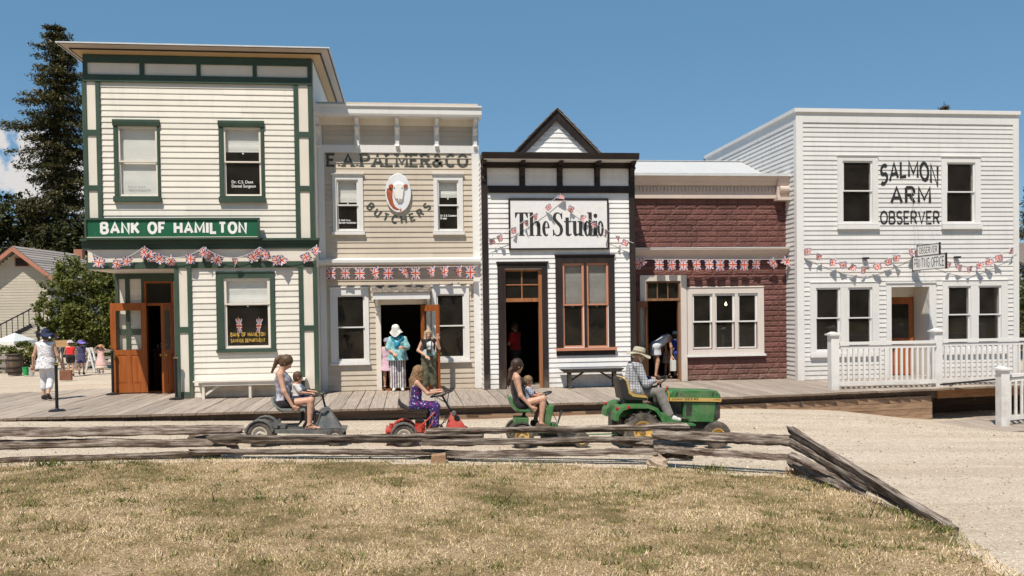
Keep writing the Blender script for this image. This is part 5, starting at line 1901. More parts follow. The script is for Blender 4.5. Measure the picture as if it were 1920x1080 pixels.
hX = 13.89
hs = thing('hanging_sign', 'white two-board hanging sign projecting from the newspaper office wall', 'sign', (hX, 21.7, 2.95))
yA, yB = 22.4, 20.95
SIGNW = plain('hanging_sign_white', (0.85, 0.85, 0.83), 0.5, 0, 0.06)
zlo, zhi = 2.98, 3.34
m = MB()
m.box(hX - 0.015, hX + 0.015, yB, yA, zlo, zhi)
m.build('lower_board', SIGNW, hs)
z2, z3 = 3.36, 3.63
yA2, yB2 = 22.18, 21.22
m = MB()
m.box(hX - 0.015, hX + 0.015, yB2, yA2, z2, z3)
m.build('upper_board', SIGNW, hs)
for (a, b, c, d) in ((yB, yA, zlo, zhi), (yB2, yA2, z2, z3)):
    m = MB()
    m.box(hX - 0.022, hX + 0.022, a - 0.03, a, c - 0.03, d + 0.03)
    m.box(hX - 0.022, hX + 0.022, b, b + 0.03, c - 0.03, d + 0.03)
    m.box(hX - 0.021, hX + 0.021, a, b, c - 0.015, c)
    m.box(hX - 0.021, hX + 0.021, a, b, d, d + 0.012)
    m.build('edge', BLACKBROWN, hs)
m = MB()
for yy in (yA - 0.2, yB + 0.15):
    m.tube([(hX, yy, z3 if yB2 < yy < yA2 else zhi), (hX + 0.02, OY - 0.02, 5.25)], 0.004, 5)
m.tube([(hX, yB, zhi), (hX, yB2, z3)], 0.004, 5)
m.build('wire', plain('grey_wire', (0.35, 0.33, 0.3), 0.6), hs)

def sign_text(txt, ya, yb, z0, z1, w):
    mb = text_line(MB(), txt, 0, 1, 0, 1, 0, w, gap=0.24)
    mb.v = [(hX - 0.0162 + p[1], ya + (yb - ya) * p[0], z0 + (z1 - z0) * p[2]) for p in mb.v]
    mb.build('lettering', PB, hs)

sign_text('PRINTING OFFICE', yA - 0.05, yB + 0.05, zlo + 0.05, zhi - 0.05, 0.13)
sign_text('OBSERVER', yA2 - 0.07, yB2 + 0.07, z2 + 0.05, z3 - 0.05, 0.13)

# ================================================================== RAILINGS AND RAMP
RAILW = paint('railing_white', (0.75, 0.745, 0.73), 0.4, 0.04, dirt_amt=0.08)
post_i = [0]

def rail_post(parent, x, y, z0, z1, w=0.2):
    m = MB()
    m.box(x - w / 2, x + w / 2, y - w / 2, y + w / 2, z0, z1)
    o = m.build('post', RAILW, parent)
    m = MB()
    m.box(x - w * 0.72, x + w * 0.72, y - w * 0.72, y + w * 0.72, z1, z1 + 0.04)
    m.prism([(x - w * 0.6, z1 + 0.04), (x + w * 0.6, z1 + 0.04), (x, z1 + 0.085)], y - w * 0.55, y + w * 0.55, 'xz')
    m.build('cap', RAILW, o)

def rail_run(parent, xa, xb, y, za, zb, top, bot, n):
    MB().bar((xa, y, za + top - 0.035), (xb, y, zb + top - 0.035), 0.10, 0.07).build('top_rail', RAILW, parent)
    MB().bar((xa, y, za + top - 0.13), (xb, y, zb + top - 0.13), 0.04, 0.08).build('sub_rail', RAILW, parent)
    MB().bar((xa, y, za + bot), (xb, y, zb + bot), 0.05, 0.09).build('bottom_rail', RAILW, parent)
    for i in range(n):
        t = (i + 0.5) / n
        x = xa + (xb - xa) * t
        z = za + (zb - za) * t
        box('baluster', RAILW, parent, x - 0.026, x + 0.026, y - 0.02, y + 0.02, z + bot + 0.045, z + top - 0.171)

p1 = (10.167, 19.737)
p2 = (12.987, 19.984)
rl = thing('deck_railing', 'white wooden balustrade along the boardwalk before the newspaper office', 'railing', (p1[0], p1[1], 0))
ztp = 1.377 - 0.06
rail_post(rl, p1[0], p1[1], -0.0, ztp)
rail_post(rl, p2[0], p2[1], -0.0, ztp + 0.03)
rail_post(rl, 17.6, 20.3, 0.0, ztp + 0.03)
rtop = 1.142
rail_run(rl, p1[0] + 0.1, p2[0] - 0.1, (p1[1] + p2[1]) / 2, 0, 0, rtop, 0.13, 19)
rail_run(rl, p2[0] + 0.1, 17.5, 20.1, 0, 0, rtop + 0.01, 0.13, 31)

lp = (13.163, 17.826)
rmp = thing('ramp', 'grey plank ramp rising to the right beside the boardwalk', 'ramp', (12.6, 17.9, -0.8))
ya_, yb_ = 17.05, 19.15
k_ = 0
xx = 12.05
rp_mesh = plank_mesh('plank', 0.145, 2.0, 0.04)
rot_mesh = MB()
while xx < 19.2:
    zz = -0.74 + max(0, xx - 12.6) * 0.055
    o = link('plank', rp_mesh, rmp, (xx - 12.6, ya_ - 17.9, zz + 0.8 + random.uniform(-0.003, 0.003)))
    o.rotation_euler = (0, -0.05, random.uniform(-0.002, 0.002))
    xx += 0.152
MB().bar((12.1, ya_ + 0.12, -0.85), (19.2, ya_ + 0.12, -0.48), 0.05, 0.14).build('stringer', skirt_mat, rmp)
MB().bar((12.1, yb_ - 0.2, -0.85), (19.2, yb_ - 0.2, -0.48), 0.05, 0.14).build('stringer', skirt_mat, rmp)
r2 = thing('ramp_railing', 'white balustrade of the lower ramp at the right edge', 'railing', (lp[0], lp[1], -0.72))
rail_post(r2, lp[0], lp[1], -0.74, 0.6 - 0.06, 0.2)
rail_run(r2, lp[0] + 0.1, 18.5, lp[1], -0.68, -0.36, 0.455 + 0.66, 0.13, 36)
gr_ = thing('handrail', 'thin black metal handrail slanting up beside the white posts', 'handrail', (12.9, 19.3, -0.1))
a_, b_ = (12.769, 19.5, 0.085), (12.825, 17.5, 0.422)
MB().tube([a_, (a_[0] + 0.8, 19.35, a_[2] + 0.07), (17.5, 19.35, a_[2] + 0.33)], 0.022, 8).build('rail', BLACKMETAL, gr_, True)
m = MB()
for xq in (13.0, 14.6, 16.2):
    m = MB()
    m.bar((xq, 19.35, a_[2] + 0.05 * (xq - 12.9)), (xq, 19.47, a_[2] - 0.05 + 0.05 * (xq - 12.9)), 0.02, 0.02)
    m.build('bracket', BLACKMETAL, gr_)
eb = wood('orange_beam', (0.16, 0.07, 0.03), (0.33, 0.16, 0.07), (0.42, 0.23, 0.12), 'x', 0.8, 0.8, 0.1)
MB().bar((12.75, deck_edge(12.75) + 0.14, -0.16), (19.4, deck_edge(19.4) + 0.14, -0.16), 0.05, 0.2).build('edge_beam', eb, walk)
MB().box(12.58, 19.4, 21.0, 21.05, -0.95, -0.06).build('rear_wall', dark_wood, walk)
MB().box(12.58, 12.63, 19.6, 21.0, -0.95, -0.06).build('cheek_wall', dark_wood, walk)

# ================================================================== TREES
def leaf_mat(name, dark, mid, light, trans=0.25):
    if name in MATS: return MATS[name]
    m, nt, b = nodes(name, 0.55, 0, 0.3)
    at = nt.nodes.new('ShaderNodeAttribute')
    at.attribute_name = 'rnd'
    n = noise(nt, 1.1, 3, 0.6, position(nt))
    f = math_(nt, 'ADD', math_(nt, 'MULTIPLY', at.outputs['Fac'], 0.6), math_(nt, 'MULTIPLY', n.outputs['Fac'], 0.45))
    r = ramp(nt, f, [(0.2, dark), (0.5, mid), (0.85, light)])
    nt.links.new(r.outputs[0], b.inputs['Base Color'])
    tl = nt.nodes.new('ShaderNodeBsdfTranslucent')
    nt.links.new(mixc(nt, 1.0, r.outputs[0], (1.0, 1.15, 0.55, 1), 'MULTIPLY'), tl.inputs['Color'])
    mx = nt.nodes.new('ShaderNodeMixShader')
    mx.inputs[0].default_value = trans
    out = nt.nodes['Material Output']
    nt.links.new(b.outputs[0], mx.inputs[1])
    nt.links.new(tl.outputs[0], mx.inputs[2])
    nt.links.new(mx.outputs[0], out.inputs['Surface'])
    MATS[name] = m
    return m

BARK = wood('bark', (0.035, 0.025, 0.02), (0.085, 0.065, 0.05), (0.14, 0.11, 0.085), 'z', 0.95, 0.5, 0.1, obj=True)
NEEDLE = leaf_mat('fir_needles', (0.034, 0.034, 0.014), (0.075, 0.068, 0.028), (0.15, 0.13, 0.058), 0.18)
NEEDLE2 = leaf_mat('dark_needles', (0.02, 0.02, 0.01), (0.04, 0.038, 0.016), (0.085, 0.075, 0.03), 0.12)
LEAF = leaf_mat('lilac_leaves', (0.042, 0.055, 0.012), (0.115, 0.13, 0.028), (0.26, 0.265, 0.075), 0.3)
LEAFD = leaf_mat('dark_leaves', (0.018, 0.022, 0.008), (0.04, 0.045, 0.014), (0.085, 0.085, 0.03), 0.2)

def soup_faces(c, d, n, L, W):
    s = np.cross(d, n)
    s /= np.linalg.norm(s, axis=1, keepdims=True) + 1e-9
    a = c - d * (L * 0.5)[:, None]
    b = c + s * (W * 0.5)[:, None]
    e = c + d * (L * 0.5)[:, None]
    f = c - s * (W * 0.5)[:, None]
    return np.stack([a, b, e, f], 1).reshape(-1, 3)

def unit(v):
    return v / (np.linalg.norm(v, axis=1, keepdims=True) + 1e-9)

def conifer(name, label, x, y, z, H, R, seed, mat, droop=0.28, whorls=46, per=9, dens=1.0, group=None, trunk_r=0.028, leaf=1.0, lop=0.0, shape=0.7):
    rg = np.random.default_rng(seed)
    t = thing(name, label, 'tree', (x, y, z), 0, group, local=True)
    m = MB()
    m.tube([(0, 0, 0), (rg.normal(0, 0.05), 0.03, H * 0.3), (rg.normal(0, 0.08), 0, H * 0.65), (0, 0, H)], [H * trunk_r, H * trunk_r * 0.75, H * trunk_r * 0.38, 0.012], 10)
    C, D, N, LL = [], [], [], []
    for w in range(whorls):
        f = 0.07 + 0.93 * (w / whorls)
        zz = H * f
        env = R * (1 - f) ** shape * (0.74 + 0.34 * math.sin(w * 2.4 + seed) * math.sin(w * 0.7)) + 0.10
        for b in range(per):
            a = rg.uniform(0, 2 * PI)
            l = env * rg.uniform(0.55, 1.18) * (1 + lop * math.cos(a))
            up = 0.30 * (f - 0.35)
            k = max(3, int(l / 0.24))
            u = np.linspace(0.12, 1.0, k)
            px_ = np.cos(a) * l * u
            py_ = np.sin(a) * l * u
            pz = zz + l * (up * u - droop * u ** 1.6) + 0.10 * l * u ** 4
            if l > 0.5:
                m.tube([(0, 0, zz), (px_[k // 2], py_[k // 2], pz[k // 2]), (px_[-1], py_[-1], pz[-1])], [0.016 + 0.02 * l / R, 0.014, 0.004], 4, caps=False)
            cnt = max(1, int(round(5 * dens)))
            for i in range(k):
                spread = (0.30 * (1 - u[i]) + 0.10) * l * 0.55 + 0.06
                off_ = rg.normal(0, 1, (cnt, 3)) * np.array([spread, spread, 0.05 + 0.02 * l])
                off_[:, 2] -= np.abs(rg.normal(0, 0.10, cnt))
                c = np.array([px_[i], py_[i], pz[i]]) + off_
                out = np.array([np.cos(a), np.sin(a), -0.25])
                d = unit(out + rg.normal(0, 0.75, (cnt, 3)))
                C.append(c); D.append(d); N.append(unit(rg.normal(0, 0.5, (cnt, 3)) + np.array([0, 0, 1.0])))
                LL.append(rg.uniform(0.13, 0.32, cnt) * leaf)
    m.build('trunk', BARK, t)
    C, D, N, LL = np.concatenate(C), np.concatenate(D), np.concatenate(N), np.concatenate(LL)
    V = soup_faces(C, D, N, LL, LL * rg.uniform(0.22, 0.42, len(LL)))
    link('crown', tri_soup('crown', V, mat, rg.random(len(C)), 4), t)
    return t

def broadleaf(name, label, x, y, z, H, lobes, seed, mat, n=26000, leaf=0.13, cat='tree', group=None, trunk=0.07, shoots=0):
    rg = np.random.default_rng(seed)
    t = thing(name, label, cat, (x, y, z), 0, group, local=True)
    m = MB()
    m.tube([(0, 0, 0), (0.04, 0.02, H * 0.2), (0, 0, H * 0.45)], [trunk, trunk * 0.8, trunk * 0.5], 8)
    C = []
    tot = sum(l[3] * l[4] * l[5] for l in lobes) ** 1.0
    for l in lobes:
        c0, r0 = np.array(l[:3]), np.array(l[3:])
        m.tube([(0, 0, H * 0.2), tuple(c0 * np.array([0.5, 0.5, 0.8])), tuple(c0)], [trunk * 0.6, trunk * 0.35, 0.015], 5, caps=False)
        k = int(n * (l[3] * l[4] * l[5]) / tot)
        nc = max(6, k // 90)
        dirs = unit(rg.normal(0, 1, (nc, 3)))
        cc = c0 + dirs * r0 * rg.uniform(0.45, 1.0, (nc, 1)) ** 0.6
        idx = rg.integers(0, nc, k)
        C.append(cc[idx] + rg.normal(0, 1, (k, 3)) * r0.mean() * rg.uniform(0.07, 0.17, (nc, 1))[idx])
    for s in range(shoots):
        a = rg.uniform(0, 2 * PI)
        l = lobes[rg.integers(0, len(lobes))]
        el = rg.uniform(0.15, 1.2)
        d = np.array([math.cos(a) * math.cos(el), math.sin(a) * math.cos(el), math.sin(el)])
        p0 = np.array(l[:3]) + d * np.array(l[3:]) * 0.8
        Ls = rg.uniform(0.3, 0.8) * np.mean(l[3:]) * 0.8
        k = 46
        u = rg.random(k)
        C.append(p0 + d * (u * Ls)[:, None] + rg.normal(0, 0.055, (k, 3)))
        m.tube([tuple(p0 - d * 0.4), tuple(p0 + d * Ls)], [0.012, 0.004], 4, caps=False)
    C = np.concatenate(C)
    k = len(C)
    D = unit(rg.normal(0, 1, (k, 3)) + np.array([0, 0, -0.25]))
    N = unit(rg.normal(0, 0.6, (k, 3)) + np.array([0, -0.35, 0.9]))
    LL = rg.uniform(0.6, 1.3, k) * leaf
    V = soup_faces(C, D, N, LL, LL * rg.uniform(0.5, 0.75, k))
    m.build('trunk', BARK, t)
    link('crown', tri_soup('crown', V, mat, rg.random(k), 4), t)
    return t

def place(px_top, Y):
    return px_top

tp = (-24.8, 66, 23.364)
conifer('fir_tree', 'tall dark brown-green fir rising behind the left corner of the bank', tp[0], 66, 0, tp[2], 5.1, 5, NEEDLE, droop=0.26, whorls=46, per=10, dens=3.6, leaf=1.25, shape=0.48)
tq = (-27.271, 64, 11.211)
broadleaf('dark_tree', 'dark leafy tree at the left edge beyond the gabled house', tq[0] - 1.5, 66, 0, tq[2],
          [(0, 0, tq[2] * 0.82, 2.6, 2.4, 1.9), (-2.2, 0, tq[2] * 0.6, 2.2, 2, 2.2), (1.6, 0, tq[2] * 0.55, 2.3, 2, 2.2), (0, 0, tq[2] * 0.35, 3, 2.4, 2.4)], 21, LEAFD, 16000, 0.34, group='trees behind the gabled house')
tq = (-22.018, 62, 9.308)
broadleaf('dark_tree', 'dark leafy tree close behind the roof ridge of the gabled house', tq[0] + 0.4, 64, 0, tq[2],
          [(0, 0, tq[2] * 0.8, 2.8, 2.4, 1.9), (-2.6, 0, tq[2] * 0.66, 2.4, 2, 2.0), (2.4, 0, tq[2] * 0.6, 2.6, 2, 2.2), (-0.5, 0, tq[2] * 0.4, 3.4, 2.4, 2.6)], 22, LEAFD, 18000, 0.34, group='trees behind the gabled house')
tq = (-28.267, 70, 10.051)
conifer('dark_fir', 'dark fir directly behind the gabled house peak', tq[0], 70, 0, tq[2] + 0.5, 3.4, 23, NEEDLE2, whorls=30, per=9, dens=2.4, leaf=1.3, group='trees behind the gabled house')
tg = (-13.004, 36.5, 4.486)
LH_ = tg[2]
broadleaf('lilac_tree', 'bushy sunlit green tree left of the bank porch', tg[0] + 0.35, 36.5, 0, LH_,
          [(-0.2, 0, LH_ * 0.82, 1.15, 0.9, 0.7), (0.95, 0, LH_ * 0.68, 1.0, 0.9, 1.0), (-1.15, -0.1, LH_ * 0.64, 0.65, 0.7, 0.55), (-1.5, -0.1, LH_ * 0.46, 0.6, 0.6, 0.6), (-1.35, -0.1, LH_ * 0.28, 0.55, 0.6, 0.6), (0.3, -0.2, LH_ * 0.45, 1.25, 1.0, 1.0), (-0.55, -0.1, LH_ * 0.40, 0.75, 0.8, 0.8), (1.1, 0, LH_ * 0.33, 0.9, 0.9, 0.9), (0.2, -0.2, LH_ * 0.22, 1.0, 0.8, 0.7), (1.5, 0.3, LH_ * 0.8, 0.6, 0.6, 0.6)], 31, LEAF, 34000, 0.125, shoots=60, trunk=0.06)
for (px_, lab, sd_) in (((29.769, 45, 13.344), 'fir tip showing above the newspaper office parapet', 41), ((16.083, 45, 10.12), 'tiny fir tip beside the white side wall of the newspaper office', 42)):
    conifer('fir_tree', lab, px_[0], 45, 0, px_[2], 2.0, sd_, NEEDLE, whorls=34, per=7, dens=1.6, leaf=1.0)
te = (31.083, 40, 8.294)
conifer('fir_tree', 'fir at the right edge past the newspaper office', te[0] + 0.3, 40, 0, te[2], 2.2, 43, NEEDLE, whorls=40, per=9, dens=2.2, leaf=1.0)
tb = (23.149, 30, 3.015)
broadleaf('hedge_bush', 'green bush at the right edge behind the white balustrade', tb[0] + 0.2, 30, -0.3, tb[2], [(0, 0, tb[2] * 0.55, 1.0, 0.8, tb[2] * 0.5), (0.9, 0, tb[2] * 0.45, 0.9, 0.8, tb[2] * 0.45)], 44, LEAF, 7000, 0.11, 'bush')
for i, (a, lab) in enumerate((((-15.252, 35, 1.031), 'loose green shrub behind the wooden barrel at the left edge'), ((-14.767, 35.5, 1.128), 'rounded green shrub between barrel and white canopy'))):
    broadleaf('shrub', lab, a[0], a[1], 0, a[2], [(0, 0, a[2] * 0.5, 0.7, 0.6, a[2] * 0.5), (0.55, 0, a[2] * 0.4, 0.5, 0.5, a[2] * 0.42), (-0.5, 0, a[2] * 0.4, 0.5, 0.5, a[2] * 0.4)], 51 + i, LEAF, 3600, 0.10, 'shrub', 'shrubs along the far side of the street', 0.02)
def hill_h(x, y):
    t = np.clip((-90 - y) / 420.0, 0, 1)
    r = 0.75 + 0.2 * np.sin(x * 0.006 + 1.2) + 0.08 * np.sin(x * 0.021)
    return -1.0 + 150 * r * t ** 0.8 + 4.0 * np.sin(x * 0.11) * np.sin(y * 0.13) * (t > 0)

fm_, fnt, fb = nodes('forest', 0.95, 0, 0.1)
fr_ = ramp(fnt, noise(fnt, 0.06, 6, 0.7, position(fnt)).outputs['Fac'], [(0.35, (0.03, 0.03, 0.016)), (0.65, (0.085, 0.08, 0.04))])
fnt.links.new(fr_.outputs[0], fb.inputs['Base Color'])
tag(link('hills', grid_mesh('hills', np.linspace(-1500, 1500, 121), np.linspace(-700, -90, 50), hill_h, fm_)), 'wooded hillside across the valley', kind='structure')

# ================================================================== GABLED HOUSE AT THE LEFT
HY = 50.0
pk = (-21.005, 5.836)
er = (-19.007, 4.192)
hw_ = er[0] - pk[0]
rise = pk[1] - er[1]
house = thing('gabled_house', 'small cream gabled house with salmon bargeboards and grey shingle roof', 'house', (pk[0], HY, 0))
HCREAM = paint('house_cream', (0.62, 0.56, 0.46), 0.6, 0.08)
SALM = paint('salmon_paint', (0.47, 0.20, 0.135), 0.5, 0.1)
ROOFG = wood('grey_roof_shingle', (0.22, 0.185, 0.165), (0.37, 0.32, 0.29), (0.5, 0.44, 0.40), 'x', 0.9, 1.0, 0.2)
ww_ = hw_ - 0.38
sl_ = rise / hw_
cX, cZ = pk
sk = 0.13
m = MB()
zw = cZ - 0.12 - sl_ * ww_
m.add([(cX - ww_, HY, -0.2), (cX + ww_, HY, -0.2), (cX + ww_, HY, zw), (cX, HY, cZ - 0.12), (cX - ww_, HY, zw),
       (cX - ww_ + sk * 13, HY + 13, -0.2), (cX + ww_ + sk * 13, HY + 13, -0.2), (cX + ww_ + sk * 13, HY + 13, zw), (cX + sk * 13, HY + 13, cZ - 0.12), (cX - ww_ + sk * 13, HY + 13, zw)],
      [(0, 1, 2, 3, 4), (9, 8, 7, 6, 5), (1, 6, 7, 2), (0, 4, 9, 5)])
m.build('wall', HCREAM, house)
zz = 0.0
while zz < cZ - 0.45:
    hw1 = ww_ if zz < zw else (cZ - 0.12 - zz) / sl_
    box('board', HCREAM, house, cX - hw1 + 0.03, cX + hw1 - 0.03, HY - 0.022, HY - 0.001, zz, zz + 0.125)
    zz += 0.15
for s in (-1, 1):
    m = MB()
    a = (cX, cZ)
    b = (cX + s * hw_, er[1])
    th_ = 0.1
    f_, bk = HY - 0.55, HY + 13.3
    m.add([(a[0] + sk * (f_ - HY), f_, a[1]), (b[0] + sk * (f_ - HY), f_, b[1]), (b[0] + sk * (bk - HY), bk, b[1]), (a[0] + sk * (bk - HY), bk, a[1]),
           (a[0] + sk * (f_ - HY), f_, a[1] + th_), (b[0] + sk * (f_ - HY), f_, b[1] + th_), (b[0] + sk * (bk - HY), bk, b[1] + th_), (a[0] + sk * (bk - HY), bk, a[1] + th_)],
          [(0, 3, 2, 1), (4, 5, 6, 7), (0, 1, 5, 4), (1, 2, 6, 5), (2, 3, 7, 6)])
    ro = m.build('roof', ROOFG, house)
    for i in range(11):
        t0, t1 = i / 11, (i + 1.1) / 11
        p, q = (a[0] + (b[0] - a[0]) * t0, a[1] + (b[1] - a[1]) * t0 + th_ + 0.012), (a[0] + (b[0] - a[0]) * t1, a[1] + (b[1] - a[1]) * t1 + th_ + 0.05)
        mm = MB()
        mm.add([(p[0] + sk * (f_ - HY), f_ - 0.02, p[1]), (q[0] + sk * (f_ - HY), f_ - 0.02, q[1]), (q[0] + sk * (bk - HY), bk, q[1]), (p[0] + sk * (bk - HY), bk, p[1]),
                (q[0] + sk * (f_ - HY), f_ - 0.02, q[1] - 0.04), (q[0] + sk * (bk - HY), bk, q[1] - 0.04)], [(0, 1, 2, 3), (1, 4, 5, 2)])
        mm.build('shingle_course', ROOFG, ro)
    m = MB()
    m.add([(a[0] - 0.07, f_ - 0.03, a[1] + 0.07), (b[0] - 0.07, f_ - 0.03, b[1] + 0.07), (b[0] - 0.07, f_ - 0.03, b[1] - 0.16), (a[0] - 0.07, f_ - 0.03, a[1] - 0.18),
           (a[0] - 0.07, f_ + 0.01, a[1] + 0.07), (b[0] - 0.07, f_ + 0.01, b[1] + 0.07), (b[0] - 0.07, f_ + 0.01, b[1] - 0.16), (a[0] - 0.07, f_ + 0.01, a[1] - 0.18)],
          [(0, 1, 2, 3), (4, 7, 6, 5), (0, 4, 5, 1), (3, 2, 6, 7), (1, 5, 6, 2), (0, 3, 7, 4)])
    m.build('bargeboard', SALM, house)
vt = (-21.187, -20.447, 4.848, 5.371)
m = MB()
frame(m, vt[0], vt[1], vt[2], vt[3], 0.05, HY - 0.05, HY)
vo = m.build('gable_vent', SALM, house)
for i in range(6):
    zq_ = vt[2] + 0.05 + (vt[3] - vt[2] - 0.1) * i / 6
    MB().bar((vt[0] + 0.05, HY - 0.03, zq_ + 0.03), (vt[1] - 0.05, HY - 0.03, zq_ + 0.03), 0.03, 0.055, up=(0, -0.6, 0.8)).build('louvre', BLACKBROWN, vo)
chp = (-20.07, 6.082)
box('chimney', paint('chimney_brick', (0.42, 0.19, 0.12), 0.8, 0.2), house, chp[0] - 0.25, chp[0] + 0.25, 56, 56.5, 3.5, chp[1] + 0.15)
st = thing('outside_stair', 'black outside staircase with railing climbing across the gabled house', 'stairs', (pk[0] + 0.2, 47.5, 0))
s0, s1 = (-21.163, 0.807), (-19.371, 1.744)
ns = 14
for i in range(ns):
    t = i / (ns - 1)
    X_, Z_ = s0[0] + (s1[0] - s0[0]) * t, s0[1] + (s1[1] - s0[1]) * t
    box('tread', BLACKMETAL, st, X_ - 0.12, X_ + 0.14, 47.5, 48.5, Z_ - 0.03, Z_)
    if i % 2 == 0:
        box('baluster', BLACKMETAL, st, X_ - 0.015, X_ + 0.015, 47.48, 47.51, Z_, Z_ + 0.75)
MB().bar((s0[0], 47.46, s0[1] - 0.1), (s1[0], 47.46, s1[1] - 0.1), 0.05, 0.2).build('stringer', BLACKMETAL, st)
MB().bar((s0[0], 47.49, s0[1] + 0.78), (s1[0], 47.49, s1[1] + 0.78), 0.05, 0.06).build('handrail', BLACKMETAL, st)
box('landing', BLACKMETAL, st, s1[0] + 0.15, s1[0] + 1.6, 47.5, 48.7, s1[1] - 0.08, s1[1])
for i in range(8):
    X_ = s1[0] + 0.2 + i * 0.19
    box('baluster', BLACKMETAL, st, X_ - 0.015, X_ + 0.015, 47.48, 47.51, s1[1], s1[1] + 0.8)
box('handrail', BLACKMETAL, st, s1[0] + 0.1, s1[0] + 1.65, 47.47, 47.52, s1[1] + 0.8, s1[1] + 0.86)
for X_ in (s1[0] + 0.25, s1[0] + 1.5):
    box('post', BLACKMETAL, st, X_ - 0.05, X_ + 0.05, 47.6, 47.7, -0.1, s1[1] - 0.081)

CANV = plain('white_canvas', (0.78, 0.78, 0.76), 0.8, 0, 0.05)
for (c, lab) in (((-17.077, 1.059), 'white pop-up canopy at the far left edge'), ((-15.186, 1.072), 'white pop-up canopy beside the leafy tree')):
    yy = 39 if c[0] < -15 else 37.5
    tn = thing('market_canopy', lab, 'canopy', (c[0], yy, 0), 0, 'canopies beyond the street')
    hz_, pk_ = (1.05, 1.4) if yy == 39 else (1.15, 1.65)
    w_ = 0.42 if yy == 39 else 0.36
    x0, x1 = c[0] - w_, c[0] + w_ * (1.0)
    m = MB()
    y0_, y1_ = yy, yy + 2.2
    m.add([(x0, y0_, hz_), (x1, y0_, hz_), (x1, y1_, hz_), (x0, y1_, hz_), ((x0 + x1) / 2, (y0_ + y1_) / 2, pk_), (x0, y0_, hz_ - 0.16), (x1, y0_, hz_ - 0.16), (x1, y1_, hz_ - 0.16), (x0, y1_, hz_ - 0.16)],
          [(0, 1, 4), (1, 2, 4), (2, 3, 4), (3, 0, 4), (0, 5, 6, 1), (1, 6, 7, 2), (2, 7, 8, 3), (3, 8, 5, 0)])
    m.build('top', CANV, tn)
    for a, b in ((x0, y0_), (x1, y0_), (x0, y1_), (x1, y1_)):
        box('leg', WHITE2, tn, a - 0.025, a + 0.025, b - 0.025, b + 0.025, -0.05, hz_)

ff = thing('paddock_fence', 'grey weathered rail fence behind the children at left', 'fence', (-11.8, 35.2, 0))
fx0, fx1 = -12.783, -11.207
GREYW = wood('far_grey_wood', (0.16, 0.14, 0.125), (0.30, 0.27, 0.24), (0.42, 0.38, 0.34), 'x', 0.9, 0.8, 0.15)
zt_ = 0.694
for zq_ in (zt_, zt_ * 0.62, zt_ * 0.3):
    MB().bar((fx0, 35.2, zq_), (fx1 + 1, 35.2, zq_ + 0.03), 0.05, 0.12).build('rail', GREYW, ff)
for i in range(4):
    xq = fx0 + (fx1 + 1 - fx0) * i / 3
    box('post', GREYW, ff, xq - 0.06, xq + 0.06, 35.23, 35.35, -0.05, zt_ + 0.08)
lf = thing('paddock_fence', 'low grey rail fence at the left edge beside the barrel', 'fence', (-15.4, 34.2, 0))
for zq_ in (0.55, 0.25):
    MB().bar((-15.484, 34.2, zq_), (-14.813, 34.2, zq_ + 0.02), 0.05, 0.12).build('rail', GREYW, lf)
box('post', GREYW, lf, -15 - 0.06, -15 + 0.06, 34.23, 34.35, -0.05, 0.7)
bar_ = (-13.974, 32.746)
brl = thing('barrel', 'old wooden barrel with dark iron hoops at far left', 'barrel', (bar_[0], bar_[1], 0))
BW = wood('barrel_oak', (0.06, 0.04, 0.03), (0.135, 0.095, 0.07), (0.21, 0.155, 0.12), 'z', 0.85, 0.8, 0.1)
bc = (bar_[0], bar_[1], 0)
for i in range(18):
    a0, a1 = 2 * PI * i / 18 + 0.01, 2 * PI * (i + 1) / 18 - 0.01
    mm = MB()
    prof = [(0.215, 0.0), (0.26, 0.2), (0.27, 0.38), (0.26, 0.56), (0.22, 0.76)]
    vs = [(bc[0] + r * math.cos(a), bc[1] + r * math.sin(a), h_) for r, h_ in prof for a in (a0, a1)]
    mm.add(vs, [(2 * j, 2 * j + 1, 2 * j + 3, 2 * j + 2) for j in range(4)])
    mm.build('stave', BW, brl)
MB().lathe([(0.2, 0.02), (0.21, 0.72)], bc, 'z', 18).build('head', BW, brl)
for h_, r in ((0.08, 0.24), (0.24, 0.27), (0.52, 0.27), (0.68, 0.245)):
    MB().lathe([(r, h_), (r + 0.006, h_), (r + 0.006, h_ + 0.045), (r, h_ + 0.045)], bc, 'z', 24).build('hoop', BLACKMETAL, brl)
wp = (-14.715, 35.64)
whl = thing('wagon_wheel', 'dark wooden wagon wheel leaning behind the green bucket', 'wheel', (wp[0], wp[1], 0))
wc = (wp[0], wp[1] + 0.1, 0.44)
m = MB()
m.lathe([(0.40, -0.03), (0.44, -0.03), (0.44, 0.03), (0.40, 0.03), (0.40, -0.03)], wc, 'y', 28, caps=0)
m.build('rim', BW, whl)
MB().lathe([(0.03, -0.09), (0.075, -0.06), (0.075, 0.06), (0.03, 0.09)], wc, 'y', 12).build('hub', BW, whl)
for i in range(12):
    a = 2 * PI * i / 12
    MB().bar((wc[0] + 0.07 * math.cos(a), wc[1], wc[2] + 0.07 * math.sin(a)), (wc[0] + 0.41 * math.cos(a), wc[1], wc[2] + 0.41 * math.sin(a)), 0.028, 0.028, up=(0, 1, 0)).build('spoke', BW, whl)
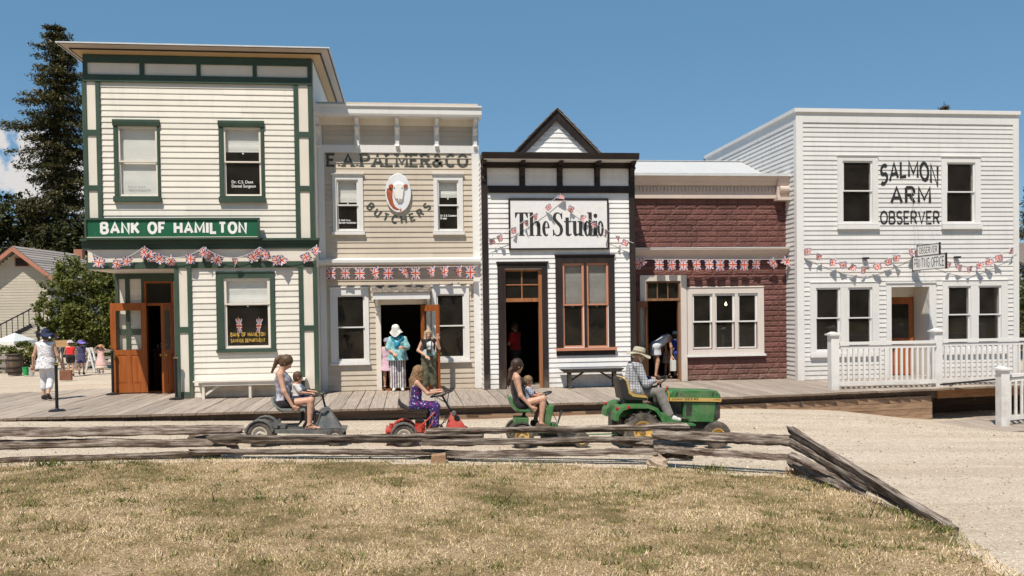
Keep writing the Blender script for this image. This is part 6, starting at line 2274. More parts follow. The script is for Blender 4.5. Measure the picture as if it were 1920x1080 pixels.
for (q, c, r, lab) in (((-13.42, 32.298), (0.02, 0.36, 0.09), 0.11, 'bright green plastic bucket in front of the wagon wheel'), ((-13.184, 32.221), (0.42, 0.42, 0.42), 0.1, 'grey metal bucket next to the green bucket')):
    bk_ = thing('bucket', lab, 'bucket', (q[0], q[1], 0), 0, 'buckets by the wheel')
    MB().lathe([(r * 0.75, 0.0), (r, 0.27), (r * 1.06, 0.27), (r * 1.06, 0.29), (r * 0.94, 0.29), (r * 0.7, 0.02)], (q[0], q[1], 0), 'z', 18).build('pail', plain('pail_' + ('green' if r > 0.105 else 'grey'), c, 0.45), bk_, True)
    MB().tube([(q[0] + r * math.cos(a), q[1] + 0.02, 0.28 + 0.13 * math.sin(a)) for a in np.linspace(0, PI, 9)], 0.005, 5).build('handle', BLACKMETAL, bk_)
sc_ = (-10.965, 29.325)
su = thing('suitcase', 'small brown suitcase standing on the gravel at left', 'suitcase', (sc_[0], sc_[1], 0))
SUI = plain('suitcase_brown', (0.20, 0.085, 0.05), 0.6, 0, 0.15)
m = MB()
m.prism([(sc_[0] - 0.18, 0.003), (sc_[0] + 0.18, 0.003), (sc_[0] + 0.18, 0.33), (sc_[0] - 0.18, 0.33)], sc_[1] - 0.07, sc_[1] + 0.07, 'xz', inset=0.012)
m.build('case', SUI, su)
MB().tube([(sc_[0] - 0.06, sc_[1], 0.33), (sc_[0] - 0.05, sc_[1], 0.37), (sc_[0] + 0.05, sc_[1], 0.37), (sc_[0] + 0.06, sc_[1], 0.33)], 0.01, 6).build('handle', SUI, su)
ts = (-12.556, 33.107)
cs = thing('camera_stand', 'wooden box camera on a stand beside the woman in red', 'stand', (ts[0], ts[1], 0))
for dx_, dy_ in ((-0.16, 0), (0.16, 0), (0, 0.25)):
    MB().tube([(ts[0] + dx_, ts[1] + dy_, 0), (ts[0], ts[1] + 0.08, 0.95)], 0.016, 6).build('leg', BW, cs)
box('box', wood('pale_box_wood', (0.3, 0.17, 0.08), (0.45, 0.28, 0.14), (0.55, 0.37, 0.2), 'x', 0.6), cs, ts[0] - 0.16, ts[0] + 0.3, ts[1] - 0.05, ts[1] + 0.2, 0.95, 1.2)
box('back_panel', BW, cs, ts[0] - 0.2, ts[0] - 0.17, ts[1] - 0.06, ts[1] + 0.22, 0.9, 1.45)
tw = (-11.697, 33.392)
tre = thing('white_trestle', 'white painted A-frame trestle in front of the paddock fence', 'trestle', (tw[0], tw[1], 0))
for s in (-1, 1):
    for dy_ in (0, 0.35):
        MB().bar((tw[0] + s * 0.22, tw[1] + dy_, 0), (tw[0] + s * 0.02, tw[1] + dy_, 0.9), 0.06, 0.06).build('leg', WHITE2, tre)
box('crossbar', WHITE2, tre, tw[0] - 0.13, tw[0] + 0.13, tw[1] + 0.03, tw[1] + 0.32, 0.4, 0.44)
rr_ = (20.757, 3.418)
shd = thing('shed_roof', 'edge of a brown shingled shed roof at the right border', 'shed', (rr_[0] + 1.2, 27, 0))
m = MB()
m.add([(rr_[0] - 0.25, 26.6, rr_[1] - 0.15), (rr_[0] + 3, 26.6, rr_[1] - 0.15), (rr_[0] + 3, 29, rr_[1] + 0.75), (rr_[0] - 0.25, 29, rr_[1] + 0.75), (rr_[0] - 0.25, 26.6, rr_[1] - 0.08), (rr_[0] + 3, 26.6, rr_[1] - 0.08), (rr_[0] + 3, 29, rr_[1] + 0.82), (rr_[0] - 0.25, 29, rr_[1] + 0.82)],
      [(0, 3, 2, 1), (4, 5, 6, 7), (0, 1, 5, 4), (1, 2, 6, 5), (2, 3, 7, 6), (3, 0, 4, 7)])
m.build('roof', SHINGLE, shd)
for a in (rr_[0] + 0.3, rr_[0] + 2.7):
    box('post', skirt_mat, shd, a - 0.07, a + 0.07, 26.8, 26.94, -0.8, rr_[1] - 0.08)

# ================================================================== SPLIT-RAIL FENCE
def rail_mat():
    m, nt, b = nodes('split_rail_grey', 0.95, 0, 0.15)
    n1 = noise(nt, 1.0, 5, 0.7, position(nt, (1.3, 38, 38), obj=True, rnd=True))
    n2 = noise(nt, 1.0, 4, 0.6, position(nt, (2.6, 11, 11), obj=True, rnd=True))
    s_ = math_(nt, 'ADD', math_(nt, 'MULTIPLY', n1.outputs['Fac'], 0.62), math_(nt, 'MULTIPLY', n2.outputs['Fac'], 0.38))
    r = ramp(nt, s_, [(0.36, (0.018, 0.012, 0.009)), (0.43, (0.085, 0.060, 0.046)), (0.5, (0.20, 0.158, 0.128)), (0.57, (0.36, 0.305, 0.26)), (0.66, (0.54, 0.475, 0.42))])
    nt.links.new(obj_tint(nt, r.outputs[0], 0.22), b.inputs['Base Color'])
    bump(nt, b, s_, 1.0, 0.05)
    return m

RAILWOOD = rail_mat()
fence = thing('split_rail_fence', 'low zigzag fence of weathered grey split rails along the lawn', 'fence', (0.4, 13.5, gh(0.4, 13.5)))
fo = off(fence)

def log_mesh(L, r0, r1, seed):
    rg = np.random.default_rng(seed)
    n, k = 30, 8
    base = 0.5 + 0.66 * rg.random(k)
    r0, r1 = r0 * 1.2, r1 * 1.2
    base[rg.integers(0, k)] *= 0.62
    vs = []
    wob = rg.normal(0, 0.0045, (n + 1, 2)).cumsum(0)
    groove = rg.normal(0, 0.05, (n + 1, k)).cumsum(0) * 0.35
    wob -= np.linspace(0, 1, n + 1)[:, None] * wob[-1]
    tw = rg.normal(0, 0.35)
    for i in range(n + 1):
        t = i / n
        r = r0 + (r1 - r0) * t
        if i in (0, n): r *= 0.86
        for j in range(k):
            a = 2 * PI * j / k + tw * t
            q = r * base[j] * (1 + rg.normal(0, 0.06) + float(np.clip(groove[i, j], -0.3, 0.3)))
            vs.append((L * t + rg.normal(0, 0.02) * (1 if i in (0, n) else 0.2), math.cos(a) * q * 0.95 + wob[i, 0], math.sin(a) * q * 1.0 + wob[i, 1]))
    fs = [(i * k + j, i * k + (j + 1) % k, (i + 1) * k + (j + 1) % k, (i + 1) * k + j) for i in range(n) for j in range(k)]
    fs += [tuple(reversed(range(k))), tuple(range(n * k, (n + 1) * k))]
    me = MB().add(vs, fs).mesh('rail', mats=(RAILWOOD,))
    return me

rail_seed = [100]

def rail(a, b, r0=0.062, r1=0.055):
    a, b = Vector(a), Vector(b)
    rail_seed[0] += 1
    o = link('rail', log_mesh((b - a).length, r0, r1, rail_seed[0]), fence, a - Vector(fo))
    o.rotation_mode = 'QUATERNION'
    d = (b - a).normalized()
    o.rotation_quaternion = d.to_track_quat('X', 'Z')
    return o

rail((-7.29, 13.35, 0.379), (-2.597, 13.95, 0.209), 0.06, 0.066)
rail((-7.295, 13.35, 0.18), (-2.698, 13.9, 0.001), 0.062, 0.052)
rail((-7.274, 13.3, -0.043), (-2.908, 13.85, -0.151), 0.072, 0.055)
rail((-3.415, 14.05, 0.12), (-2.683, 13.95, -0.032), 0.06, 0.06)
rail((-3.062, 13.7, 0.117), (1.144, 13.6, 0.014), 0.058, 0.056)
rail((-3.363, 13.75, -0.078), (0.768, 13.45, -0.195), 0.055, 0.062)
rail((-0.077, 13.72, -0.319), (0.67, 13.5, -0.275), 0.05, 0.05)
rail((0.244, 13.45, 0.164), (4.285, 12.95, 0.173), 0.055, 0.058)
rail((0.174, 13.4, -0.026), (3.826, 12.9, -0.005), 0.056, 0.05)
rail((0.564, 13.35, -0.197), (3.826, 12.85, -0.186), 0.055, 0.05)
rail((3.126, 13.2, -0.009), (4.249, 12.6, -0.088), 0.06, 0.05)
rail((3.657, 12.75, 0.104), (5.684, 11.85, 0.05), 0.066, 0.06)
rail((3.691, 12.7, -0.085), (5.586, 11.85, -0.171), 0.064, 0.056)
rail((3.739, 12.9, -0.216), (4.173, 12.5, -0.214), 0.05, 0.05)
rail((5.49, 11.95, 0.22), (5.7, 8.45, -0.39), 0.075, 0.07)
rail((5.481, 11.9, 0.026), (5.749, 8.65, -0.407), 0.07, 0.062)
rail((5.424, 11.85, -0.227), (5.642, 9.1, -0.441), 0.06, 0.05)
rail((5.31, 11.6, -0.075), (5.661, 10.2, -0.316), 0.05, 0.05)

st_ = (3.686, 12.585)
stn = thing('field_stone', 'pale rough stone propping the fence corner near the tractor', 'stone', (st_[0], st_[1], gh(*st_)), 0, None, True)

def stone_mesh(sx, sy, sz, seed):
    rg = np.random.default_rng(seed)
    m = MB()
    k, n = 10, 6
    vs = []
    for i in range(n + 1):
        ph = PI * (i / n) * 0.92 + 0.08
        for j in range(k):
            a = 2 * PI * j / k
            q = 1 + rg.normal(0, 0.09)
            vs.append((sx * math.sin(ph) * math.cos(a) * q, sy * math.sin(ph) * math.sin(a) * q, sz * (1 + math.cos(ph)) * q - 0.02))
    fs = [(i * k + j, i * k + (j + 1) % k, (i + 1) * k + (j + 1) % k, (i + 1) * k + j) for i in range(n) for j in range(k)]
    fs.append(tuple(range(k)))
    m.add(vs, fs)
    return m

STONE = plain('field_stone', (0.46, 0.36, 0.27), 0.9, 0, 0.3, 7, bumpy=0.5)
stone_mesh(0.17, 0.14, 0.1, 3).build('rock', STONE, stn)
sb_ = (0.426, 13.191)
blk = thing('wood_block', 'short brown wooden block under the fence joint near the red mower', 'block', (sb_[0], sb_[1], gh(*sb_)), 0, None, True)
m = MB()
m.prism([(-0.12, -0.02), (0.12, -0.02), (0.11, 0.14), (-0.1, 0.12)], -0.1, 0.1, 'xz', inset=0.012)
m.build('block', wood('brown_block', (0.16, 0.09, 0.05), (0.33, 0.2, 0.12), (0.45, 0.3, 0.19), 'y', 0.9, 1, 0.1), blk)
for i, (q, lab) in enumerate((((5.487, 11.731), 'dry brown weeds at the foot of the fence corner'), ((5.461, 10.663), 'green weed tuft under the slanting fence rails'), ((5.473, 9.194), 'grass tuft beside the slanting rails near their low end'), ((4.294, 12.036), 'small weed tuft on the lawn edge right of the stone'), ((-5.063, 12.814), 'green weed tuft by the fence at the far left'))):
    rg = np.random.default_rng(80 + i)
    t = thing('weed_tuft', lab, 'weeds', (q[0], q[1], gh(*q)), 0, 'weeds along the fence', True)
    k = 150
    x_, y_ = rg.normal(0, 0.13, k), rg.normal(0, 0.08, k)
    a = rg.uniform(0, 2 * PI, k)
    h_ = rg.uniform(0.05, 0.17, k)
    c = np.stack([x_, y_, h_ * 0.5 + 0.02], 1)
    d = unit(np.stack([np.cos(a) * 0.5, np.sin(a) * 0.5, np.ones(k)], 1))
    nn = unit(rg.normal(0, 1, (k, 3)))
    V = soup_faces(c, d, nn, h_, rg.uniform(0.008, 0.02, k))
    mt = LEAF if i not in (0,) else leaf_mat('dry_weed', (0.16, 0.08, 0.03), (0.28, 0.16, 0.07), (0.4, 0.28, 0.14), 0.2)
    link('leaves', tri_soup('leaves', V, mt, rg.random(k), 4), t)

# ================================================================== FIGURES (continuous surfaces from blended volumes)
def cap(a, b, ra, rb=None):
    return ('c', np.array(a, float), np.array(b, float), ra, ra if rb is None else rb)

def ell3(c, r, M=None):
    return ('e', np.array(c, float), np.array(r, float), np.eye(3) if M is None else M)

def prim_sdf(p, P):
    if p[0] == 'c':
        a, b, ra, rb = p[1:]
        ab = b - a
        t = np.clip(((P - a) @ ab) / (ab @ ab + 1e-12), 0, 1)
        return np.linalg.norm(P - a - t[:, None] * ab, axis=1) - (ra + (rb - ra) * t)
    c, r, M = p[1:]
    q = (P - c) @ M.T
    k0 = np.linalg.norm(q / r, axis=1)
    k1 = np.linalg.norm(q / (r * r), axis=1) + 1e-9
    return k0 * (k0 - 1) / k1

def prim_box(p):
    if p[0] == 'c':
        r = max(p[3], p[4])
        return np.minimum(p[1], p[2]) - r, np.maximum(p[1], p[2]) + r
    r = p[2].max()
    return p[1] - r, p[1] + r

def sdf_mesh(prims, res, k=0.02, cuts=(), carve=(), wave=0.0, wfreq=40.0):
    lo = np.min([prim_box(p)[0] for p in prims], 0) - 2.5 * res
    hi = np.max([prim_box(p)[1] for p in prims], 0) + 2.5 * res
    n = np.ceil((hi - lo) / res).astype(int) + 1
    ax = [lo[i] + np.arange(n[i]) * res for i in range(3)]
    G = np.stack(np.meshgrid(*ax, indexing='ij'), -1).reshape(-1, 3)
    D = np.full(len(G), 9.0)
    for p in prims:
        blo, bhi = prim_box(p)
        mrg = k + 3 * res
        msk = np.all((G > blo - mrg) & (G < bhi + mrg), axis=1)
        if not msk.any():
            continue
        idx = np.nonzero(msk)[0]
        a = D[idx]
        b = prim_sdf(p, G[idx])
        h = np.clip(0.5 + 0.5 * (b - a) / k, 0, 1)
        D[idx] = np.where(a > 5, b, b * (1 - h) + a * h - k * h * (1 - h))
    if wave:
        D += wave * np.sin(G[:, 0] * wfreq + 3 * np.sin(G[:, 2] * wfreq * 0.35)) * np.sin(G[:, 1] * wfreq * 0.9 + 2 * np.sin(G[:, 2] * wfreq * 0.5))
    for (c, nn) in cuts:
        D = np.maximum(D, (G - np.array(c)) @ np.array(nn, float))
    for p in carve:
        D = np.maximum(D, -prim_sdf(p, G))
    V = D.reshape(n)
    s = V < 0
    corners = [(i, j, l) for i in (0, 1) for j in (0, 1) for l in (0, 1)]
    def sl(c):
        return tuple(slice(c[i], n[i] - 1 + c[i]) for i in range(3))
    cnt = sum(s[sl(c)].astype(np.int8) for c in corners)
    act = (cnt > 0) & (cnt < 8)
    ids = -np.ones(act.shape, int)
    ii = np.argwhere(act)
    ids[tuple(ii.T)] = np.arange(len(ii))
    acc = np.zeros((len(ii), 3))
    num = np.zeros(len(ii))
    vals = {c: V[sl(c)][act] for c in corners}
    for c in corners:
        for d in range(3):
            if c[d] == 0:
                c2 = list(c); c2[d] = 1; c2 = tuple(c2)
                a, b = vals[c], vals[c2]
                x = (a < 0) != (b < 0)
                t = np.where(x, a / (a - b + 1e-12), 0)
                p = np.array(c, float)[None, :].repeat(len(ii), 0)
                p[:, d] += t
                acc[x] += p[x]
                num[x] += 1
    verts = lo + (ii + acc / np.maximum(num, 1)[:, None]) * res
    quads = []
    for d in range(3):
        sa = [slice(1, -1)] * 3
        sb = [slice(1, -1)] * 3
        sa[d] = slice(0, -1)
        sb[d] = slice(1, None)
        A, B = s[tuple(sa)], s[tuple(sb)]
        e = np.argwhere(A != B)
        if len(e) == 0: continue
        flip = A[tuple(e.T)]
        base = e + 1
        base[:, d] -= 1
        u, v = (d + 1) % 3, (d + 2) % 3
        q = []
        for du, dv in ((-1, -1), (0, -1), (0, 0), (-1, 0)):
            w = base.copy()
            w[:, u] += du
            w[:, v] += dv
            q.append(ids[tuple(w.T)])
        q = np.stack(q, 1)
        q[~flip] = q[~flip][:, ::-1]
        quads.append(q)
    quads = np.concatenate(quads)
    quads = quads[(quads >= 0).all(1)]
    return verts, quads

def np_obj(name, V, F, mats, parent, mi=None, smooth=True):
    me = bpy.data.meshes.new(name)
    me.from_pydata(V.tolist(), [], F.tolist())
    for m in (mats if isinstance(mats, (list, tuple)) else [mats]):
        me.materials.append(m)
    if mi is not None:
        me.polygons.foreach_set('material_index', mi.astype(np.int32))
    if smooth:
        me.polygons.foreach_set('use_smooth', [True] * len(me.polygons))
    o = link(name, me, parent)
    OFF[o.name] = (0, 0, 0)
    return o

def N3(v):
    v = np.array(v, float)
    return v / (np.linalg.norm(v) + 1e-9)

def lerp(a, b, t):
    return np.array(a, float) * (1 - t) + np.array(b, float) * t

def stand(s=1.0, shw=0.175, lean=0.0):
    J = dict(s=s, pelvis=(0, 0, 0.94 * s), neck=(lean * 0.5 * s, 0, 1.42 * s), head=(lean * 0.6 * s + 0.015, 0, 1.575 * s), hf=(1, 0, -0.05))
    for k, y in (('L', 1), ('R', -1)):
        J['sh' + k] = (lean * 0.46 * s, y * shw * s, 1.375 * s)
        J['el' + k] = (lean * 0.3 * s - 0.02, y * (shw + 0.06) * s, 1.09 * s)
        J['wr' + k] = (lean * 0.3 * s + 0.05 * s, y * (shw + 0.07) * s, 0.85 * s)
        J['hip' + k] = (0, y * 0.085 * s, 0.91 * s)
        J['kn' + k] = (0.02 * s, y * 0.095 * s, 0.50 * s)
        J['an' + k] = (-0.02 * s, y * 0.10 * s, 0.085 * s)
        J['toe' + k] = (0.15 * s, y * 0.125 * s, 0.03 * s)
    return J

def fill(J):
    s = J['s']
    up = N3(np.array(J['neck'], float) - np.array(J['pelvis'], float))
    yv = np.array(J.get('side', (0, 1, 0)), float)
    for k, q in (('L', 1), ('R', -1)):
        J.setdefault('sh' + k, tuple(np.array(J['neck']) - up * 0.05 * s + yv * q * J.get('shw', 0.165) * s))
        J.setdefault('hip' + k, tuple(np.array(J['pelvis']) - up * 0.03 * s + yv * q * 0.085 * s))
        if 'toe' + k not in J:
            an = np.array(J['an' + k], float)
            J['toe' + k] = tuple(an + np.array([0.16 * s, 0.02 * q, -0.05 * s]))
    return J

def head_frame(J):
    f = N3(J['hf'])
    up0 = N3(np.array(J['head'], float) - np.array(J['neck'], float))
    l = N3(np.cross(up0, f))
    u = np.cross(f, l)
    return f, l, u

def torso_prims(J, e=0.0, w=1.0, levels=('pelvis', 'belly', 'chest', 'shoulder')):
    s = J['s']
    fat = J.get('fat', 1.0)
    pel, nk = np.array(J['pelvis'], float), np.array(J['neck'], float)
    ax = N3(nk - pel)
    sd = N3(np.array(J['shL'], float) - np.array(J['shR'], float))
    hd = N3(np.array(J['hipL'], float) - np.array(J['hipR'], float))
    fw = N3(np.cross(sd, ax))
    L = np.linalg.norm(nk - pel)
    bend = J.get('curve', 0.0)
    mid = pel + ax * L * 0.42 - fw * bend * s
    chs = pel + ax * L * 0.74 - fw * bend * 0.7 * s
    P = []
    if 'pelvis' in levels:
        P += [cap(pel + hd * 0.065 * s * w, pel - hd * 0.065 * s * w, 0.112 * s * fat + e)]
        P += [cap(J['hipL'], J['hipR'], 0.10 * s * fat + e)]
    if 'belly' in levels:
        for q in (-1, 1):
            P.append(cap(pel + hd * q * 0.05 * s, mid + sd * q * 0.048 * s + fw * 0.012, 0.105 * s * fat + e, 0.098 * s * fat + e))
    if 'chest' in levels:
        for q in (-1, 1):
            P.append(cap(mid + sd * q * 0.048 * s, chs + sd * q * 0.07 * s, 0.098 * s * fat + e, 0.102 * s + e))
            if J.get('bust'):
                P.append(ell3(chs + sd * q * 0.065 * s + fw * 0.075 * s - ax * 0.02 * s, np.array([0.06, 0.06, 0.06]) * s + e))
    if 'shoulder' in levels:
        P.append(cap(np.array(J['shL']) - sd * 0.02, np.array(J['shR']) + sd * 0.02, 0.058 * s + e))
        P.append(cap(chs + sd * 0.05 * s, np.array(J['shL']) * 0.7 + nk * 0.3 - ax * 0.03 * s, 0.09 * s + e, 0.06 * s + e))
        P.append(cap(chs - sd * 0.05 * s, np.array(J['shR']) * 0.7 + nk * 0.3 - ax * 0.03 * s, 0.09 * s + e, 0.06 * s + e))
    return P

LIMB = {'uarm': ('sh', 'el', 0.049, 0.039), 'farm': ('el', 'wr', 0.040, 0.026), 'thigh': ('hip', 'kn', 0.088, 0.056), 'shank': ('kn', 'an', 0.056, 0.036)}

def limb_prims(J, kind, side, t0=0.0, t1=1.0, e=0.0, e1=None):
    a, b, ra, rb = LIMB[kind]
    s = J['s'] * (J.get('limb', 1.0))
    A, B = np.array(J[a + side], float), np.array(J[b + side], float)
    e1 = e if e1 is None else e1
    P = [cap(lerp(A, B, t0), lerp(A, B, t1), (ra + (rb - ra) * t0) * s + e, (ra + (rb - ra) * t1) * s + e1)]
    if kind == 'shank' and t0 < 0.35 < t1:      # calf
        kn, hp = A, np.array(J['hip' + side], float)
        bk = N3(np.cross(N3(B - A), np.cross(N3(A - hp + 1e-6), N3(B - A)) + 1e-6))
        P.append(cap(lerp(A, B, 0.2), lerp(A, B, 0.5), 0.05 * s + e, 0.04 * s + e))
    return P

def hand_prims(J, side, curl=0.4, s=None):
    s = s or J['s']
    wr, el = np.array(J['wr' + side], float), np.array(J['el' + side], float)
    d = N3(J.get('hd' + side, wr - el))
    nrm = np.array(J.get('hn' + side, (0, 0, -1)), float)       # palm normal
    nrm = N3(nrm - d * (nrm @ d))
    sdv = np.cross(d, nrm) * (1 if side == 'L' else -1)         # towards the thumb
    P = [cap(wr, wr + d * 0.03 * s, 0.024 * s, 0.026 * s)]
    kn = wr + d * 0.085 * s
    for i, (o, l) in enumerate(((0.030, 0.072), (0.010, 0.080), (-0.010, 0.075), (-0.029, 0.058))):
        k0 = kn + sdv * o * s
        P.append(cap(wr + d * 0.03 * s + sdv * o * 0.75 * s, k0, 0.0155 * s, 0.0125 * s))
        a = curl * 0.9
        p1 = k0 + (d * math.cos(a) + nrm * math.sin(a)) * l * 0.5 * s
        a2 = curl * 2.0
        p2 = p1 + (d * math.cos(a2) + nrm * math.sin(a2)) * l * 0.5 * s
        P += [cap(k0, p1, 0.0105 * s, 0.0095 * s), cap(p1, p2, 0.0095 * s, 0.008 * s)]
    t0 = wr + d * 0.025 * s + sdv * 0.022 * s
    t1 = t0 + (d * 0.6 + sdv * 0.8 * (1 - 0.4 * curl) + nrm * 0.35 * curl) * 0.042 * s
    t2 = t1 + (d * 0.9 + sdv * 0.25 * (1 - curl) + nrm * 0.5 * curl) * 0.032 * s
    P += [cap(t0, t1, 0.015 * s, 0.012 * s), cap(t1, t2, 0.0115 * s, 0.009 * s)]
    return P

def head_prims(J):
    s = J['s'] * J.get('hs', 1.0)
    f, l, u = head_frame(J)
    c = np.array(J['head'], float)
    M = np.stack([f, l, u])
    P = [ell3(c + u * 0.025 * s - f * 0.008 * s, np.array([0.094, 0.076, 0.092]) * s, M),
         ell3(c + f * 0.022 * s - u * 0.045 * s, np.array([0.066, 0.056, 0.072]) * s, M),
         cap(c + f * 0.050 * s - u * 0.098 * s + l * 0.012 * s, c + f * 0.050 * s - u * 0.098 * s - l * 0.012 * s, 0.024 * s),
         cap(c + f * 0.084 * s + u * 0.008 * s, c + f * 0.103 * s - u * 0.028 * s, 0.010 * s, 0.013 * s),
         cap(c + f * 0.078 * s - u * 0.060 * s + l * 0.016 * s, c + f * 0.078 * s - u * 0.060 * s - l * 0.016 * s, 0.013 * s)]
    for q in (-1, 1):
        P.append(ell3(c + l * q * 0.077 * s - f * 0.006 * s - u * 0.008 * s, np.array([0.019, 0.008, 0.030]) * s, M))
        P.append(cap(c + f * 0.076 * s + l * q * 0.018 * s + u * 0.022 * s, c + f * 0.066 * s + l * q * 0.045 * s + u * 0.022 * s, 0.012 * s))
    nk = np.array(J['neck'], float)
    P.append(cap(nk - N3(c - nk) * 0.02, c - u * 0.06 * s - f * 0.012 * s, 0.054 * J['s'] * J.get('nk', 1), 0.048 * J['s'] * J.get('nk', 1)))
    return P

EYE = plain('eye_dark', (0.02, 0.015, 0.012), 0.25)
EYEW = plain('eye_white', (0.7, 0.68, 0.65), 0.3)

def skin_mat(name, c):
    if name in MATS: return MATS[name]
    m, nt, b = nodes(name, 0.5, 0, 0.4)
    n = noise(nt, 14, 4, 0.6, position(nt, obj=True))
    r = ramp(nt, n.outputs['Fac'], [(0.3, c4((c[0] * 0.9, c[1] * 0.82, c[2] * 0.8))), (0.7, c4(c, 1.06))])
    nt.links.new(r.outputs[0], b.inputs['Base Color'])
    b.inputs['Subsurface Weight'].default_value = 0.12
    b.inputs['Subsurface Radius'].default_value = (0.02, 0.008, 0.005)
    MATS[name] = m
    return m

SKIN = skin_mat('skin_fair', (0.56, 0.335, 0.235))
SKIN2 = skin_mat('skin_tan', (0.47, 0.265, 0.175))
LIP = plain('lip', (0.36, 0.11, 0.09), 0.5)

def person(name, label, loc, J, rotz=0.0, skin=None, clothes=(), hair=None, hat=None, group=None, res=0.013, curl=(0.45, 0.45), brow=(0.12, 0.07, 0.04), shoes=None, extra=(), bare=True):
    skin = skin or SKIN
    fill(J)
    s = J['s']
    t = thing(name, label, 'person', loc, rotz, group, local=True)
    P = torso_prims(J, 0.0)
    for k in 'LR':
        for lk in ('uarm', 'farm', 'thigh', 'shank'):
            P += limb_prims(J, lk, k)
        an, toe = np.array(J['an' + k], float), np.array(J['toe' + k], float)
        fd = N3(toe - an)
        heel = an - N3(np.array([fd[0], fd[1], 0.0]) + 1e-6) * 0.035 * s - np.array([0, 0, 0.04 * s])
        P += [cap(an, heel, 0.036 * s, 0.032 * s), cap(an, lerp(an, toe, 0.55), 0.036 * s, 0.03 * s), cap(heel, toe, 0.03 * s, 0.024 * s), cap(lerp(heel, toe, 0.7) + np.array([-fd[1], fd[0], 0]) * 0.02 * s, toe + np.array([-fd[1], fd[0], 0]) * 0.015 * s, 0.024 * s, 0.018 * s)]
    c, nk = np.array(J['head'], float), np.array(J['neck'], float)
    P.append(cap(nk - N3(c - nk) * 0.05 * s, lerp(nk, c, 0.5), 0.062 * s * J.get('nk', 1), 0.048 * s * J.get('nk', 1)))
    V, F = sdf_mesh(P, res, 0.028 * s)
    VV, FF, MI = [V], [F], [np.zeros(len(F))]
    off_ = len(V)
    for i, k in enumerate('LR'):
        v, f = sdf_mesh(hand_prims(J, k, curl[i], s), 0.0058, 0.007)
        VV.append(v); FF.append(f + off_); MI.append(np.zeros(len(f))); off_ += len(v)
    hsz = s * J.get('hs', 1.0)
    v, f = sdf_mesh(head_prims(J), 0.0068, 0.016 * hsz)
    fv, lv, uv = head_frame(J)
    fc = v[f].mean(1) - np.array(J['head'], float)
    a, b, cc = fc @ fv / hsz, fc @ lv / hsz, fc @ uv / hsz
    mi = np.zeros(len(f))
    for q in (-1, 1):
        mi[(a > 0.04) & ((b - q * 0.031) ** 2 / 0.016 ** 2 + (cc - 0.004) ** 2 / 0.0085 ** 2 < 1)] = 2
        mi[(a > 0.04) & ((b - q * 0.030) ** 2 + (cc - 0.004) ** 2 < 0.0075 ** 2)] = 1
        mi[(a > 0.04) & (abs(b - q * 0.033) < 0.019) & (abs(cc - 0.0275 + 0.1 * (abs(b) - 0.033)) < 0.0052)] = 4
    mi[(a > 0.05) & (abs(b) < 0.023) & (abs(cc + 0.060) < 0.0085)] = 3
    VV.append(v); FF.append(f + off_); MI.append(mi)
    bm = plain('brow_%d_%d' % (int(brow[0] * 1000), int(brow[1] * 1000)), brow, 0.8)
    np_obj('body', np.concatenate(VV), np.concatenate(FF), [skin, EYE, EYEW, LIP, bm], t, np.concatenate(MI))
    for cl in clothes:
        e = cl.get('e', 0.014)
        Q = []
        lev = cl.get('torso')
        if lev:
            Q += torso_prims(J, e, 1.0, lev)
        for (lk, t0, t1, *ee) in cl.get('limbs', ()):
            for k in cl.get('sides', 'LR'):
                Q += limb_prims(J, lk, k, t0, t1, ee[0] if ee else e, ee[1] if len(ee) > 1 else None)
        Q += list(cl.get('prims', ()))
        v, f = sdf_mesh(Q, cl.get('res', res), cl.get('k', 0.03) * s, cl.get('cuts', ()), cl.get('carve', ()), cl.get('wave', 0.0022), cl.get('wf', 34.0))
        np_obj(cl['name'], v, f, cl['mat'], t)
    if hair:
        v, f = sdf_mesh(hair['prims'], hair.get('res', 0.009), hair.get('k', 0.02), hair.get('cuts', ()), hair.get('carve', ()), hair.get('wave', 0.003), hair.get('wf', 70.0))
        np_obj('hair', v, f, hair['mat'], t)
    if hat:
        f_, l_, u_ = head_frame(J)
        hu = N3(u_ * math.cos(hat.get('tilt', 0)) - f_ * math.sin(hat.get('tilt', 0)))
        hf_ = N3(np.cross(l_, hu))
        m = MB()
        m.lathe([(r * hsz, h * hsz) for r, h in hat['prof']], (0, 0, 0), 'z', 26, sx=1.12, sy=1.0)
        c0 = np.array(J['head'], float) + u_ * hat.get('up', 0.05) * hsz - f_ * hat.get('back', 0.01) * hsz
        n_ = len(m.v)
        rim = max(r for r, h in hat['prof'])
        out = []
        for p in m.v:
            r = math.hypot(p[0], p[1])
            wv = hat.get('flop', 0.0) * math.sin(3 * math.atan2(p[1], p[0]) + 0.6) * max(0, r / (rim * hsz) - 0.55) * hsz
            out.append(tuple(c0 + hf_ * p[0] + l_ * p[1] + hu * (p[2] + wv)))
        m.v = out
        ho = m.build('hat', hat['mat'], t, True)
        if 'band' in hat:
            m = MB()
            br, bz, bh_ = hat['band'][:3]
            m.lathe([(br * hsz, bz * hsz), (br * 1.03 * hsz, bz * hsz), (br * 1.0 * hsz, (bz + bh_) * hsz), (br * 0.96 * hsz, (bz + bh_) * hsz)], (0, 0, 0), 'z', 26, sx=1.12)
            m.v = [tuple(c0 + hf_ * p[0] + l_ * p[1] + hu * p[2]) for p in m.v]
            m.build('hat_band', hat['band'][3], ho, True)
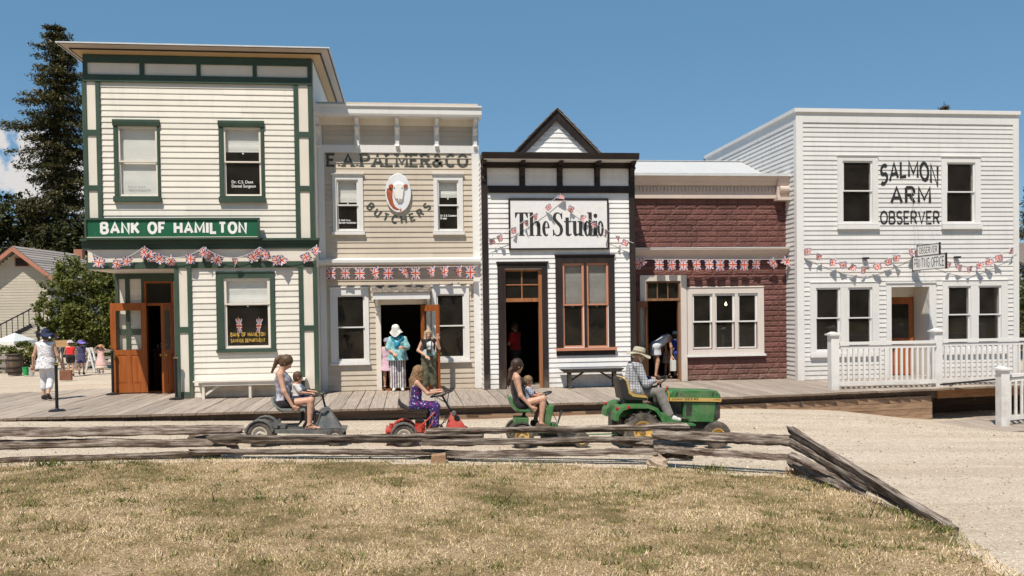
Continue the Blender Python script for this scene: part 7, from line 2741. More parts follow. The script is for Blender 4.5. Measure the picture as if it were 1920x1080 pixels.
    if shoes:
        for k in 'LR':
            an, toe = np.array(J['an' + k], float), np.array(J['toe' + k], float)
            fd = N3(toe - an)
            heel = an - N3(np.array([fd[0], fd[1], 0.0]) + 1e-6) * 0.045 * s - np.array([0, 0, 0.045 * s])
            hi = shoes.get('high', 0.0)
            Q = [cap(heel, toe + fd * 0.01, 0.041 * s, 0.034 * s), cap(an - np.array([0, 0, 0.02 * s]), lerp(an, toe, 0.6), 0.046 * s, 0.038 * s), cap(heel + np.array([0, 0, 0.03 * s]), an + np.array([0, 0, hi * s]), 0.042 * s, 0.045 * s)]
            sole = min(heel[2], toe[2]) - 0.03 * s
            v, f = sdf_mesh(Q, 0.009, 0.02 * s)
            np_obj('shoe', v, f, shoes['mat'], t)
    for (nm, mbb, mt) in extra:
        ob = mbb.build(nm, mt, t, True)
    return t

def cloth(name, c, kind=None, cols=(), scale=30.0, rough=0.85):
    if name in MATS: return MATS[name]
    m, nt, b = nodes(name, rough, 0, 0.2)
    p = position(nt, obj=True)
    fine = noise(nt, 220, 2, 0.5, p)
    fold = noise(nt, 5, 3, 0.5, p)
    base = ramp(nt, fold.outputs['Fac'], [(0.3, c4(c, 0.86)), (0.7, c4(c, 1.08))]).outputs[0]
    if kind == 'spots':
        v = nt.nodes.new('ShaderNodeTexVoronoi')
        v.inputs['Scale'].default_value = scale
        nt.links.new(p, v.inputs['Vector'])
        sp = nt.nodes.new('ShaderNodeSeparateColor')
        nt.links.new(v.outputs['Color'], sp.inputs[0])
        cr = ramp(nt, sp.outputs[0], [(i / len(cols), c4(k)) for i, k in enumerate(cols)], 'CONSTANT').outputs[0]
        msk = ramp(nt, v.outputs['Distance'], [(0.0, (1, 1, 1)), (0.34, (1, 1, 1)), (0.44, (0, 0, 0))]).outputs[0]
        pick = math_(nt, 'GREATER_THAN', sp.outputs[1], 0.35)
        base = mixc(nt, math_(nt, 'MULTIPLY', msk, pick), base, cr)
    elif kind == 'stripes':
        mp = nt.nodes.new('ShaderNodeMapping')
        nt.links.new(p, mp.inputs[0])
        w = nt.nodes.new('ShaderNodeTexWave')
        w.inputs['Scale'].default_value = scale
        w.bands_direction = 'Y'
        w.inputs['Distortion'].default_value = 0.6
        nt.links.new(mp.outputs[0], w.inputs['Vector'])
        base = mixc(nt, ramp(nt, w.outputs['Fac'], [(0.42, (0, 0, 0)), (0.5, (1, 1, 1))]).outputs[0], base, c4(cols[0]))
    elif kind == 'bands':
        w = nt.nodes.new('ShaderNodeTexWave')
        w.inputs['Scale'].default_value = scale
        w.bands_direction = 'Z'
        w.inputs['Distortion'].default_value = 1.5
        nt.links.new(p, w.inputs['Vector'])
        base = mixc(nt, ramp(nt, w.outputs['Fac'], [(0.45, (0, 0, 0)), (0.55, (1, 1, 1))]).outputs[0], base, c4(cols[0]))
    elif kind == 'check':
        fs = None
        for dr in ('X', 'Z'):
            w = nt.nodes.new('ShaderNodeTexWave')
            w.inputs['Scale'].default_value = scale
            w.bands_direction = dr
            w.inputs['Distortion'].default_value = 0.5
            nt.links.new(p, w.inputs['Vector'])
            f = ramp(nt, w.outputs['Fac'], [(0.6, (0, 0, 0)), (0.75, (1, 1, 1))]).outputs[0]
            fs = f if fs is None else math_(nt, 'MAXIMUM', fs, f)
        base = mixc(nt, math_(nt, 'MULTIPLY', fs, 0.75), base, c4(cols[0]))
    elif kind == 'dye':
        n = noise(nt, scale, 5, 0.65, p)
        base = ramp(nt, n.outputs['Fac'], [(0.34 + 0.32 * i / max(1, len(cols) - 1), c4(k)) for i, k in enumerate(cols)]).outputs[0]
    nt.links.new(base, b.inputs['Base Color'])
    hsum = math_(nt, 'ADD', math_(nt, 'MULTIPLY', fine.outputs['Fac'], 0.15), noise(nt, 16, 3, 0.55, p).outputs['Fac'])
    bump(nt, b, hsum, 0.35, 0.02)
    b.inputs['Sheen Weight'].default_value = 0.15
    MATS[name] = m
    return m

def hairm(name, c, light):
    if name in MATS: return MATS[name]
    m, nt, b = nodes(name, 0.5, 0, 0.4)
    n = noise(nt, 1, 4, 0.6, position(nt, (90, 90, 9), obj=True))
    r = ramp(nt, n.outputs['Fac'], [(0.3, c4(c)), (0.72, c4(light))])
    nt.links.new(r.outputs[0], b.inputs['Base Color'])
    bump(nt, b, n.outputs['Fac'], 0.6, 0.01)
    MATS[name] = m
    return m

def hair_cap(J, thick=0.012, extra=(), face=True, mat=None, wave=0.003, wf=70.0, low=0.0, carve=()):
    s = J['s'] * J.get('hs', 1.0)
    fill(J)
    f, l, u = head_frame(J)
    c = np.array(J['head'], float)
    M = np.stack([f, l, u])
    P = [ell3(c + u * 0.028 * s - f * 0.014 * s, (np.array([0.097, 0.079, 0.094]) + thick) * s, M),
         ell3(c - f * 0.035 * s - u * (0.03 + low) * s, (np.array([0.062, 0.068, 0.07]) + thick * 0.7) * s, M)]
    P += list(extra)
    C = [ell3(c + f * 0.105 * s - u * 0.045 * s, np.array([0.075, 0.082, 0.105]) * s, M)] + list(carve)
    return dict(prims=P, carve=C, mat=mat, wave=wave, wf=wf)

HBROWN = hairm('brown_hair', (0.055, 0.028, 0.014), (0.15, 0.085, 0.045))
HDARK = hairm('dark_brown_hair', (0.022, 0.012, 0.009), (0.075, 0.04, 0.026))
HSANDY = hairm('sandy_hair', (0.13, 0.075, 0.035), (0.30, 0.19, 0.10))
HCURL = hairm('golden_brown_hair', (0.12, 0.06, 0.025), (0.36, 0.22, 0.11))
HBLOND = hairm('blond_hair', (0.27, 0.19, 0.11), (0.55, 0.44, 0.30))
HGREY = hairm('grey_beard', (0.4, 0.38, 0.35), (0.65, 0.63, 0.6))

# ================================================================== RIDE-ON MACHINES
RUBBER = plain('tyre_rubber', (0.055, 0.048, 0.043), 0.9, 0, 0.35, 9, bumpy=0.3, dust=0.45)
VINYL = plain('black_vinyl', (0.03, 0.027, 0.026), 0.45, 0, 0.2)
STEEL = plain('worn_steel', (0.33, 0.32, 0.31), 0.4, 0.9, 0.2)
TGREEN = plain('tractor_green', (0.03, 0.16, 0.042), 0.45, 0, 0.2, 5, coat=0.2, dust=0.3)
TYELLOW = plain('tractor_yellow', (0.58, 0.37, 0.09), 0.55, 0, 0.15, 5, dust=0.4)
SGREY = plain('scooter_grey', (0.095, 0.107, 0.112), 0.45, 0, 0.15, 5, coat=0.15, dust=0.4)
MRED = plain('mower_red', (0.50, 0.04, 0.022), 0.45, 0, 0.18, 5, coat=0.15, dust=0.3)
RIMW = plain('rim_cream', (0.66, 0.61, 0.52), 0.55, 0, 0.1, 6, dust=0.4)
LAMPRED = plain('tail_lamp_red', (0.5, 0.02, 0.02), 0.2)
GRILLE = plain('grille_black', (0.02, 0.022, 0.02), 0.6, dust=0.25)
SLOPE = 0.028

def vehicle(name, label, px_loc, group=None):
    t = thing(name, label, 'tractor' if 'tractor' in name else 'mower', px_loc, 0, group, True)
    t.rotation_euler = (0, SLOPE, 0)
    return t

def wheel(p, x, y, r, w, rr, rim_m, lugs=0):
    m = MB()
    h = w / 2
    z = r
    m.lathe([(rr, -h * 0.8), (rr + (r - rr) * 0.5, -h), (r * 0.965, -h * 0.82), (r, -h * 0.4), (r, h * 0.4), (r * 0.965, h * 0.82), (rr + (r - rr) * 0.5, h), (rr, h * 0.8), (rr * 0.97, 0), (rr, -h * 0.8)], (x, y, z), 'y', 32, caps=0)
    if lugs:
        for i in range(lugs):
            for s in (-1, 1):
                a = 2 * PI * (i + (0.5 if s > 0 else 0)) / lugs
                a2 = a + 0.20
                p0 = Vector((x + math.cos(a) * r * 1.012, y + s * h * 0.9, z + math.sin(a) * r * 1.012))
                p1 = Vector((x + math.cos(a2) * r * 1.02, y + s * h * 0.08, z + math.sin(a2) * r * 1.02))
                m.bar(p0, p1, 0.03, 0.035, up=(math.cos(a), 0, math.sin(a)))
    else:
        for i in range(40):
            a = 2 * PI * i / 40
            m.bar((x + math.cos(a) * r, y - h * 0.7, z + math.sin(a) * r), (x + math.cos(a + 0.05) * r, y + h * 0.7, z + math.sin(a + 0.05) * r), 0.010, 0.008, up=(math.cos(a), 0, math.sin(a)))
    o = m.build('wheel', RUBBER, p, True)
    for s in (-1, 1):
        m = MB()
        q = s * h
        m.lathe([(rr * 1.03, q * 0.78), (rr * 1.02, q * 0.9), (rr * 0.86, q * 0.82), (rr * 0.78, q * 0.35), (rr * 0.4, q * 0.3), (rr * 0.3, q * 0.55), (rr * 0.12, q * 0.6), (0.004, q * 0.6)], (x, y, z), 'y', 24, caps=2)
        m.build('rim', rim_m, o, True)
        MB().lathe([(0.028, q * 0.6), (0.028, q * 1.05), (0.012, q * 1.15)], (x, y, z), 'y', 10).build('hub_cap', STEEL, o, True)
    return o

def steering_wheel(p, c, R, tilt, col_base, mat=VINYL):
    ax = Vector((-math.sin(tilt), 0, math.cos(tilt)))
    u = Vector((math.cos(tilt), 0, math.sin(tilt)))
    v = Vector((0, 1, 0))
    c = Vector(c)
    m = MB()
    pts = [c + u * R * math.cos(2 * PI * i / 28) + v * R * math.sin(2 * PI * i / 28) for i in range(29)]
    m.tube(pts, 0.015, 8)
    hub = c - ax * 0.05
    for k in range(3):
        a = 2 * PI * k / 3 + PI / 3
        m.tube([hub, c + u * R * math.cos(a) + v * R * math.sin(a)], 0.009, 6)
    m.lathe([(0.03, 0), (0.035, 0.02), (0.0, 0.03)], (0, 0, 0), 'z', 10)
    n0 = len(m.v) - 30
    for i in range(n0, len(m.v)):
        q = Vector(m.v[i])
        m.v[i] = tuple(hub + u * q.x + v * q.y + ax * q.z)
    o = m.build('steering_wheel', mat, p, True)
    MB().tube([hub, Vector(col_base)], 0.018, 8).build('steering_column', BLACKMETAL, p, True)
    return o

def pan_seat(p, x0, x1, zb, zback, mat, w=0.42, cush=None):
    prof = [(x0 - 0.09, zback), (x0 - 0.045, zb + (zback - zb) * 0.45), (x0, zb + 0.045), (x0 + 0.06, zb + 0.005), (x1 - 0.08, zb), (x1 - 0.02, zb + 0.01), (x1, zb - 0.02)]
    n = len(prof)
    cols = [(-1.0, 0.035), (-0.8, 0.02), (-0.4, 0.0), (0.0, -0.004), (0.4, 0.0), (0.8, 0.02), (1.0, 0.035)]
    m = MB()
    vs = []
    for t in (0.0, -0.035):
        for (x, z) in prof:
            for (c, up) in cols:
                vs.append((x + (t * 0.6 if z > zb + 0.05 else 0), c * w / 2 * (0.86 if z == zback else 1), z + up + t))
    k = len(cols)
    fs = []
    for b in (0, n * k):
        for i in range(n - 1):
            for j in range(k - 1):
                a = b + i * k + j
                fs.append((a, a + 1, a + k + 1, a + k))
    N_ = n * k
    edge = [i for i in range(k)] + [i * k + k - 1 for i in range(1, n)] + [(n - 1) * k + j for j in range(k - 2, -1, -1)] + [i * k for i in range(n - 2, 0, -1)]
    for i in range(len(edge)):
        a, b = edge[i], edge[(i + 1) % len(edge)]
        fs.append((a, b, b + N_, a + N_))
    m.add(vs, fs)
    return m.build('seat', mat, p, True)

# ------------------------------------------------------------- grey scooter-mower (leftmost)
a = (-2.507, 14.883)
SCX, SCY = a[0], a[1] + 0.28
sco = vehicle('riding_scooter', 'grey scooter-like riding mower with white-walled wheels at the tail of the train', (SCX, SCY, gh(SCX, SCY)), 'ride-on machines towed in a train')
for y in (-0.28, 0.28):
    wheel(sco, 0, y, 0.215, 0.13, 0.125, RIMW)
    wheel(sco, 1.243, y * 0.85, 0.145, 0.095, 0.08, RIMW)
m = MB()
m.prism([(-0.28, 0.29), (1.38, 0.265), (1.38, 0.225), (1.2, 0.2), (-0.25, 0.225)], -0.24, 0.24, 'xz', inset=0.01)
m.build('deck', SGREY, sco)
for s in (-1, 1):
    m = MB()
    m.prism([(0.06, 0.30), (0.28, 0.30), (0.28, 0.44)], s * 0.17, s * 0.21, 'xz')
    m.build('fin', SGREY, sco)
    m = MB()
    pts = [(0.22 * math.cos(t) * 1.1, 0.22 + 0.24 * math.sin(t)) for t in np.linspace(0.25, PI - 0.1, 9)]
    pts += [(p_[0] * 0.9, p_[1] - 0.02) for p_ in reversed(pts)]
    m.prism(pts, s * 0.21, s * 0.36, 'xz')
    m.build('mudguard', SGREY, sco)
m = MB()
m.add([(0.87, -0.2, 0.27), (1.36, -0.16, 0.25), (1.36, 0.16, 0.25), (0.87, 0.2, 0.27), (0.98, -0.11, 0.56), (1.06, -0.07, 0.66), (1.12, -0.07, 0.62), (1.12, 0.07, 0.62), (1.06, 0.07, 0.66), (0.98, 0.11, 0.56)],
      [(0, 1, 6, 5, 4), (3, 9, 8, 7, 2), (0, 4, 9, 3), (4, 5, 8, 9), (5, 6, 7, 8), (1, 2, 7, 6), (0, 3, 2, 1)])
cowl = m.build('cowl', SGREY, sco)
m = MB()
m.add([(1.0, -0.168, 0.54), (1.10, -0.145, 0.60), (1.115, -0.149, 0.45), (1.07, -0.156, 0.50)], [(0, 1, 2, 3)])
MB().box(0.86, 0.89, -0.14, 0.14, 0.3, 0.52).build('dash_panel', VINYL, cowl)
MB().tube([(0.98, -0.16, 0.6), (1.02, -0.17, 0.63), (1.1, -0.12, 0.64)], 0.018, 7).build('chrome_trim', STEEL, cowl, True)
m = MB()
m.box(0.95, 1.42, -0.19, 0.19, 0.252, 0.30)
m.build('bumper', STEEL, sco)
steering_wheel(sco, (0.985, 0, 0.875), 0.18, 0.32, (1.05, 0, 0.63))
pan_seat(sco, 0.27, 0.74, 0.60, 0.80, plain('seat_grey_green', (0.22, 0.24, 0.23), 0.5), 0.44)
MB().tube([(0.66, -0.1, 0.565), (0.66, -0.1, 0.42), (0.6, -0.1, 0.335), (0.3, -0.1, 0.325)], 0.018, 8).build('seat_spring', BLACKMETAL, sco, True)
MB().tube([(0.66, 0.1, 0.565), (0.66, 0.1, 0.42), (0.6, 0.1, 0.335), (0.3, 0.1, 0.325)], 0.018, 8).build('seat_spring', BLACKMETAL, sco, True)
MB().box(-0.12, 0.4, -0.16, 0.16, 0.291, 0.34).build('engine_cover', SGREY, sco)

# ------------------------------------------------------------- red mower
a = (-0.107, 14.803)
RDX, RDY = a[0], a[1] + 0.28
redm = vehicle('riding_mower', 'bright red riding mower with black seat carrying the curly-haired girl', (RDX, RDY, gh(RDX, RDY)), 'ride-on machines towed in a train')
for y in (-0.28, 0.28):
    wheel(redm, 0, y, 0.19, 0.12, 0.115, RIMW)
    wheel(redm, 1.02, y * 0.85, 0.15, 0.09, 0.08, RIMW)
m = MB()
m.prism([(-0.3, 0.2), (1.1, 0.2), (1.1, 0.235), (-0.3, 0.24)], -0.11, 0.11, 'xz', inset=0.008)
m.build('chassis', MRED, redm)
MB().box(-0.32, -0.12, -0.24, 0.24, 0.08, 0.19).build('rear_plate', MRED, redm)
MB().box(-0.31, -0.05, -0.3, 0.3, 0.251, 0.29).build('bumper', MRED, redm)
MB().lathe([(0.03, 0.29), (0.03, 0.37), (0.036, 0.37), (0.036, 0.385), (0.0, 0.39)], (-0.22, -0.15, 0), 'z', 12).build('fuel_cap', MRED, redm, True)
for s in (-1, 1):
    pts = [(0.21 * math.cos(t) * 1.1, 0.19 + 0.225 * math.sin(t)) for t in np.linspace(0.3, PI - 0.15, 9)]
    pts += [(p_[0] * 0.9, p_[1] - 0.02) for p_ in reversed(pts)]
    MB().prism(pts, s * 0.2, s * 0.35, 'xz').build('mudguard', MRED if s > 0 else SGREY, redm)
m = MB()
m.box(0.19, 0.37, -0.16, 0.16, 0.241, 0.40)
m.box(0.1, 0.3, -0.22, -0.162, 0.242, 0.31)
m.build('gearbox', MRED, redm)
MB().box(0.2, 0.34, -0.17, 0.17, 0.401, 0.43).build('gearbox_lid', BLACKMETAL, redm)
MB().tube([(0.24, -0.2, 0.31), (0.42, -0.21, 0.47), (0.52, -0.21, 0.58)], [0.014, 0.014, 0.018], 7).build('lift_lever', MRED, redm, True)
MB().tube([(0.4, -0.16, 0.27), (0.5, -0.19, 0.42)], 0.012, 7).build('brake_lever', MRED, redm, True)
MB().box(0.38, 0.5, -0.09, 0.09, 0.241, 0.56).build('seat_pedestal', BLACKMETAL, redm)
pan_seat(redm, 0.0, 0.40, 0.60, 0.755, VINYL, 0.44)
m = MB()
m.add([(0.72, -0.17, 0.24), (1.12, -0.12, 0.24), (1.12, 0.12, 0.24), (0.72, 0.17, 0.24), (0.80, -0.05, 0.56), (0.88, -0.04, 0.56), (0.88, 0.04, 0.56), (0.80, 0.05, 0.56)],
      [(0, 1, 5, 4), (2, 3, 7, 6), (1, 2, 6, 5), (3, 0, 4, 7), (4, 5, 6, 7), (0, 3, 2, 1)])
nose = m.build('nose_cone', MRED, redm)
MB().lathe([(0.05, -0.09), (0.05, -0.03), (0.03, -0.02)], (0.91, 0, 0.46), 'y', 14).build('headlamp', BLACKMETAL, nose, True)
MB().lathe([(0.025, -0.085), (0.04, -0.08), (0.04, -0.02)], (0.86, 0, 0.55), 'y', 12).build('chrome_cap', STEEL, nose, True)
MB().tube([(0.6, -0.14, 0.28), (0.7, -0.15, 0.45), (0.74, -0.15, 0.53)], [0.008, 0.008, 0.02], 7).build('gear_stick', BLACKMETAL, redm, True)
steering_wheel(redm, (0.645, 0, 0.885), 0.20, 0.30, (0.82, 0, 0.56))
MB().tube([(0.50, 0.1, 0.84), (0.74, 0, 0.72)], 0.009, 6).build('wheel_brace', BLACKMETAL, redm)
MB().tube([(0.78, 0.1, 0.93), (0.74, 0, 0.72)], 0.009, 6).build('wheel_brace', BLACKMETAL, redm)
MB().tube([(1.1, 0, 0.22), (1.75, 0.05, 0.24)], 0.016, 7).build('tow_bar', MRED, redm, True)

MB().tube([(0.8, -0.06, 0.55), (0.7, -0.14, 0.4), (0.5, -0.15, 0.3), (0.3, -0.19, 0.36)], 0.007, 5).build('cable', BLACKMETAL, redm)
MB().tube([(1.0, -0.12, 0.55), (0.92, -0.2, 0.4), (0.7, -0.21, 0.3)], 0.007, 5).build('cable', BLACKMETAL, sco)
# ------------------------------------------------------------- small green mower
a = (1.894, 14.617)
GNX, GNY = a[0], a[1] + 0.28
grn = vehicle('riding_mower', 'small green riding mower with yellow rims behind the tractor', (GNX, GNY, gh(GNX, GNY)), 'ride-on machines towed in a train')
for y in (-0.28, 0.28):
    wheel(grn, 0, y, 0.205, 0.14, 0.12, TYELLOW)
    wheel(grn, 1.05, y * 0.9, 0.135, 0.10, 0.068, TYELLOW)
m = MB()
m.prism([(-0.15, 0.2), (1.15, 0.17), (1.15, 0.215), (-0.15, 0.27)], -0.16, 0.16, 'xz', inset=0.008)
m.build('chassis', GRILLE, grn)
m = MB()
m.prism([(-0.10, 0.30), (0.13, 0.30), (0.13, 0.51), (-0.10, 0.51)], -0.2, 0.2, 'xz', inset=0.015)
m.build('engine_box', TGREEN, grn)
m = MB()
m.prism([(0.40, 0.30), (0.50, 0.30), (0.57, 0.72), (0.50, 0.73), (0.43, 0.66)], -0.17, 0.17, 'xz', inset=0.012)
m.build('dash_tower', TGREEN, grn)
m = MB()
m.prism([(0.53, 0.28), (0.88, 0.28), (0.84, 0.32), (0.66, 0.33), (0.64, 0.40), (0.55, 0.40)], -0.15, 0.15, 'xz', inset=0.012)
m.build('front_housing', TGREEN, grn)
MB().box(0.3, 0.62, -0.27, 0.27, 0.262, 0.278).build('foot_plate', TGREEN, grn)
MB().tube([(0.55, -0.13, 0.6), (0.62, -0.2, 0.45), (0.5, -0.22, 0.3), (0.3, -0.2, 0.27)], 0.007, 5).build('cable', BLACKMETAL, grn)
for s in (-1, 1):
    pts = [(0.23 * math.cos(t), 0.21 + 0.235 * math.sin(t)) for t in np.linspace(0.5, PI - 0.3, 8)]
    pts += [(p_[0] * 0.93, p_[1] - 0.015) for p_ in reversed(pts)]
    MB().prism(pts, s * 0.21, s * 0.35, 'xz').build('mudguard', GRILLE, grn)
MB().tube([(0.65, -0.12, 0.4), (0.71, -0.13, 0.63)], [0.012, 0.02], 7).build('lever', GRILLE, grn, True)
pan_seat(grn, -0.10, 0.24, 0.62, 0.86, TGREEN, 0.44)
MB().tube([(0.06, 0, 0.51), (0.08, 0, 0.585)], 0.03, 8).build('seat_spring', BLACKMETAL, grn)
steering_wheel(grn, (0.40, 0, 0.90), 0.155, 0.30, (0.5, 0, 0.72))
MB().tube([(1.1, 0, 0.19), (1.72, -0.1, 0.22)], 0.014, 7).build('tow_bar', TGREEN, grn, True)
MB().box(0.4, 0.95, -0.22, 0.22, 0.09, 0.19).build('cutting_deck', GRILLE, grn)

# ------------------------------------------------------------- garden tractor
a = (3.941, 14.37)
TRX, TRY = a[0], a[1] + 0.45
trc = vehicle('garden_tractor', 'green and yellow garden tractor leading the train with a hatted driver', (TRX, TRY, gh(TRX, TRY)), 'ride-on machines towed in a train')
for y in (-0.40, 0.40):
    wheel(trc, 0, y, 0.325, 0.24, 0.165, TYELLOW, lugs=15)
    wheel(trc, 1.345, y * 0.95, 0.235, 0.15, 0.125, TYELLOW)
m = MB()
m.prism([(-0.3, 0.22), (1.35, 0.24), (1.5, 0.30), (1.5, 0.42), (0.3, 0.42), (-0.3, 0.50)], -0.14, 0.14, 'xz', inset=0.01)
m.build('chassis', GRILLE, trc)
MB().bar((1.345, -0.36, 0.24), (1.345, 0.36, 0.24), 0.07, 0.08).build('front_axle', GRILLE, trc)
for s in (-1, 1):
    pts = [(-0.50, 0.50), (-0.48, 0.62), (-0.40, 0.72), (-0.26, 0.765), (0.12, 0.765), (0.24, 0.72), (0.32, 0.60), (0.40, 0.42), (0.36, 0.41), (0.28, 0.56), (0.20, 0.67), (0.08, 0.715), (-0.24, 0.715), (-0.36, 0.68), (-0.43, 0.6), (-0.45, 0.5)]
    f_ = MB().prism(pts, s * 0.17, s * 0.54, 'xz').build('fender', TGREEN, trc)
    MB().lathe([(0.028, -0.02), (0.028, 0.0), (0.022, 0.02), (0.004, 0.025)], (-0.44, s * 0.44, 0.70), 'x', 12).build('tail_lamp', LAMPRED, f_, True)
    MB().lathe([(0.026, 0.53), (0.026, 0.548), (0.004, 0.552)] if s > 0 else [(0.026, -0.53), (0.026, -0.548), (0.004, -0.552)], (-0.27, 0, 0.735), 'y', 12).build('reflector', LAMPRED, f_, True)
    m = MB()
    m.prism([(0.30, 0.46), (0.75, 0.40), (0.95, 0.40), (0.95, 0.43), (0.76, 0.44), (0.56, 0.50), (0.40, 0.62), (0.33, 0.62)], s * 0.15, s * 0.42, 'xz')
    m.build('foot_rest', TGREEN, trc)
MB().box(-0.42, 0.15, -0.169, 0.169, 0.52, 0.72).build('rear_body', TGREEN, trc)
MB().box(-0.46, -0.421, -0.15, 0.15, 0.3, 0.6).build('drawbar_plate', GRILLE, trc)
hood = MB()
hp = [(0.46, 0.86), (0.56, 0.99), (0.62, 1.005), (1.40, 0.99), (1.455, 0.93), (1.47, 0.885)]
hood.prism(hp + [(1.46, 0.815), (0.44, 0.83)], -0.235, 0.235, 'xz', inset=0.03)
ho = hood.build('hood', TGREEN, trc, True)
for s in (-1, 1):
    m = MB()
    m.prism([(0.45, 0.812), (1.468, 0.80), (1.475, 0.862), (0.465, 0.872)], s * 0.234, s * 0.2445, 'xz')
    st_o = m.build('stripe', TYELLOW, ho)
mt = text_line(MB(), 'JOHN DEERE', 0.56, 1.06, 0.826, 0.862, -0.2452, 0.2, gap=0.4)
mt.build('lettering', LETTER_B, ho)
mt = text_line(MB(), '400', 1.33, 1.45, 0.822, 0.855, -0.2452, 0.2, gap=0.35)
mt.build('lettering', LETTER_B, ho)
m = MB()
m.prism([(0.82, 0.44), (1.40, 0.43), (1.455, 0.50), (1.46, 0.80), (0.80, 0.80), (0.80, 0.50)], -0.21, 0.21, 'xz', inset=0.03)
en = m.build('engine_panel', TGREEN, trc, True)
for s in (-1, 1):
    m = MB()
    m.prism([(0.84, 0.56), (0.95, 0.56), (0.95, 0.76), (0.84, 0.76)], s * 0.205, s * 0.2135, 'xz')
    m.prism([(1.34, 0.46), (1.44, 0.50), (1.445, 0.79), (1.38, 0.79)], s * 0.205, s * 0.2135, 'xz')
    m.build('grille', GRILLE, en)
MB().box(1.462, 1.475, -0.17, 0.17, 0.5, 0.8).build('front_grille', GRILLE, en)
for s in (-1, 1):
    MB().lathe([(0.045, 1.462), (0.045, 1.485), (0.02, 1.49)], (0, s * 0.1, 0.86), 'x', 14).build('headlamp', RIMW, ho, True)
    m = MB()
    for q in (0.62, 1.27):
        m = MB()
        m.bar((q, s * 0.2, 0.955), (q + 0.13, s * 0.236, 0.925), 0.012, 0.03)
        m.bar((q + 0.03, s * 0.236, 0.905), (q + 0.06, s * 0.236, 0.965), 0.012, 0.025)
        m.build('hood_latch', GRILLE, ho)
m = MB()
m.box(0.5, 0.80, -0.12, 0.12, 0.43, 0.81)
m.tube([(0.62, -0.13, 0.45), (0.70, -0.2, 0.52), (0.86, -0.23, 0.50), (0.9, -0.23, 0.44)], 0.018, 7)
m.tube([(0.60, -0.16, 0.80), (0.58, -0.18, 0.62), (0.66, -0.17, 0.48)], 0.012, 7)
m.build('engine', GRILLE, trc)
MB().box(0.40, 0.48, -0.2, 0.2, 0.55, 0.98).build('dash', GRILLE, trc)
MB().tube([(0.52, -0.26, 0.86), (0.50, -0.27, 0.98)], [0.01, 0.018], 7).build('throttle_lever', TYELLOW, trc, True)
MB().tube([(0.47, -0.2, 0.98), (0.50, -0.22, 1.06)], [0.01, 0.02], 7).build('choke_knob', MRED, trc, True)
steering_wheel(trc, (0.405, 0, 1.13), 0.17, 0.62, (0.47, 0, 0.9))
m = MB()
m.prism([(-0.37, 1.20), (-0.33, 1.215), (-0.27, 1.17), (-0.22, 0.93), (-0.12, 0.865), (0.14, 0.86), (0.15, 0.82), (-0.24, 0.81), (-0.31, 0.84)], -0.25, 0.25, 'xz', inset=0.03)
se = m.build('seat', VINYL, trc, True)
m = MB()
m.prism([(-0.315, 1.218), (-0.28, 1.225), (-0.235, 1.16), (-0.185, 0.955), (-0.09, 0.905), (0.12, 0.90), (0.155, 0.87), (0.14, 0.855), (-0.12, 0.86), (-0.215, 0.93), (-0.265, 1.17)], -0.262, 0.262, 'xz', inset=0.03)
m.build('cushion', TYELLOW, se, True)
MB().box(-0.25, 0.08, -0.16, 0.16, 0.722, 0.815).build('seat_base', GRILLE, trc)

# ================================================================== BUNTING
def union_mat():
    m, nt, b = nodes('flag_cloth', 0.75, 0, 0.2)
    tc = nt.nodes.new('ShaderNodeUVMap')
    sp = nt.nodes.new('ShaderNodeSeparateXYZ')
    nt.links.new(tc.outputs[0], sp.inputs[0])
    U, V = sp.outputs['X'], sp.outputs['Y']

    def band(expr, w):
        return math_(nt, 'LESS_THAN', math_(nt, 'ABSOLUTE', expr), w)
    d1 = math_(nt, 'SUBTRACT', U, V)
    d2 = math_(nt, 'SUBTRACT', math_(nt, 'ADD', U, V), 1.0)
    cu, cv = math_(nt, 'SUBTRACT', U, 0.5), math_(nt, 'SUBTRACT', V, 0.5)
    WH, RD, BL = (0.80, 0.79, 0.77, 1), (0.66, 0.12, 0.07, 1), (0.05, 0.065, 0.24, 1)
    c = mixc(nt, math_(nt, 'MAXIMUM', band(d1, 0.11), band(d2, 0.11)), BL, WH)
    c = mixc(nt, math_(nt, 'MAXIMUM', band(d1, 0.04), band(d2, 0.04)), c, RD)
    c = mixc(nt, math_(nt, 'MAXIMUM', band(cu, 0.135), band(cv, 0.13)), c, WH)
    c = mixc(nt, math_(nt, 'MAXIMUM', band(cu, 0.078), band(cv, 0.075)), c, RD)
    nt.links.new(c, b.inputs['Base Color'])
    tl = nt.nodes.new('ShaderNodeBsdfTranslucent')
    nt.links.new(c, tl.inputs['Color'])
    mx = nt.nodes.new('ShaderNodeMixShader')
    mx.inputs[0].default_value = 0.22
    nt.links.new(b.outputs[0], mx.inputs[1])
    nt.links.new(tl.outputs[0], mx.inputs[2])
    nt.links.new(mx.outputs[0], nt.nodes['Material Output'].inputs['Surface'])
    return m

FLAG = union_mat()
CORD = plain('white_cord', (0.75, 0.74, 0.72), 0.8)

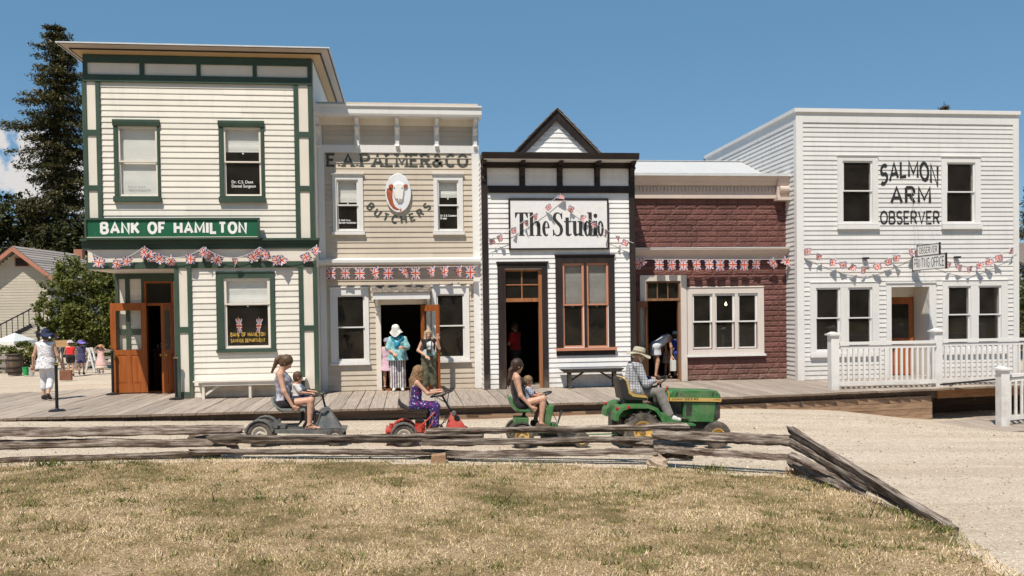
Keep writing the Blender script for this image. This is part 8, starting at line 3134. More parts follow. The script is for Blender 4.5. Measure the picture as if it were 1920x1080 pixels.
def flag_mesh(w, h, rg, curl):
    nx_, nz_ = 7, 6
    vs, uv, fs = [], [], []
    ph, am = rg.uniform(0, 6.28), rg.uniform(0.015, 0.035)
    tw = rg.uniform(-1, 1) * curl
    for j in range(nz_ + 1):
        for i in range(nx_ + 1):
            u, v = i / nx_, j / nz_
            x = (u - 0.5) * w
            a = tw * v
            y = am * math.sin(u * 5 + ph + v) * v
            sq = 1 - 0.35 * abs(curl) * v * (1 if rg.random() < 2 else 0)
            vs.append((x * math.cos(a) * sq + tw * 0.06 * v, y + x * math.sin(a), -h * v * (1 - 0.05 * abs(tw))))
            uv.append((u, 1 - v))
    for j in range(nz_):
        for i in range(nx_):
            a = j * (nx_ + 1) + i
            fs.append((a, a + 1, a + nx_ + 2, a + nx_ + 1))
    me = bpy.data.meshes.new('flag')
    me.from_pydata(vs, [], fs)
    lay = me.uv_layers.new(name='UVMap')
    for lp_ in me.loops:
        lay.data[lp_.index].uv = uv[lp_.vertex_index]
    me.materials.append(FLAG)
    me.polygons.foreach_set('use_smooth', [True] * len(me.polygons))
    return me

def bunting(label, pts, spots, w, h, seed, curl=0.5, swing=0.3):
    rg = np.random.default_rng(seed)
    t = thing('flag_bunting', label, 'bunting', pts[0], 0, 'strings of little flags on the shop fronts')
    o0 = Vector(pts[0])
    MB().tube(pts, 0.006, 5).build('cord', CORD, t)
    P = [Vector(p) for p in pts]
    for (x, lean, cl) in spots:
        best = None
        for a, b in zip(P[:-1], P[1:]):
            if min(a.x, b.x) - 1e-3 <= x <= max(a.x, b.x) + 1e-3:
                tt = (x - a.x) / (b.x - a.x + 1e-9)
                best = a.lerp(b, tt)
                sl_ = math.atan2(b.z - a.z, b.x - a.x)
                break
        if best is None:
            continue
        o = link('flag', flag_mesh(w * rg.uniform(0.94, 1.05), h * rg.uniform(0.93, 1.05), rg, cl), t, best - o0)
        o.rotation_euler = (rg.uniform(-0.15, 0.25), -sl_ * 0.9 + lean, rg.uniform(-swing, swing))

def sag(a, b, d, n=10):
    a, b = Vector(a), Vector(b)
    return [a.lerp(b, i / n) - Vector((0, 0, d * 4 * (i / n) * (1 - i / n))) for i in range(n + 1)]

FY = 21.62
bp = [(-7.564, 21.68, 3.598), (-6.259, 21.68, 3.693), (-4.875, 21.68, 3.673), (-3.556, 21.68, 3.665), (-2.217, 21.68, 3.684)]
path = []
for a, b in zip(bp[:-1], bp[1:]):
    path += sag(a, b, 0.27)[(0 if not path else 1):]
sx_ = [(-7.566, -0.15, 0.1), (-7.267, -0.1, 0.1), (-6.854, 0.5, 0.9), (-6.634, 0.5, 0.9), (-6.312, 0.1, 0.3), (-6.103, -0.1, 0.2), (-5.835, 0.5, 0.5), (-5.577, 0.8, 1.0), (-5.179, 0.4, 0.6), (-4.926, 0.1, 0.3), (-4.752, -0.2, 0.8), (-4.52, 0.05, 0.1), (-4.144, 0.3, 0.9), (-3.778, -0.05, 0.1), (-3.647, -0.2, 0.9), (-3.443, -0.5, 1.0), (-3.182, -0.4, 0.7), (-2.954, 0.6, 0.8), (-2.506, -0.1, 0.1), (-2.271, -0.1, 0.5)]
bunting('little flag string looping along the cream band of the bank', path, sx_, 0.25, 0.23, 1, swing=0.7)
bz_ = (-2.106, 22.45, 3.187)
be_ = (1.83, 22.45, 3.196)
sx_ = [(-1.928, 0, 0), (-1.567, 0, 0), (-1.204, 0, 0), (-0.839, -0.3, 1.1), (-0.48, 0, 0), (-0.107, -0.3, 1.1), (0.214, 0, 0), (0.612, -0.3, 1.1), (0.956, -0.25, 1.1), (1.308, -0.3, 1.1), (1.633, 0, 0.05)]
bunting('straight row of hanging flags under the butcher shop ledge', sag(bz_, be_, 0.01), sx_, 0.235, 0.30, 2, swing=0.12)
q0, q1, q2 = (2.065, 22.02, 3.838), (3.918, 22.02, 4.982), (5.875, 22.02, 3.738)
path = sag(q0, q1, 0.10) + sag(q1, q2, 0.12)[1:]
sx_ = [(2.147, -0.1, 0.2), (2.355, 0.1, 0.6), (2.729, 0.2, 0.9), (3.035, 0.3, 1.0), (3.286, 0.3, 0.9), (3.608, 0.1, 0.3), (3.903, -0.3, 0.9), (4.25, -0.2, 0.5), (4.569, -0.4, 0.9), (4.806, -0.5, 0.9), (5.157, -0.1, 0.6), (5.451, -0.5, 0.9), (5.677, -0.1, 0.3)]
bunting('flag string peaked over the studio sign like a tent', path, sx_, 0.17, 0.17, 3, swing=0.9)
q0, q1 = (6.185, 22.98, 3.379), (10.52, 22.98, 3.348)
sx_ = [(6.229, 0.1, 0.6), (6.423, 0.7, 0.6), (6.841, 0, 0), (7.186, -0.15, 0.5), (7.518, 0, 0.05), (7.88, -0.1, 0.3), (8.244, -0.05, 0.3), (8.564, 0, 0.05), (8.931, 0, 0.05), (9.268, 0, 0.1), (9.614, 0, 0.05), (10.007, -0.7, 0.7), (10.364, -1.0, 0.5)]
bunting('straight row of hanging flags under the brick shop ledge', sag(q0, q1, 0.01), sx_, 0.24, 0.29, 4, swing=0.1)
q0, q1, q2, q3, q4 = (10.739, 22.36, 3.64), (12.483, 22.36, 3.091), (13.858, 22.36, 3.609), (15.485, 22.36, 3.067), (16.981, 22.36, 3.681)
path = sag(q0, q1, 0.08) + sag(q1, q2, 0.03)[1:] + sag(q2, q3, 0.05)[1:] + sag(q3, q4, 0.05)[1:]
sx_ = [(10.815, -0.5, 0.8), (11.134, -0.3, 0.5), (11.53, -0.4, 0.9), (11.806, -0.4, 0.7), (12.144, 0.1, 0.9), (12.421, -0.2, 0.4), (12.778, 0.0, 0.3), (13.121, 0.1, 0.3), (13.387, 0.4, 0.8), (13.779, 0.0, 0.4), (14.015, -0.5, 0.8), (14.928, -0.1, 0.6), (15.214, -0.2, 0.8), (15.532, 0.1, 0.5), (15.869, 0.4, 0.7), (16.142, 0.5, 0.9), (16.399, 0.35, 0.3), (16.819, 0.3, 0.3)]
bunting('flag string swagging across the white newspaper office front', path, sx_, 0.21, 0.195, 5, swing=0.7)

for (q, lab) in (((-4.164, 22, 1.522), 'small flag on a stick standing at left inside the bank window'), ((-3.664, 22, 1.513), 'small flag on a stick standing at right inside the bank window')):
    t = thing('desk_flag', lab, 'flag', q, 0, 'desk flags in the bank window')
    MB().tube([(q[0], q[1], q[2] - 0.1), (q[0], q[1], q[2] + 0.46)], 0.006, 6).build('stick', LETTER_G, t)
    rg = np.random.default_rng(int(q[0] * 100) % 97 + 5)
    o = link('flag', flag_mesh(0.16, 0.36, rg, 0.9), t, (0.02, -0.02, 0.4))

# ================================================================== RIDERS
def rider(loc):
    return dict(loc=loc)

def up_(t, pitch=SLOPE):
    t.rotation_euler[1] = pitch
    return t

DENIM_BLK = cloth('black_shorts', (0.025, 0.022, 0.025))
S = 1.03
sx0 = 487
J = dict(s=S, pelvis=(0.345, 0, 0.72), neck=(0.30, 0, 1.255), head=(0.385, 0, 1.405), hf=(0.80, 0, -0.6), bust=1, curve=-0.01,
         elR=(0.385, -0.24, 0.93), wrR=(0.53, -0.25, 0.68), elL=(0.40, 0.23, 0.95), wrL=(0.62, 0.16, 0.92),
         knR=(0.82, -0.15, 0.77), anR=(0.80, -0.16, 0.335), toeR=(0.97, -0.17, 0.30), knL=(0.80, 0.17, 0.76), anL=(0.72, 0.2, 0.335), toeL=(0.89, 0.21, 0.30), hnR=(0.3, 0.9, 0), hdR=(0.7, 0, -0.5))
TOP1 = cloth('tie_dye_top', (0.4, 0.4, 0.45), 'dye', [(0.10, 0.09, 0.13), (0.30, 0.29, 0.36), (0.62, 0.62, 0.66)], 16)
fill(J)
hd_ = np.array(J['head'])
pony = [cap(hd_ + (-0.10, 0, 0.10), hd_ + (-0.15, 0, 0.04), 0.03, 0.045), cap(hd_ + (-0.15, 0, 0.04), hd_ + (-0.24, 0, -0.17), 0.045, 0.018), cap(hd_ + (-0.08, 0, 0.10), hd_ + (-0.11, 0, 0.09), 0.03)]
up_(person('person', 'woman with a brown ponytail and grey tie-dye top riding the grey scooter', (SCX, SCY, gh(SCX, SCY)), J, clothes=(
    dict(name='shirt', mat=TOP1, torso=('pelvis', 'belly', 'chest', 'shoulder'), e=0.013, cuts=[((0.30, 0, 1.235), (0.1, 0, 1)), ((0.36, 0, 0.70), (-0.4, 0, -1))], carve=[cap(J['shR'], J['elR'], 0.062), cap(J['shL'], J['elL'], 0.062)]),
    dict(name='shorts', mat=DENIM_BLK, torso=('pelvis',), limbs=[('thigh', 0.0, 0.34)], e=0.014, cuts=[((0.35, 0, 0.82), (0, 0, 1))])),
    hair=hair_cap(J, 0.012, pony, mat=HBROWN), curl=(0.9, 1.2), extra=[('sandal', MB().box(q[0] - 0.2, q[0] + 0.05, q[1] - 0.045, q[1] + 0.045, q[2] - 0.045, q[2] - 0.028).tube([(q[0] - 0.08, q[1] - 0.045, q[2] - 0.03), (q[0] - 0.02, q[1], q[2] + 0.03), (q[0] - 0.08, q[1] + 0.045, q[2] - 0.03)], 0.008, 5), VINYL) for q in (J['toeR'], J['toeL'])]))
K = 0.60
J = dict(s=K, hs=1.32, nk=1.0, pelvis=(0.575, 0.0, 0.80), neck=(0.56, 0, 1.06), head=(0.585, 0, 1.155), hf=(1, 0.25, -0.15), shw=0.19,
         elR=(0.66, -0.13, 0.90), wrR=(0.82, -0.10, 0.885), elL=(0.68, 0.13, 0.92), wrL=(0.84, 0.09, 0.90), hdR=(1, 0.1, 0), hdL=(1, -0.1, 0),
         knR=(0.80, -0.07, 0.80), anR=(0.84, -0.08, 0.56), knL=(0.80, 0.08, 0.80), anL=(0.85, 0.08, 0.56), hnR=(0, 0, -1), hnL=(0, 0, -1))
up_(person('person', 'small boy in white T-shirt sitting on the lap of the scooter rider', (SCX, SCY, gh(SCX, SCY)), J, clothes=(
    dict(name='shirt', mat=cloth('white_tee', (0.72, 0.71, 0.69)), torso=('pelvis', 'belly', 'chest', 'shoulder'), limbs=[('uarm', 0.0, 0.7, 0.016, 0.022)], e=0.014, cuts=[((0.56, 0, 1.045), (0.1, 0, 1))], res=0.011),
    dict(name='shorts', mat=cloth('navy_shorts', (0.04, 0.05, 0.09)), torso=('pelvis',), limbs=[('thigh', 0.0, 0.8)], e=0.018, cuts=[((0.57, 0, 0.86), (0, 0, 1))], res=0.011)),
    hair=hair_cap(J, 0.008, mat=HBROWN, wave=0.0015), shoes=dict(mat=cloth('boy_sneaker', (0.1, 0.1, 0.12))), res=0.011, curl=(1.1, 1.1)))

S = 0.80
J = dict(s=S, hs=1.12, pelvis=(0.185, 0, 0.70), neck=(0.22, 0, 1.12), head=(0.245, 0.0, 1.255), hf=(0.9, 0.42, -0.12), shw=0.17,
         elR=(0.40, -0.19, 0.90), wrR=(0.585, -0.15, 0.925), elL=(0.40, 0.19, 0.90), wrL=(0.585, 0.15, 0.93), hdR=(0.9, 0.2, 0.25), hdL=(0.9, -0.2, 0.25), hnR=(0.2, 0, -1), hnL=(0.2, 0, -1),
         knR=(0.535, -0.11, 0.665), anR=(0.515, -0.12, 0.33), toeR=(0.66, -0.13, 0.29), knL=(0.53, 0.12, 0.66), anL=(0.50, 0.14, 0.33), toeL=(0.65, 0.15, 0.29))
JUMP = cloth('floral_jumpsuit', (0.045, 0.022, 0.12), 'spots', [(0.42, 0.05, 0.20), (0.30, 0.38, 0.62), (0.16, 0.06, 0.34), (0.62, 0.60, 0.66)], 34)
fill(J)
h = np.array(J['head'])
locks = []
rg = np.random.default_rng(5)
for i in range(26):
    a = rg.uniform(0.45, 2 * PI - 0.45) + 0.4
    r = rg.uniform(0.05, 0.105)
    p0 = h + np.array([math.cos(a) * 0.07 - 0.015, math.sin(a) * 0.07, rg.uniform(-0.02, 0.06)])
    p1 = h + np.array([math.cos(a) * r - 0.045, math.sin(a) * r, -0.13 + rg.normal(0, 0.015)])
    p2 = h + np.array([math.cos(a) * r * 0.9 - 0.065, math.sin(a) * r * 1.1, rg.uniform(-0.36, -0.24)])
    locks += [cap(p0, p1, 0.028, 0.026), cap(p1, p2, 0.026, 0.011)]
up_(person('person', 'girl with long curly golden-brown hair and purple floral jumpsuit on the red mower', (RDX, RDY, gh(RDX, RDY)), J, clothes=(
    dict(name='jumpsuit_top', mat=JUMP, torso=('pelvis', 'belly', 'chest'), e=0.013, cuts=[((0.22, 0, 1.03), (0, 0, 1))], carve=[cap(J['shR'], J['elR'], 0.05), cap(J['shL'], J['elL'], 0.05)]),
    dict(name='trousers', mat=JUMP, torso=('pelvis',), limbs=[('thigh', 0.0, 1.0, 0.02, 0.035), ('shank', 0.0, 0.93, 0.035, 0.055)], e=0.016, wave=0.004, cuts=[((0, 0, 0.335), (0, 0, -1))])),
    hair=hair_cap(J, 0.02, locks, mat=HCURL, wave=0.006, wf=95.0), res=0.011, shoes=dict(mat=cloth('tan_shoe', (0.3, 0.22, 0.17))), curl=(1.1, 1.1)))

S = 1.0
J = dict(s=S, pelvis=(-0.015, 0, 0.75), neck=(-0.085, 0, 1.245), head=(-0.055, 0.0, 1.395), hf=(0.93, 0.30, -0.12), bust=1,
         elR=(-0.02, -0.22, 0.90), wrR=(0.165, -0.24, 0.70), elL=(0.05, 0.22, 0.95), wrL=(0.25, 0.14, 0.92), hdR=(0.75, 0, -0.45), hnR=(0.3, 0.9, 0),
         knR=(0.385, -0.15, 0.84), anR=(0.345, -0.17, 0.40), toeR=(0.50, -0.18, 0.335), knL=(0.37, 0.17, 0.83), anL=(0.30, 0.2, 0.40), toeL=(0.45, 0.21, 0.335))
fill(J)
h = np.array(J['head'])
pony = [cap(h + (-0.08, -0.03, 0.0), h + (-0.125, -0.04, -0.08), 0.035, 0.04), cap(h + (-0.125, -0.04, -0.08), h + (-0.145, -0.06, -0.22), 0.04, 0.034), cap(h + (-0.145, -0.06, -0.22), h + (-0.16, -0.06, -0.36), 0.034, 0.012)]
BLKTOP = cloth('black_tank', (0.018, 0.016, 0.017))
up_(person('person', 'woman with dark ponytail, sunglasses and black tank top on the green mower', (GNX, GNY, gh(GNX, GNY)), J, clothes=(
    dict(name='tank_top', mat=BLKTOP, torso=('pelvis', 'belly', 'chest', 'shoulder'), e=0.012, cuts=[((-0.06, 0, 1.19), (-0.3, 0, 1)), ((0, 0, 0.72), (-0.4, 0, -1))], carve=[cap(J['shR'], J['elR'], 0.072), cap(J['shL'], J['elL'], 0.072), cap(np.array(J['shR']) + (0, 0.03, 0.04), np.array(J['shR']) + (-0.05, -0.1, -0.05), 0.05)]),
    dict(name='shorts', mat=DENIM_BLK, torso=('pelvis',), limbs=[('thigh', 0.0, 0.22)], e=0.015, cuts=[((0, 0, 0.86), (0, 0, 1))])),
    hair=hair_cap(J, 0.012, pony, mat=HDARK), shoes=dict(mat=cloth('brown_sandal', (0.12, 0.08, 0.055))), curl=(0.8, 1.2),
    extra=[('sunglasses', MB().tube([h + (-0.0, -0.083, 0.012), h + (0.06, -0.06, 0.012), h + (0.098, -0.012, 0.008), h + (0.098, 0.045, 0.008)], [0.006, 0.012, 0.018, 0.016], 6), VINYL)]))
K = 0.60
J = dict(s=K, hs=1.3, pelvis=(0.155, 0.03, 0.80), neck=(0.125, 0.02, 1.04), head=(0.14, 0.0, 1.13), hf=(0.95, -0.15, -0.22), shw=0.19,
         elR=(0.20, -0.13, 0.90), wrR=(0.33, -0.12, 0.885), elL=(0.22, 0.14, 0.9), wrL=(0.36, 0.1, 0.9), hnR=(0, 0, -1), hnL=(0, 0, -1),
         knR=(0.36, -0.06, 0.84), anR=(0.40, -0.06, 0.60), knL=(0.36, 0.1, 0.84), anL=(0.40, 0.1, 0.60))
up_(person('person', 'small sandy-haired boy in blue checked shirt leaning on the woman on the green mower', (GNX, GNY, gh(GNX, GNY)), J, clothes=(
    dict(name='shirt', mat=cloth('blue_check', (0.16, 0.22, 0.36), 'check', [(0.46, 0.5, 0.58)], 10), torso=('pelvis', 'belly', 'chest', 'shoulder'), limbs=[('uarm', 0.0, 0.75, 0.016, 0.02)], e=0.014, cuts=[((0.13, 0, 1.025), (0.1, 0, 1))], res=0.011),
    dict(name='shorts', mat=cloth('navy_shorts', (0.04, 0.05, 0.09)), torso=('pelvis',), limbs=[('thigh', 0.0, 0.8)], e=0.018, cuts=[((0, 0, 0.86), (0, 0, 1))], res=0.011)),
    hair=hair_cap(J, 0.010, mat=HSANDY, wave=0.002), shoes=dict(mat=cloth('boy_sneaker', (0.1, 0.1, 0.12))), res=0.011, curl=(0.8, 0.8)))

S = 1.03
J = dict(s=S, fat=1.12, pelvis=(-0.03, 0, 0.985), neck=(-0.03, 0, 1.47), head=(0.035, 0, 1.585), hf=(0.95, -0.05, -0.3), shw=0.185, curve=0.02,
         elR=(0.10, -0.26, 1.11), wrR=(0.285, -0.16, 1.16), elL=(0.12, 0.25, 1.12), wrL=(0.30, 0.15, 1.17), hdR=(0.8, 0.25, -0.1), hdL=(0.8, -0.25, -0.1), hnR=(0.3, 0, -1), hnL=(0.3, 0, -1),
         knR=(0.355, -0.20, 0.975), anR=(0.52, -0.30, 0.56), toeR=(0.68, -0.32, 0.50), knL=(0.36, 0.2, 0.97), anL=(0.50, 0.30, 0.56), toeL=(0.66, 0.32, 0.50))
fill(J)
h = np.array(J['head'])
f_, l_, u_ = head_frame(J)
HATC = cloth('khaki_hat', (0.46, 0.42, 0.32))
up_(person('person', 'bearded man in wide khaki hat and checked shirt driving the tractor', (TRX, TRY, gh(TRX, TRY)), J, skin=SKIN2, clothes=(
    dict(name='shirt', mat=cloth('grey_check_shirt', (0.52, 0.52, 0.54), 'check', [(0.13, 0.14, 0.18)], 7), torso=('pelvis', 'belly', 'chest', 'shoulder'), limbs=[('uarm', 0.0, 1.0, 0.024, 0.026), ('farm', 0.0, 0.9, 0.024, 0.022)], e=0.024, wave=0.005, wf=30, cuts=[((-0.02, 0, 1.47), (0.2, 0, 1)), ((0, 0, 0.93), (-0.2, 0, -1))]),
    dict(name='trousers', mat=cloth('grey_trousers', (0.21, 0.195, 0.18)), torso=('pelvis',), limbs=[('thigh', 0.0, 1.0, 0.022, 0.03), ('shank', 0.0, 0.95, 0.03, 0.04)], e=0.02, wave=0.004, cuts=[((0, 0, 1.04), (0, 0, 1))])),
    hair=dict(prims=[cap(h + f_ * 0.05 - u_ * 0.09 + l_ * 0.03, h + f_ * 0.05 - u_ * 0.09 - l_ * 0.03, 0.034), cap(h + f_ * 0.03 - u_ * 0.06 + l_ * 0.06, h - u_ * 0.02 + l_ * 0.075, 0.022), cap(h + f_ * 0.03 - u_ * 0.06 - l_ * 0.06, h - u_ * 0.02 - l_ * 0.075, 0.022), cap(h - f_ * 0.08 - u_ * 0.03 + l_ * 0.03, h - f_ * 0.08 - u_ * 0.03 - l_ * 0.03, 0.035)], mat=HGREY),
    hat=dict(prof=[(0.088, 0.0), (0.19, -0.028), (0.192, -0.022), (0.098, 0.012), (0.096, 0.06), (0.086, 0.105), (0.05, 0.118), (0.0, 0.118)], mat=HATC, up=0.035, tilt=0.1, flop=0.05, band=(0.1, 0.012, 0.03, cloth('hat_band_brown', (0.2, 0.16, 0.1)))),
    shoes=dict(mat=cloth('white_sneaker', (0.62, 0.6, 0.58)), high=0.02), curl=(1.2, 1.2)))
K = 0.62
J = dict(s=K, hs=1.2, pelvis=(0.11, 0.26, 1.02), neck=(0.03, 0.27, 1.26), head=(0.04, 0.28, 1.36), hf=(1, 0, -0.1), shw=0.18,
         elR=(0.16, 0.13, 1.19), wrR=(0.28, 0.05, 1.20), elL=(0.18, 0.4, 1.12), wrL=(0.33, 0.3, 1.15), hnR=(0, 0, -1), hnL=(0, 0, -1),
         knR=(0.3, 0.2, 1.04), anR=(0.36, 0.2, 0.8), knL=(0.3, 0.34, 1.04), anL=(0.36, 0.34, 0.8))
up_(person('person', 'child in blue sleeves half hidden behind the tractor driver', (TRX, TRY, gh(TRX, TRY)), J, clothes=(
    dict(name='shirt', mat=cloth('blue_sweater', (0.05, 0.09, 0.22)), torso=('pelvis', 'belly', 'chest', 'shoulder'), limbs=[('uarm', 0.0, 1.0), ('farm', 0, 0.85)], e=0.014, res=0.012),
    dict(name='trousers', mat=cloth('navy_shorts', (0.04, 0.05, 0.09)), torso=('pelvis',), limbs=[('thigh', 0, 1), ('shank', 0, 0.9)], e=0.016, res=0.012, cuts=[((0, 0, 1.07), (0, 0, 1))])),
    hair=hair_cap(J, 0.01, mat=HSANDY), shoes=dict(mat=cloth('boy_sneaker', (0.1, 0.1, 0.12))), res=0.012))

# ================================================================== VISITORS ON FOOT
R90 = PI / 2
JEANS = cloth('faded_trousers', (0.5, 0.5, 0.52))
q = (-8.814, 22.35)
J = stand(1.0)
J.update(hf=(1, 0.15, 0.02), knL=(0.09, 0.09, 0.51), anL=(0.05, 0.09, 0.10), toeL=(0.21, 0.1, 0.04), knR=(0.0, -0.1, 0.5), anR=(-0.19, -0.1, 0.15), toeR=(-0.06, -0.11, 0.05),
         elL=(-0.03, 0.27, 1.08), wrL=(0.02, 0.31, 0.84), elR=(0.02, -0.27, 1.08), wrR=(0.15, -0.30, 0.88), fat=1.1)
FLO = cloth('floral_tunic', (0.70, 0.70, 0.72), 'spots', [(0.22, 0.26, 0.38), (0.38, 0.42, 0.52), (0.5, 0.38, 0.36)], 26)
NAVY = cloth('navy_hat', (0.022, 0.035, 0.10))
person('person', 'woman in navy sun hat, floral tunic and white capris walking away on the boardwalk', (q[0], q[1], 0), J, R90, clothes=(
    dict(name='tunic', mat=FLO, torso=('pelvis', 'belly', 'chest', 'shoulder'), e=0.022, wave=0.004, prims=[cap((0, 0.03, 0.95), (0, 0.04, 0.78), 0.155, 0.20), cap((0, -0.03, 0.95), (0, -0.04, 0.78), 0.155, 0.20)], cuts=[((0, 0, 0.77), (0, 0, -1)), ((0, 0, 1.43), (0, 0, 1))], carve=[cap(J['shR'], J['elR'], 0.056), cap(J['shL'], J['elL'], 0.056)]),
    dict(name='capris', mat=cloth('white_capris', (0.74, 0.74, 0.76)), torso=('pelvis',), limbs=[('thigh', 0, 1, 0.016, 0.022), ('shank', 0, 0.52, 0.022, 0.03)], e=0.014)),
    hair=hair_cap(J, 0.006, mat=HDARK),
    hat=dict(prof=[(0.09, 0.0), (0.20, -0.035), (0.203, -0.028), (0.102, 0.015), (0.10, 0.07), (0.085, 0.115), (0.04, 0.125), (0.0, 0.125)], mat=NAVY, up=0.04, tilt=-0.15, flop=0.12, band=(0.104, 0.015, 0.035, VINYL)),
    shoes=dict(mat=VINYL), curl=(0.5, 0.7))

q = (-0.275, 22.574)
J = stand(0.97)
J.update(head=(0.05, -0.03, 1.53), hf=(0.8, 0.45, -0.45), fat=1.18, bust=1, elL=(0.06, 0.235, 1.09), wrL=(0.22, 0.13, 1.13), elR=(0.04, -0.245, 1.07), wrR=(0.24, -0.10, 0.98), hnL=(0, -0.5, -1), hnR=(0, 0.5, -1))
TURQ = cloth('turquoise_print', (0.22, 0.46, 0.50), 'dye', [(0.06, 0.28, 0.34), (0.22, 0.47, 0.50), (0.52, 0.66, 0.66)], 11)
fill(J)
person('person', 'woman in white bucket hat and loose turquoise top with striped trousers in the doorway', (q[0], q[1] - 0.1, 0.0), J, -R90, clothes=(
    dict(name='blouse', mat=TURQ, torso=('pelvis', 'belly', 'chest', 'shoulder'), limbs=[('uarm', 0, 0.85, 0.03, 0.055)], e=0.026, wave=0.006, wf=26, prims=[cap((0, 0.05, 0.98), (0.0, 0.06, 0.80), 0.17, 0.21), cap((0, -0.05, 0.98), (0.0, -0.06, 0.80), 0.17, 0.21)], cuts=[((0, 0, 0.79), (0, 0, -1)), ((0, 0, 1.40), (0.15, 0, 1))]),
    dict(name='scarf', mat=cloth('teal_scarf', (0.02, 0.22, 0.34)), prims=[cap((0.09, 0.13, 1.37), (0.15, -0.02, 1.17), 0.04, 0.05), cap((0.05, -0.14, 1.38), (0.15, -0.02, 1.17), 0.04, 0.05), cap((0.06, -0.1, 1.4), (0.06, 0.1, 1.4), 0.045)]),
    dict(name='trousers', mat=cloth('striped_trousers', (0.72, 0.71, 0.70), 'stripes', [(0.16, 0.13, 0.17)], 5.2), torso=('pelvis',), limbs=[('thigh', 0, 1, 0.028, 0.045), ('shank', 0, 0.97, 0.045, 0.07)], e=0.02, wave=0.004, cuts=[((0, 0, 0.07), (0, 0, -1))])),
    hat=dict(prof=[(0.09, -0.005), (0.165, -0.085), (0.17, -0.08), (0.104, 0.02), (0.10, 0.08), (0.075, 0.125), (0.0, 0.135)], mat=cloth('white_hat', (0.78, 0.77, 0.73)), up=0.05, tilt=0.12, flop=0.08),
    hair=hair_cap(J, 0.006, mat=HDARK), shoes=dict(mat=cloth('white_sneaker', (0.62, 0.6, 0.58))), curl=(0.8, 0.6))
q = (-0.545, 23.634)
J = stand(0.78)
J['hf'] = (0.9, 0.4, -0.2)
J['hs'] = 1.1
PINK = cloth('pale_pink_dress', (0.62, 0.42, 0.52))
person('person', 'girl in pink dress and lilac cap half hidden at the left of the doorway', (q[0], 22.72, 0.02), J, -R90, clothes=(
    dict(name='dress', mat=PINK, torso=('pelvis', 'belly', 'chest', 'shoulder'), limbs=[('uarm', 0, 0.5, 0.02, 0.03)], e=0.018, prims=[cap((0, 0, 0.75), (0, 0, 0.5), 0.13, 0.19)], cuts=[((0, 0, 0.49), (0, 0, -1)), ((0, 0, 1.1), (0, 0, 1))]),),
    hair=hair_cap(J, 0.01, mat=HSANDY), hat=dict(prof=[(0.1, 0.0), (0.104, 0.0), (0.1, 0.05), (0.07, 0.1), (0.0, 0.115)], mat=cloth('lilac_cap', (0.36, 0.34, 0.46)), up=0.03, tilt=0.2), shoes=dict(mat=VINYL), res=0.014)
q = (0.528, 22.19)
J = stand(0.93)
J.update(hf=(0.98, 0.05, -0.05), bust=1, elR=(0.05, -0.27, 1.06), wrR=(0.22, -0.10, 0.93), elL=(0.1, 0.26, 1.1), wrL=(0.17, 0.20, 1.33), hdL=(0.1, 0.1, 1), hnL=(1, 0, 0), hnR=(-0.3, 0.3, -1), anL=(-0.02, 0.13, 0.08), toeL=(0.14, 0.19, 0.03))
fill(J)
h = np.array(J['head'])
lock = [cap(h + (-0.03, s_ * 0.075, 0.04), h + (0.0, s_ * 0.09, -0.12), 0.032, 0.034) for s_ in (-1, 1)] + [cap(h + (0.0, s_ * 0.09, -0.12), h + (0.05, s_ * 0.10, -0.25), 0.034, 0.014) for s_ in (-1, 1)] + [cap(h + (-0.08, 0, 0), h + (-0.10, 0, -0.2), 0.06, 0.05)]
OLIVE = cloth('olive_trousers', (0.115, 0.115, 0.075))
cam_b = MB()
cam_b.box(0.13, 0.21, -0.075, 0.045, 1.0, 1.09)
cam_b.lathe([(0.035, 0.21), (0.038, 0.29), (0.03, 0.292)], (0, -0.015, 1.045), 'x', 14)
strap = MB()
strap.tube([(0.16, -0.07, 1.09), (0.12, -0.07, 1.25), (0.0, -0.07, 1.385)], 0.012, 6)
strap.tube([(0.16, 0.04, 1.09), (0.13, 0.06, 1.25), (0.0, 0.07, 1.385)], 0.012, 6)
person('person', 'smiling blond woman waving, with black vest, camera and rolled olive trousers', (0.505, 21.85, 0.0), J, -R90 + 0.1, clothes=(
    dict(name='top', mat=cloth('pale_top', (0.62, 0.65, 0.65)), torso=('pelvis', 'belly', 'chest', 'shoulder'), e=0.014, cuts=[((0, 0, 0.93), (0, 0, -1)), ((0, 0, 1.335), (0.3, 0, 1))], carve=[cap(J['shR'], J['elR'], 0.058), cap(J['shL'], J['elL'], 0.058)]),
    dict(name='vest', mat=BLKTOP, torso=('chest', 'shoulder'), e=0.024, cuts=[((0, 0, 1.02), (0, 0, -1)), ((0, 0, 1.36), (0.2, 0, 1))], carve=[cap((0.2, 0.03, 1.5), (0.2, 0.03, 0.8), 0.125), cap(J['shR'], J['elR'], 0.06), cap(J['shL'], J['elL'], 0.06)]),
    dict(name='trousers', mat=OLIVE, torso=('pelvis',), limbs=[('thigh', 0, 1, 0.026, 0.036), ('shank', 0, 0.66, 0.036, 0.05)], e=0.022, wave=0.006, cuts=[((0, 0, 1.0), (0, 0, 1))]),
    dict(name='hem_band', mat=cloth('teal_hem', (0.2, 0.4, 0.42)), torso=('pelvis', 'belly'), e=0.026, cuts=[((0, 0, 0.985), (0, 0, 1)), ((0, 0, 0.92), (0, 0, -1))])),
    hair=hair_cap(J, 0.014, lock, mat=HBLOND), shoes=dict(mat=cloth('brown_sandal', (0.12, 0.08, 0.055))), curl=(0.05, 0.3),
    extra=[('camera', cam_b, VINYL), ('camera_strap', strap, VINYL)])

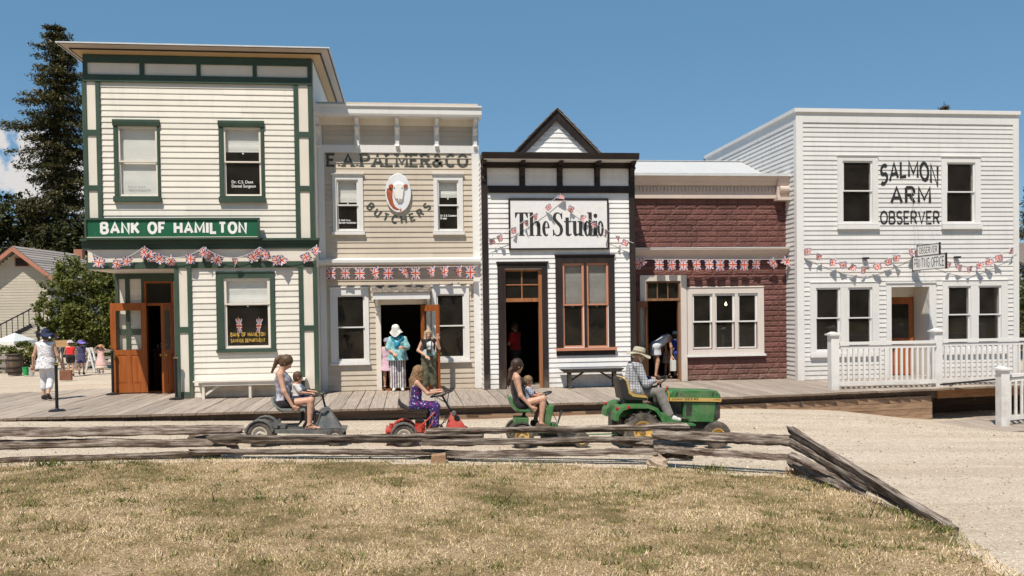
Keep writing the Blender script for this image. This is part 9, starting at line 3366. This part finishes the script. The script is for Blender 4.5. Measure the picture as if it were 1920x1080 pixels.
q = (2.973, 1.168)
J = stand(0.98)
J.update(hf=(0.9, 0.3, -0.3), elR=(0.05, -0.22, 1.07), wrR=(0.24, -0.12, 1.05), elL=(0.08, 0.22, 1.07), wrL=(0.27, 0.1, 1.08))
person('person', 'person in red T-shirt standing in the dark studio doorway', (q[0], 24.0, 0.03), J, 2.5, clothes=(
    dict(name='shirt', mat=cloth('red_tee', (0.50, 0.025, 0.03)), torso=('pelvis', 'belly', 'chest', 'shoulder'), limbs=[('uarm', 0, 0.6, 0.02, 0.03)], e=0.018, cuts=[((0, 0, 0.9), (0, 0, -1)), ((0, 0, 1.4), (0, 0, 1))]),
    dict(name='trousers', mat=cloth('dark_trousers', (0.04, 0.035, 0.035)), torso=('pelvis',), limbs=[('thigh', 0, 1, 0.018, 0.03), ('shank', 0, 0.96, 0.03, 0.04)], e=0.016)),
    hair=hair_cap(J, 0.012, mat=HBROWN), shoes=dict(mat=VINYL), res=0.014)

q = (7, 0.331)
J = dict(s=0.97, pelvis=(0, 0, 0.93), neck=(0.40, 0, 1.20), head=(0.50, 0, 1.12), hf=(0.55, 0, -0.85), elR=(0.40, -0.2, 0.90), wrR=(0.42, -0.18, 0.66), elL=(0.42, 0.2, 0.9), wrL=(0.45, 0.18, 0.66),
         knR=(0.03, -0.1, 0.5), anR=(-0.05, -0.11, 0.085), toeR=(0.12, -0.12, 0.03), knL=(0.06, 0.1, 0.5), anL=(0.1, 0.11, 0.085), toeL=(0.27, 0.12, 0.03))
fill(J)
person('person', 'woman in short white dress bending forward in the brick shop doorway', (q[0], 24.0, 0.03), J, 0.15, clothes=(
    dict(name='dress', mat=cloth('white_dress', (0.62, 0.64, 0.70)), torso=('pelvis', 'belly', 'chest', 'shoulder'), e=0.02, prims=[cap((-0.01, 0.03, 0.93), (-0.0, 0.03, 0.68), 0.14, 0.165), cap((-0.01, -0.03, 0.93), (0.0, -0.03, 0.68), 0.14, 0.165)], cuts=[((0, 0, 0.67), (0, 0, -1))], carve=[cap(J['shR'], J['elR'], 0.055), cap(J['shL'], J['elL'], 0.055)]),),
    hair=hair_cap(J, 0.014, mat=HDARK), shoes=dict(mat=cloth('brown_sandal', (0.12, 0.08, 0.055))), res=0.014)
bagm = MB()
bagm.box(0.36, 0.5, -0.3, -0.2, 0.22, 0.52)
bagm.tube([(0.37, -0.25, 0.52), (0.42, -0.2, 0.64), (0.49, -0.25, 0.52)], 0.008, 5)
bg = thing('paper_bag', 'white paper bag held beside the bending woman', 'bag', (q[0], 24.0, 0.03), 0.15, None, True)
bagm.build('bag', CANV, bg)
q = (7.484, 0.295)
J = stand(0.74)
J.update(hs=1.1, hf=(0.9, 0.2, -0.2))
person('person', 'girl in brown patterned skirt standing behind the bending woman', (q[0], 24.4, 0.03), J, 0.6, clothes=(
    dict(name='skirt', mat=cloth('brown_skirt', (0.34, 0.20, 0.16), 'bands', [(0.62, 0.52, 0.46)], 9), torso=('pelvis',), e=0.016, prims=[cap((0, 0, 0.68), (0, 0, 0.42), 0.12, 0.17)], cuts=[((0, 0, 0.41), (0, 0, -1)), ((0, 0, 0.78), (0, 0, 1))]),
    dict(name='top', mat=cloth('brown_top', (0.10, 0.06, 0.05)), torso=('belly', 'chest', 'shoulder'), e=0.014, cuts=[((0, 0, 1.04), (0, 0, 1))])),
    hair=hair_cap(J, 0.016, [cap((-0.08, 0, 1.1), (-0.1, 0, 0.9), 0.07, 0.05)], mat=HDARK), shoes=dict(mat=VINYL), res=0.014)
q = (7.629, 0.311)
J = stand(0.78)
J.update(hs=1.08, hf=(0.9, -0.3, -0.1))
person('person', 'boy in royal blue shirt and pale cap at the right of the brick shop doorway', (q[0], 24.1, 0.03), J, 2.4, clothes=(
    dict(name='shirt', mat=cloth('royal_blue_shirt', (0.03, 0.07, 0.40)), torso=('pelvis', 'belly', 'chest', 'shoulder'), limbs=[('uarm', 0, 0.7, 0.02, 0.03)], e=0.022, cuts=[((0, 0, 0.66), (0, 0, -1)), ((0, 0, 1.1), (0, 0, 1))]),
    dict(name='shorts', mat=cloth('navy_shorts', (0.04, 0.05, 0.09)), torso=('pelvis',), limbs=[('thigh', 0, 0.9, 0.025, 0.04)], e=0.018)),
    hair=hair_cap(J, 0.008, mat=HDARK), hat=dict(prof=[(0.1, 0.0), (0.105, 0.0), (0.1, 0.05), (0.07, 0.1), (0.0, 0.112)], mat=cloth('pale_cap', (0.5, 0.56, 0.66)), up=0.035), shoes=dict(mat=VINYL), res=0.014)

q = (-11.597, 31.445)
J = stand(0.72, lean=0.25)
J.update(hs=1.1, elR=(0.2, -0.2, 0.75), wrR=(0.33, -0.1, 0.78), elL=(0.2, 0.2, 0.75), wrL=(0.33, 0.1, 0.78))
person('person', 'girl in red top and black shorts beside the box camera, seen from behind', (q[0], q[1], 0), J, R90 + 0.3, clothes=(
    dict(name='top', mat=cloth('bright_red_top', (0.6, 0.03, 0.03)), torso=('belly', 'chest', 'shoulder'), e=0.016, cuts=[((0, 0, 1.0), (0, 0, 1))]),
    dict(name='shorts', mat=DENIM_BLK, torso=('pelvis',), limbs=[('thigh', 0, 0.45, 0.025, 0.03)], e=0.02)),
    hat=dict(prof=[(0.1, 0.0), (0.17, -0.02), (0.172, -0.012), (0.108, 0.02), (0.1, 0.08), (0.0, 0.11)], mat=cloth('flag_hat', (0.68, 0.62, 0.66), 'spots', [(0.5, 0.08, 0.1), (0.1, 0.12, 0.4)], 20), up=0.04), hair=hair_cap(J, 0.01, mat=HBROWN), shoes=dict(mat=VINYL), res=0.016)
q = (-11.504, 31.675)
J = stand(0.70)
J['hs'] = 1.1
person('person', 'child in wide purple hat close beside the girl in red', (q[0], q[1] + 0.5, 0), J, R90 + 0.2, clothes=(
    dict(name='dress', mat=cloth('dark_blue_dress', (0.06, 0.06, 0.14)), torso=('pelvis', 'belly', 'chest', 'shoulder'), e=0.02, prims=[cap((0, 0, 0.66), (0, 0, 0.42), 0.12, 0.17)], cuts=[((0, 0, 0.41), (0, 0, -1)), ((0, 0, 0.99), (0, 0, 1))]),),
    hat=dict(prof=[(0.1, 0.0), (0.22, -0.03), (0.222, -0.02), (0.11, 0.02), (0.11, 0.09), (0.0, 0.12)], mat=cloth('purple_hat', (0.20, 0.16, 0.52)), up=0.04, flop=0.1), hair=hair_cap(J, 0.01, mat=HBROWN), shoes=dict(mat=VINYL), res=0.016)
q = (-10.976, 32.581)
J = stand(0.60)
J.update(hs=1.15, elR=(0.1, -0.2, 0.85), wrR=(0.12, -0.09, 0.97), elL=(0.1, 0.2, 0.85), wrL=(0.12, 0.09, 0.97))
person('person', 'little girl in pale pink dress holding her orange straw hat by the fence', (q[0], q[1], 0), J, -R90, clothes=(
    dict(name='dress', mat=cloth('pink_party_dress', (0.68, 0.45, 0.43)), torso=('pelvis', 'belly', 'chest', 'shoulder'), e=0.018, wave=0.005, prims=[cap((0, 0, 0.6), (0, 0, 0.3), 0.11, 0.2)], cuts=[((0, 0, 0.26), (0, 0, -1)), ((0, 0, 0.86), (0, 0, 1))]),
    dict(name='petticoat', mat=cloth('cream_hem', (0.7, 0.62, 0.5)), prims=[cap((0, 0, 0.3), (0, 0, 0.22), 0.19, 0.215)], cuts=[((0, 0, 0.19), (0, 0, -1)), ((0, 0, 0.27), (0, 0, 1))])),
    hat=dict(prof=[(0.1, 0.0), (0.2, -0.02), (0.202, -0.012), (0.11, 0.02), (0.1, 0.07), (0.0, 0.09)], mat=cloth('straw_hat', (0.62, 0.34, 0.14)), up=0.05), hair=hair_cap(J, 0.01, mat=HBROWN), shoes=dict(mat=cloth('white_sneaker', (0.62, 0.6, 0.58))), res=0.016)

for (q, top, lab) in (((-7.521, 19.58), 1.044, 'black queue post at the left end of the boardwalk'), ((-7.613, 23.419), 1.186, 'black queue post behind the open bank door leaf'), ((-5.569, 21.612), 1.042, 'black queue post right of the bank entrance')):
    t = thing('queue_post', lab, 'post', (q[0], q[1], 0), 0, 'queue posts at the bank')
    MB().lathe([(0.17, 0.002), (0.17, 0.018), (0.13, 0.035), (0.05, 0.045), (0.035, 0.06)], (q[0], q[1], 0.003), 'z', 24).build('base', BLACKMETAL, t, True)
    MB().lathe([(0.033, 0.05), (0.033, top - 0.08), (0.045, top - 0.075), (0.045, top - 0.01), (0.035, top)], (q[0], q[1], 0.003), 'z', 16).build('pole', BLACKMETAL, t, True)
    MB().lathe([(0.046, top - 0.05), (0.048, top - 0.045), (0.046, top - 0.02)], (q[0], q[1], 0.003), 'z', 16).build('cap_ring', plain('brass', (0.62, 0.45, 0.2), 0.3, 1.0), t, True)
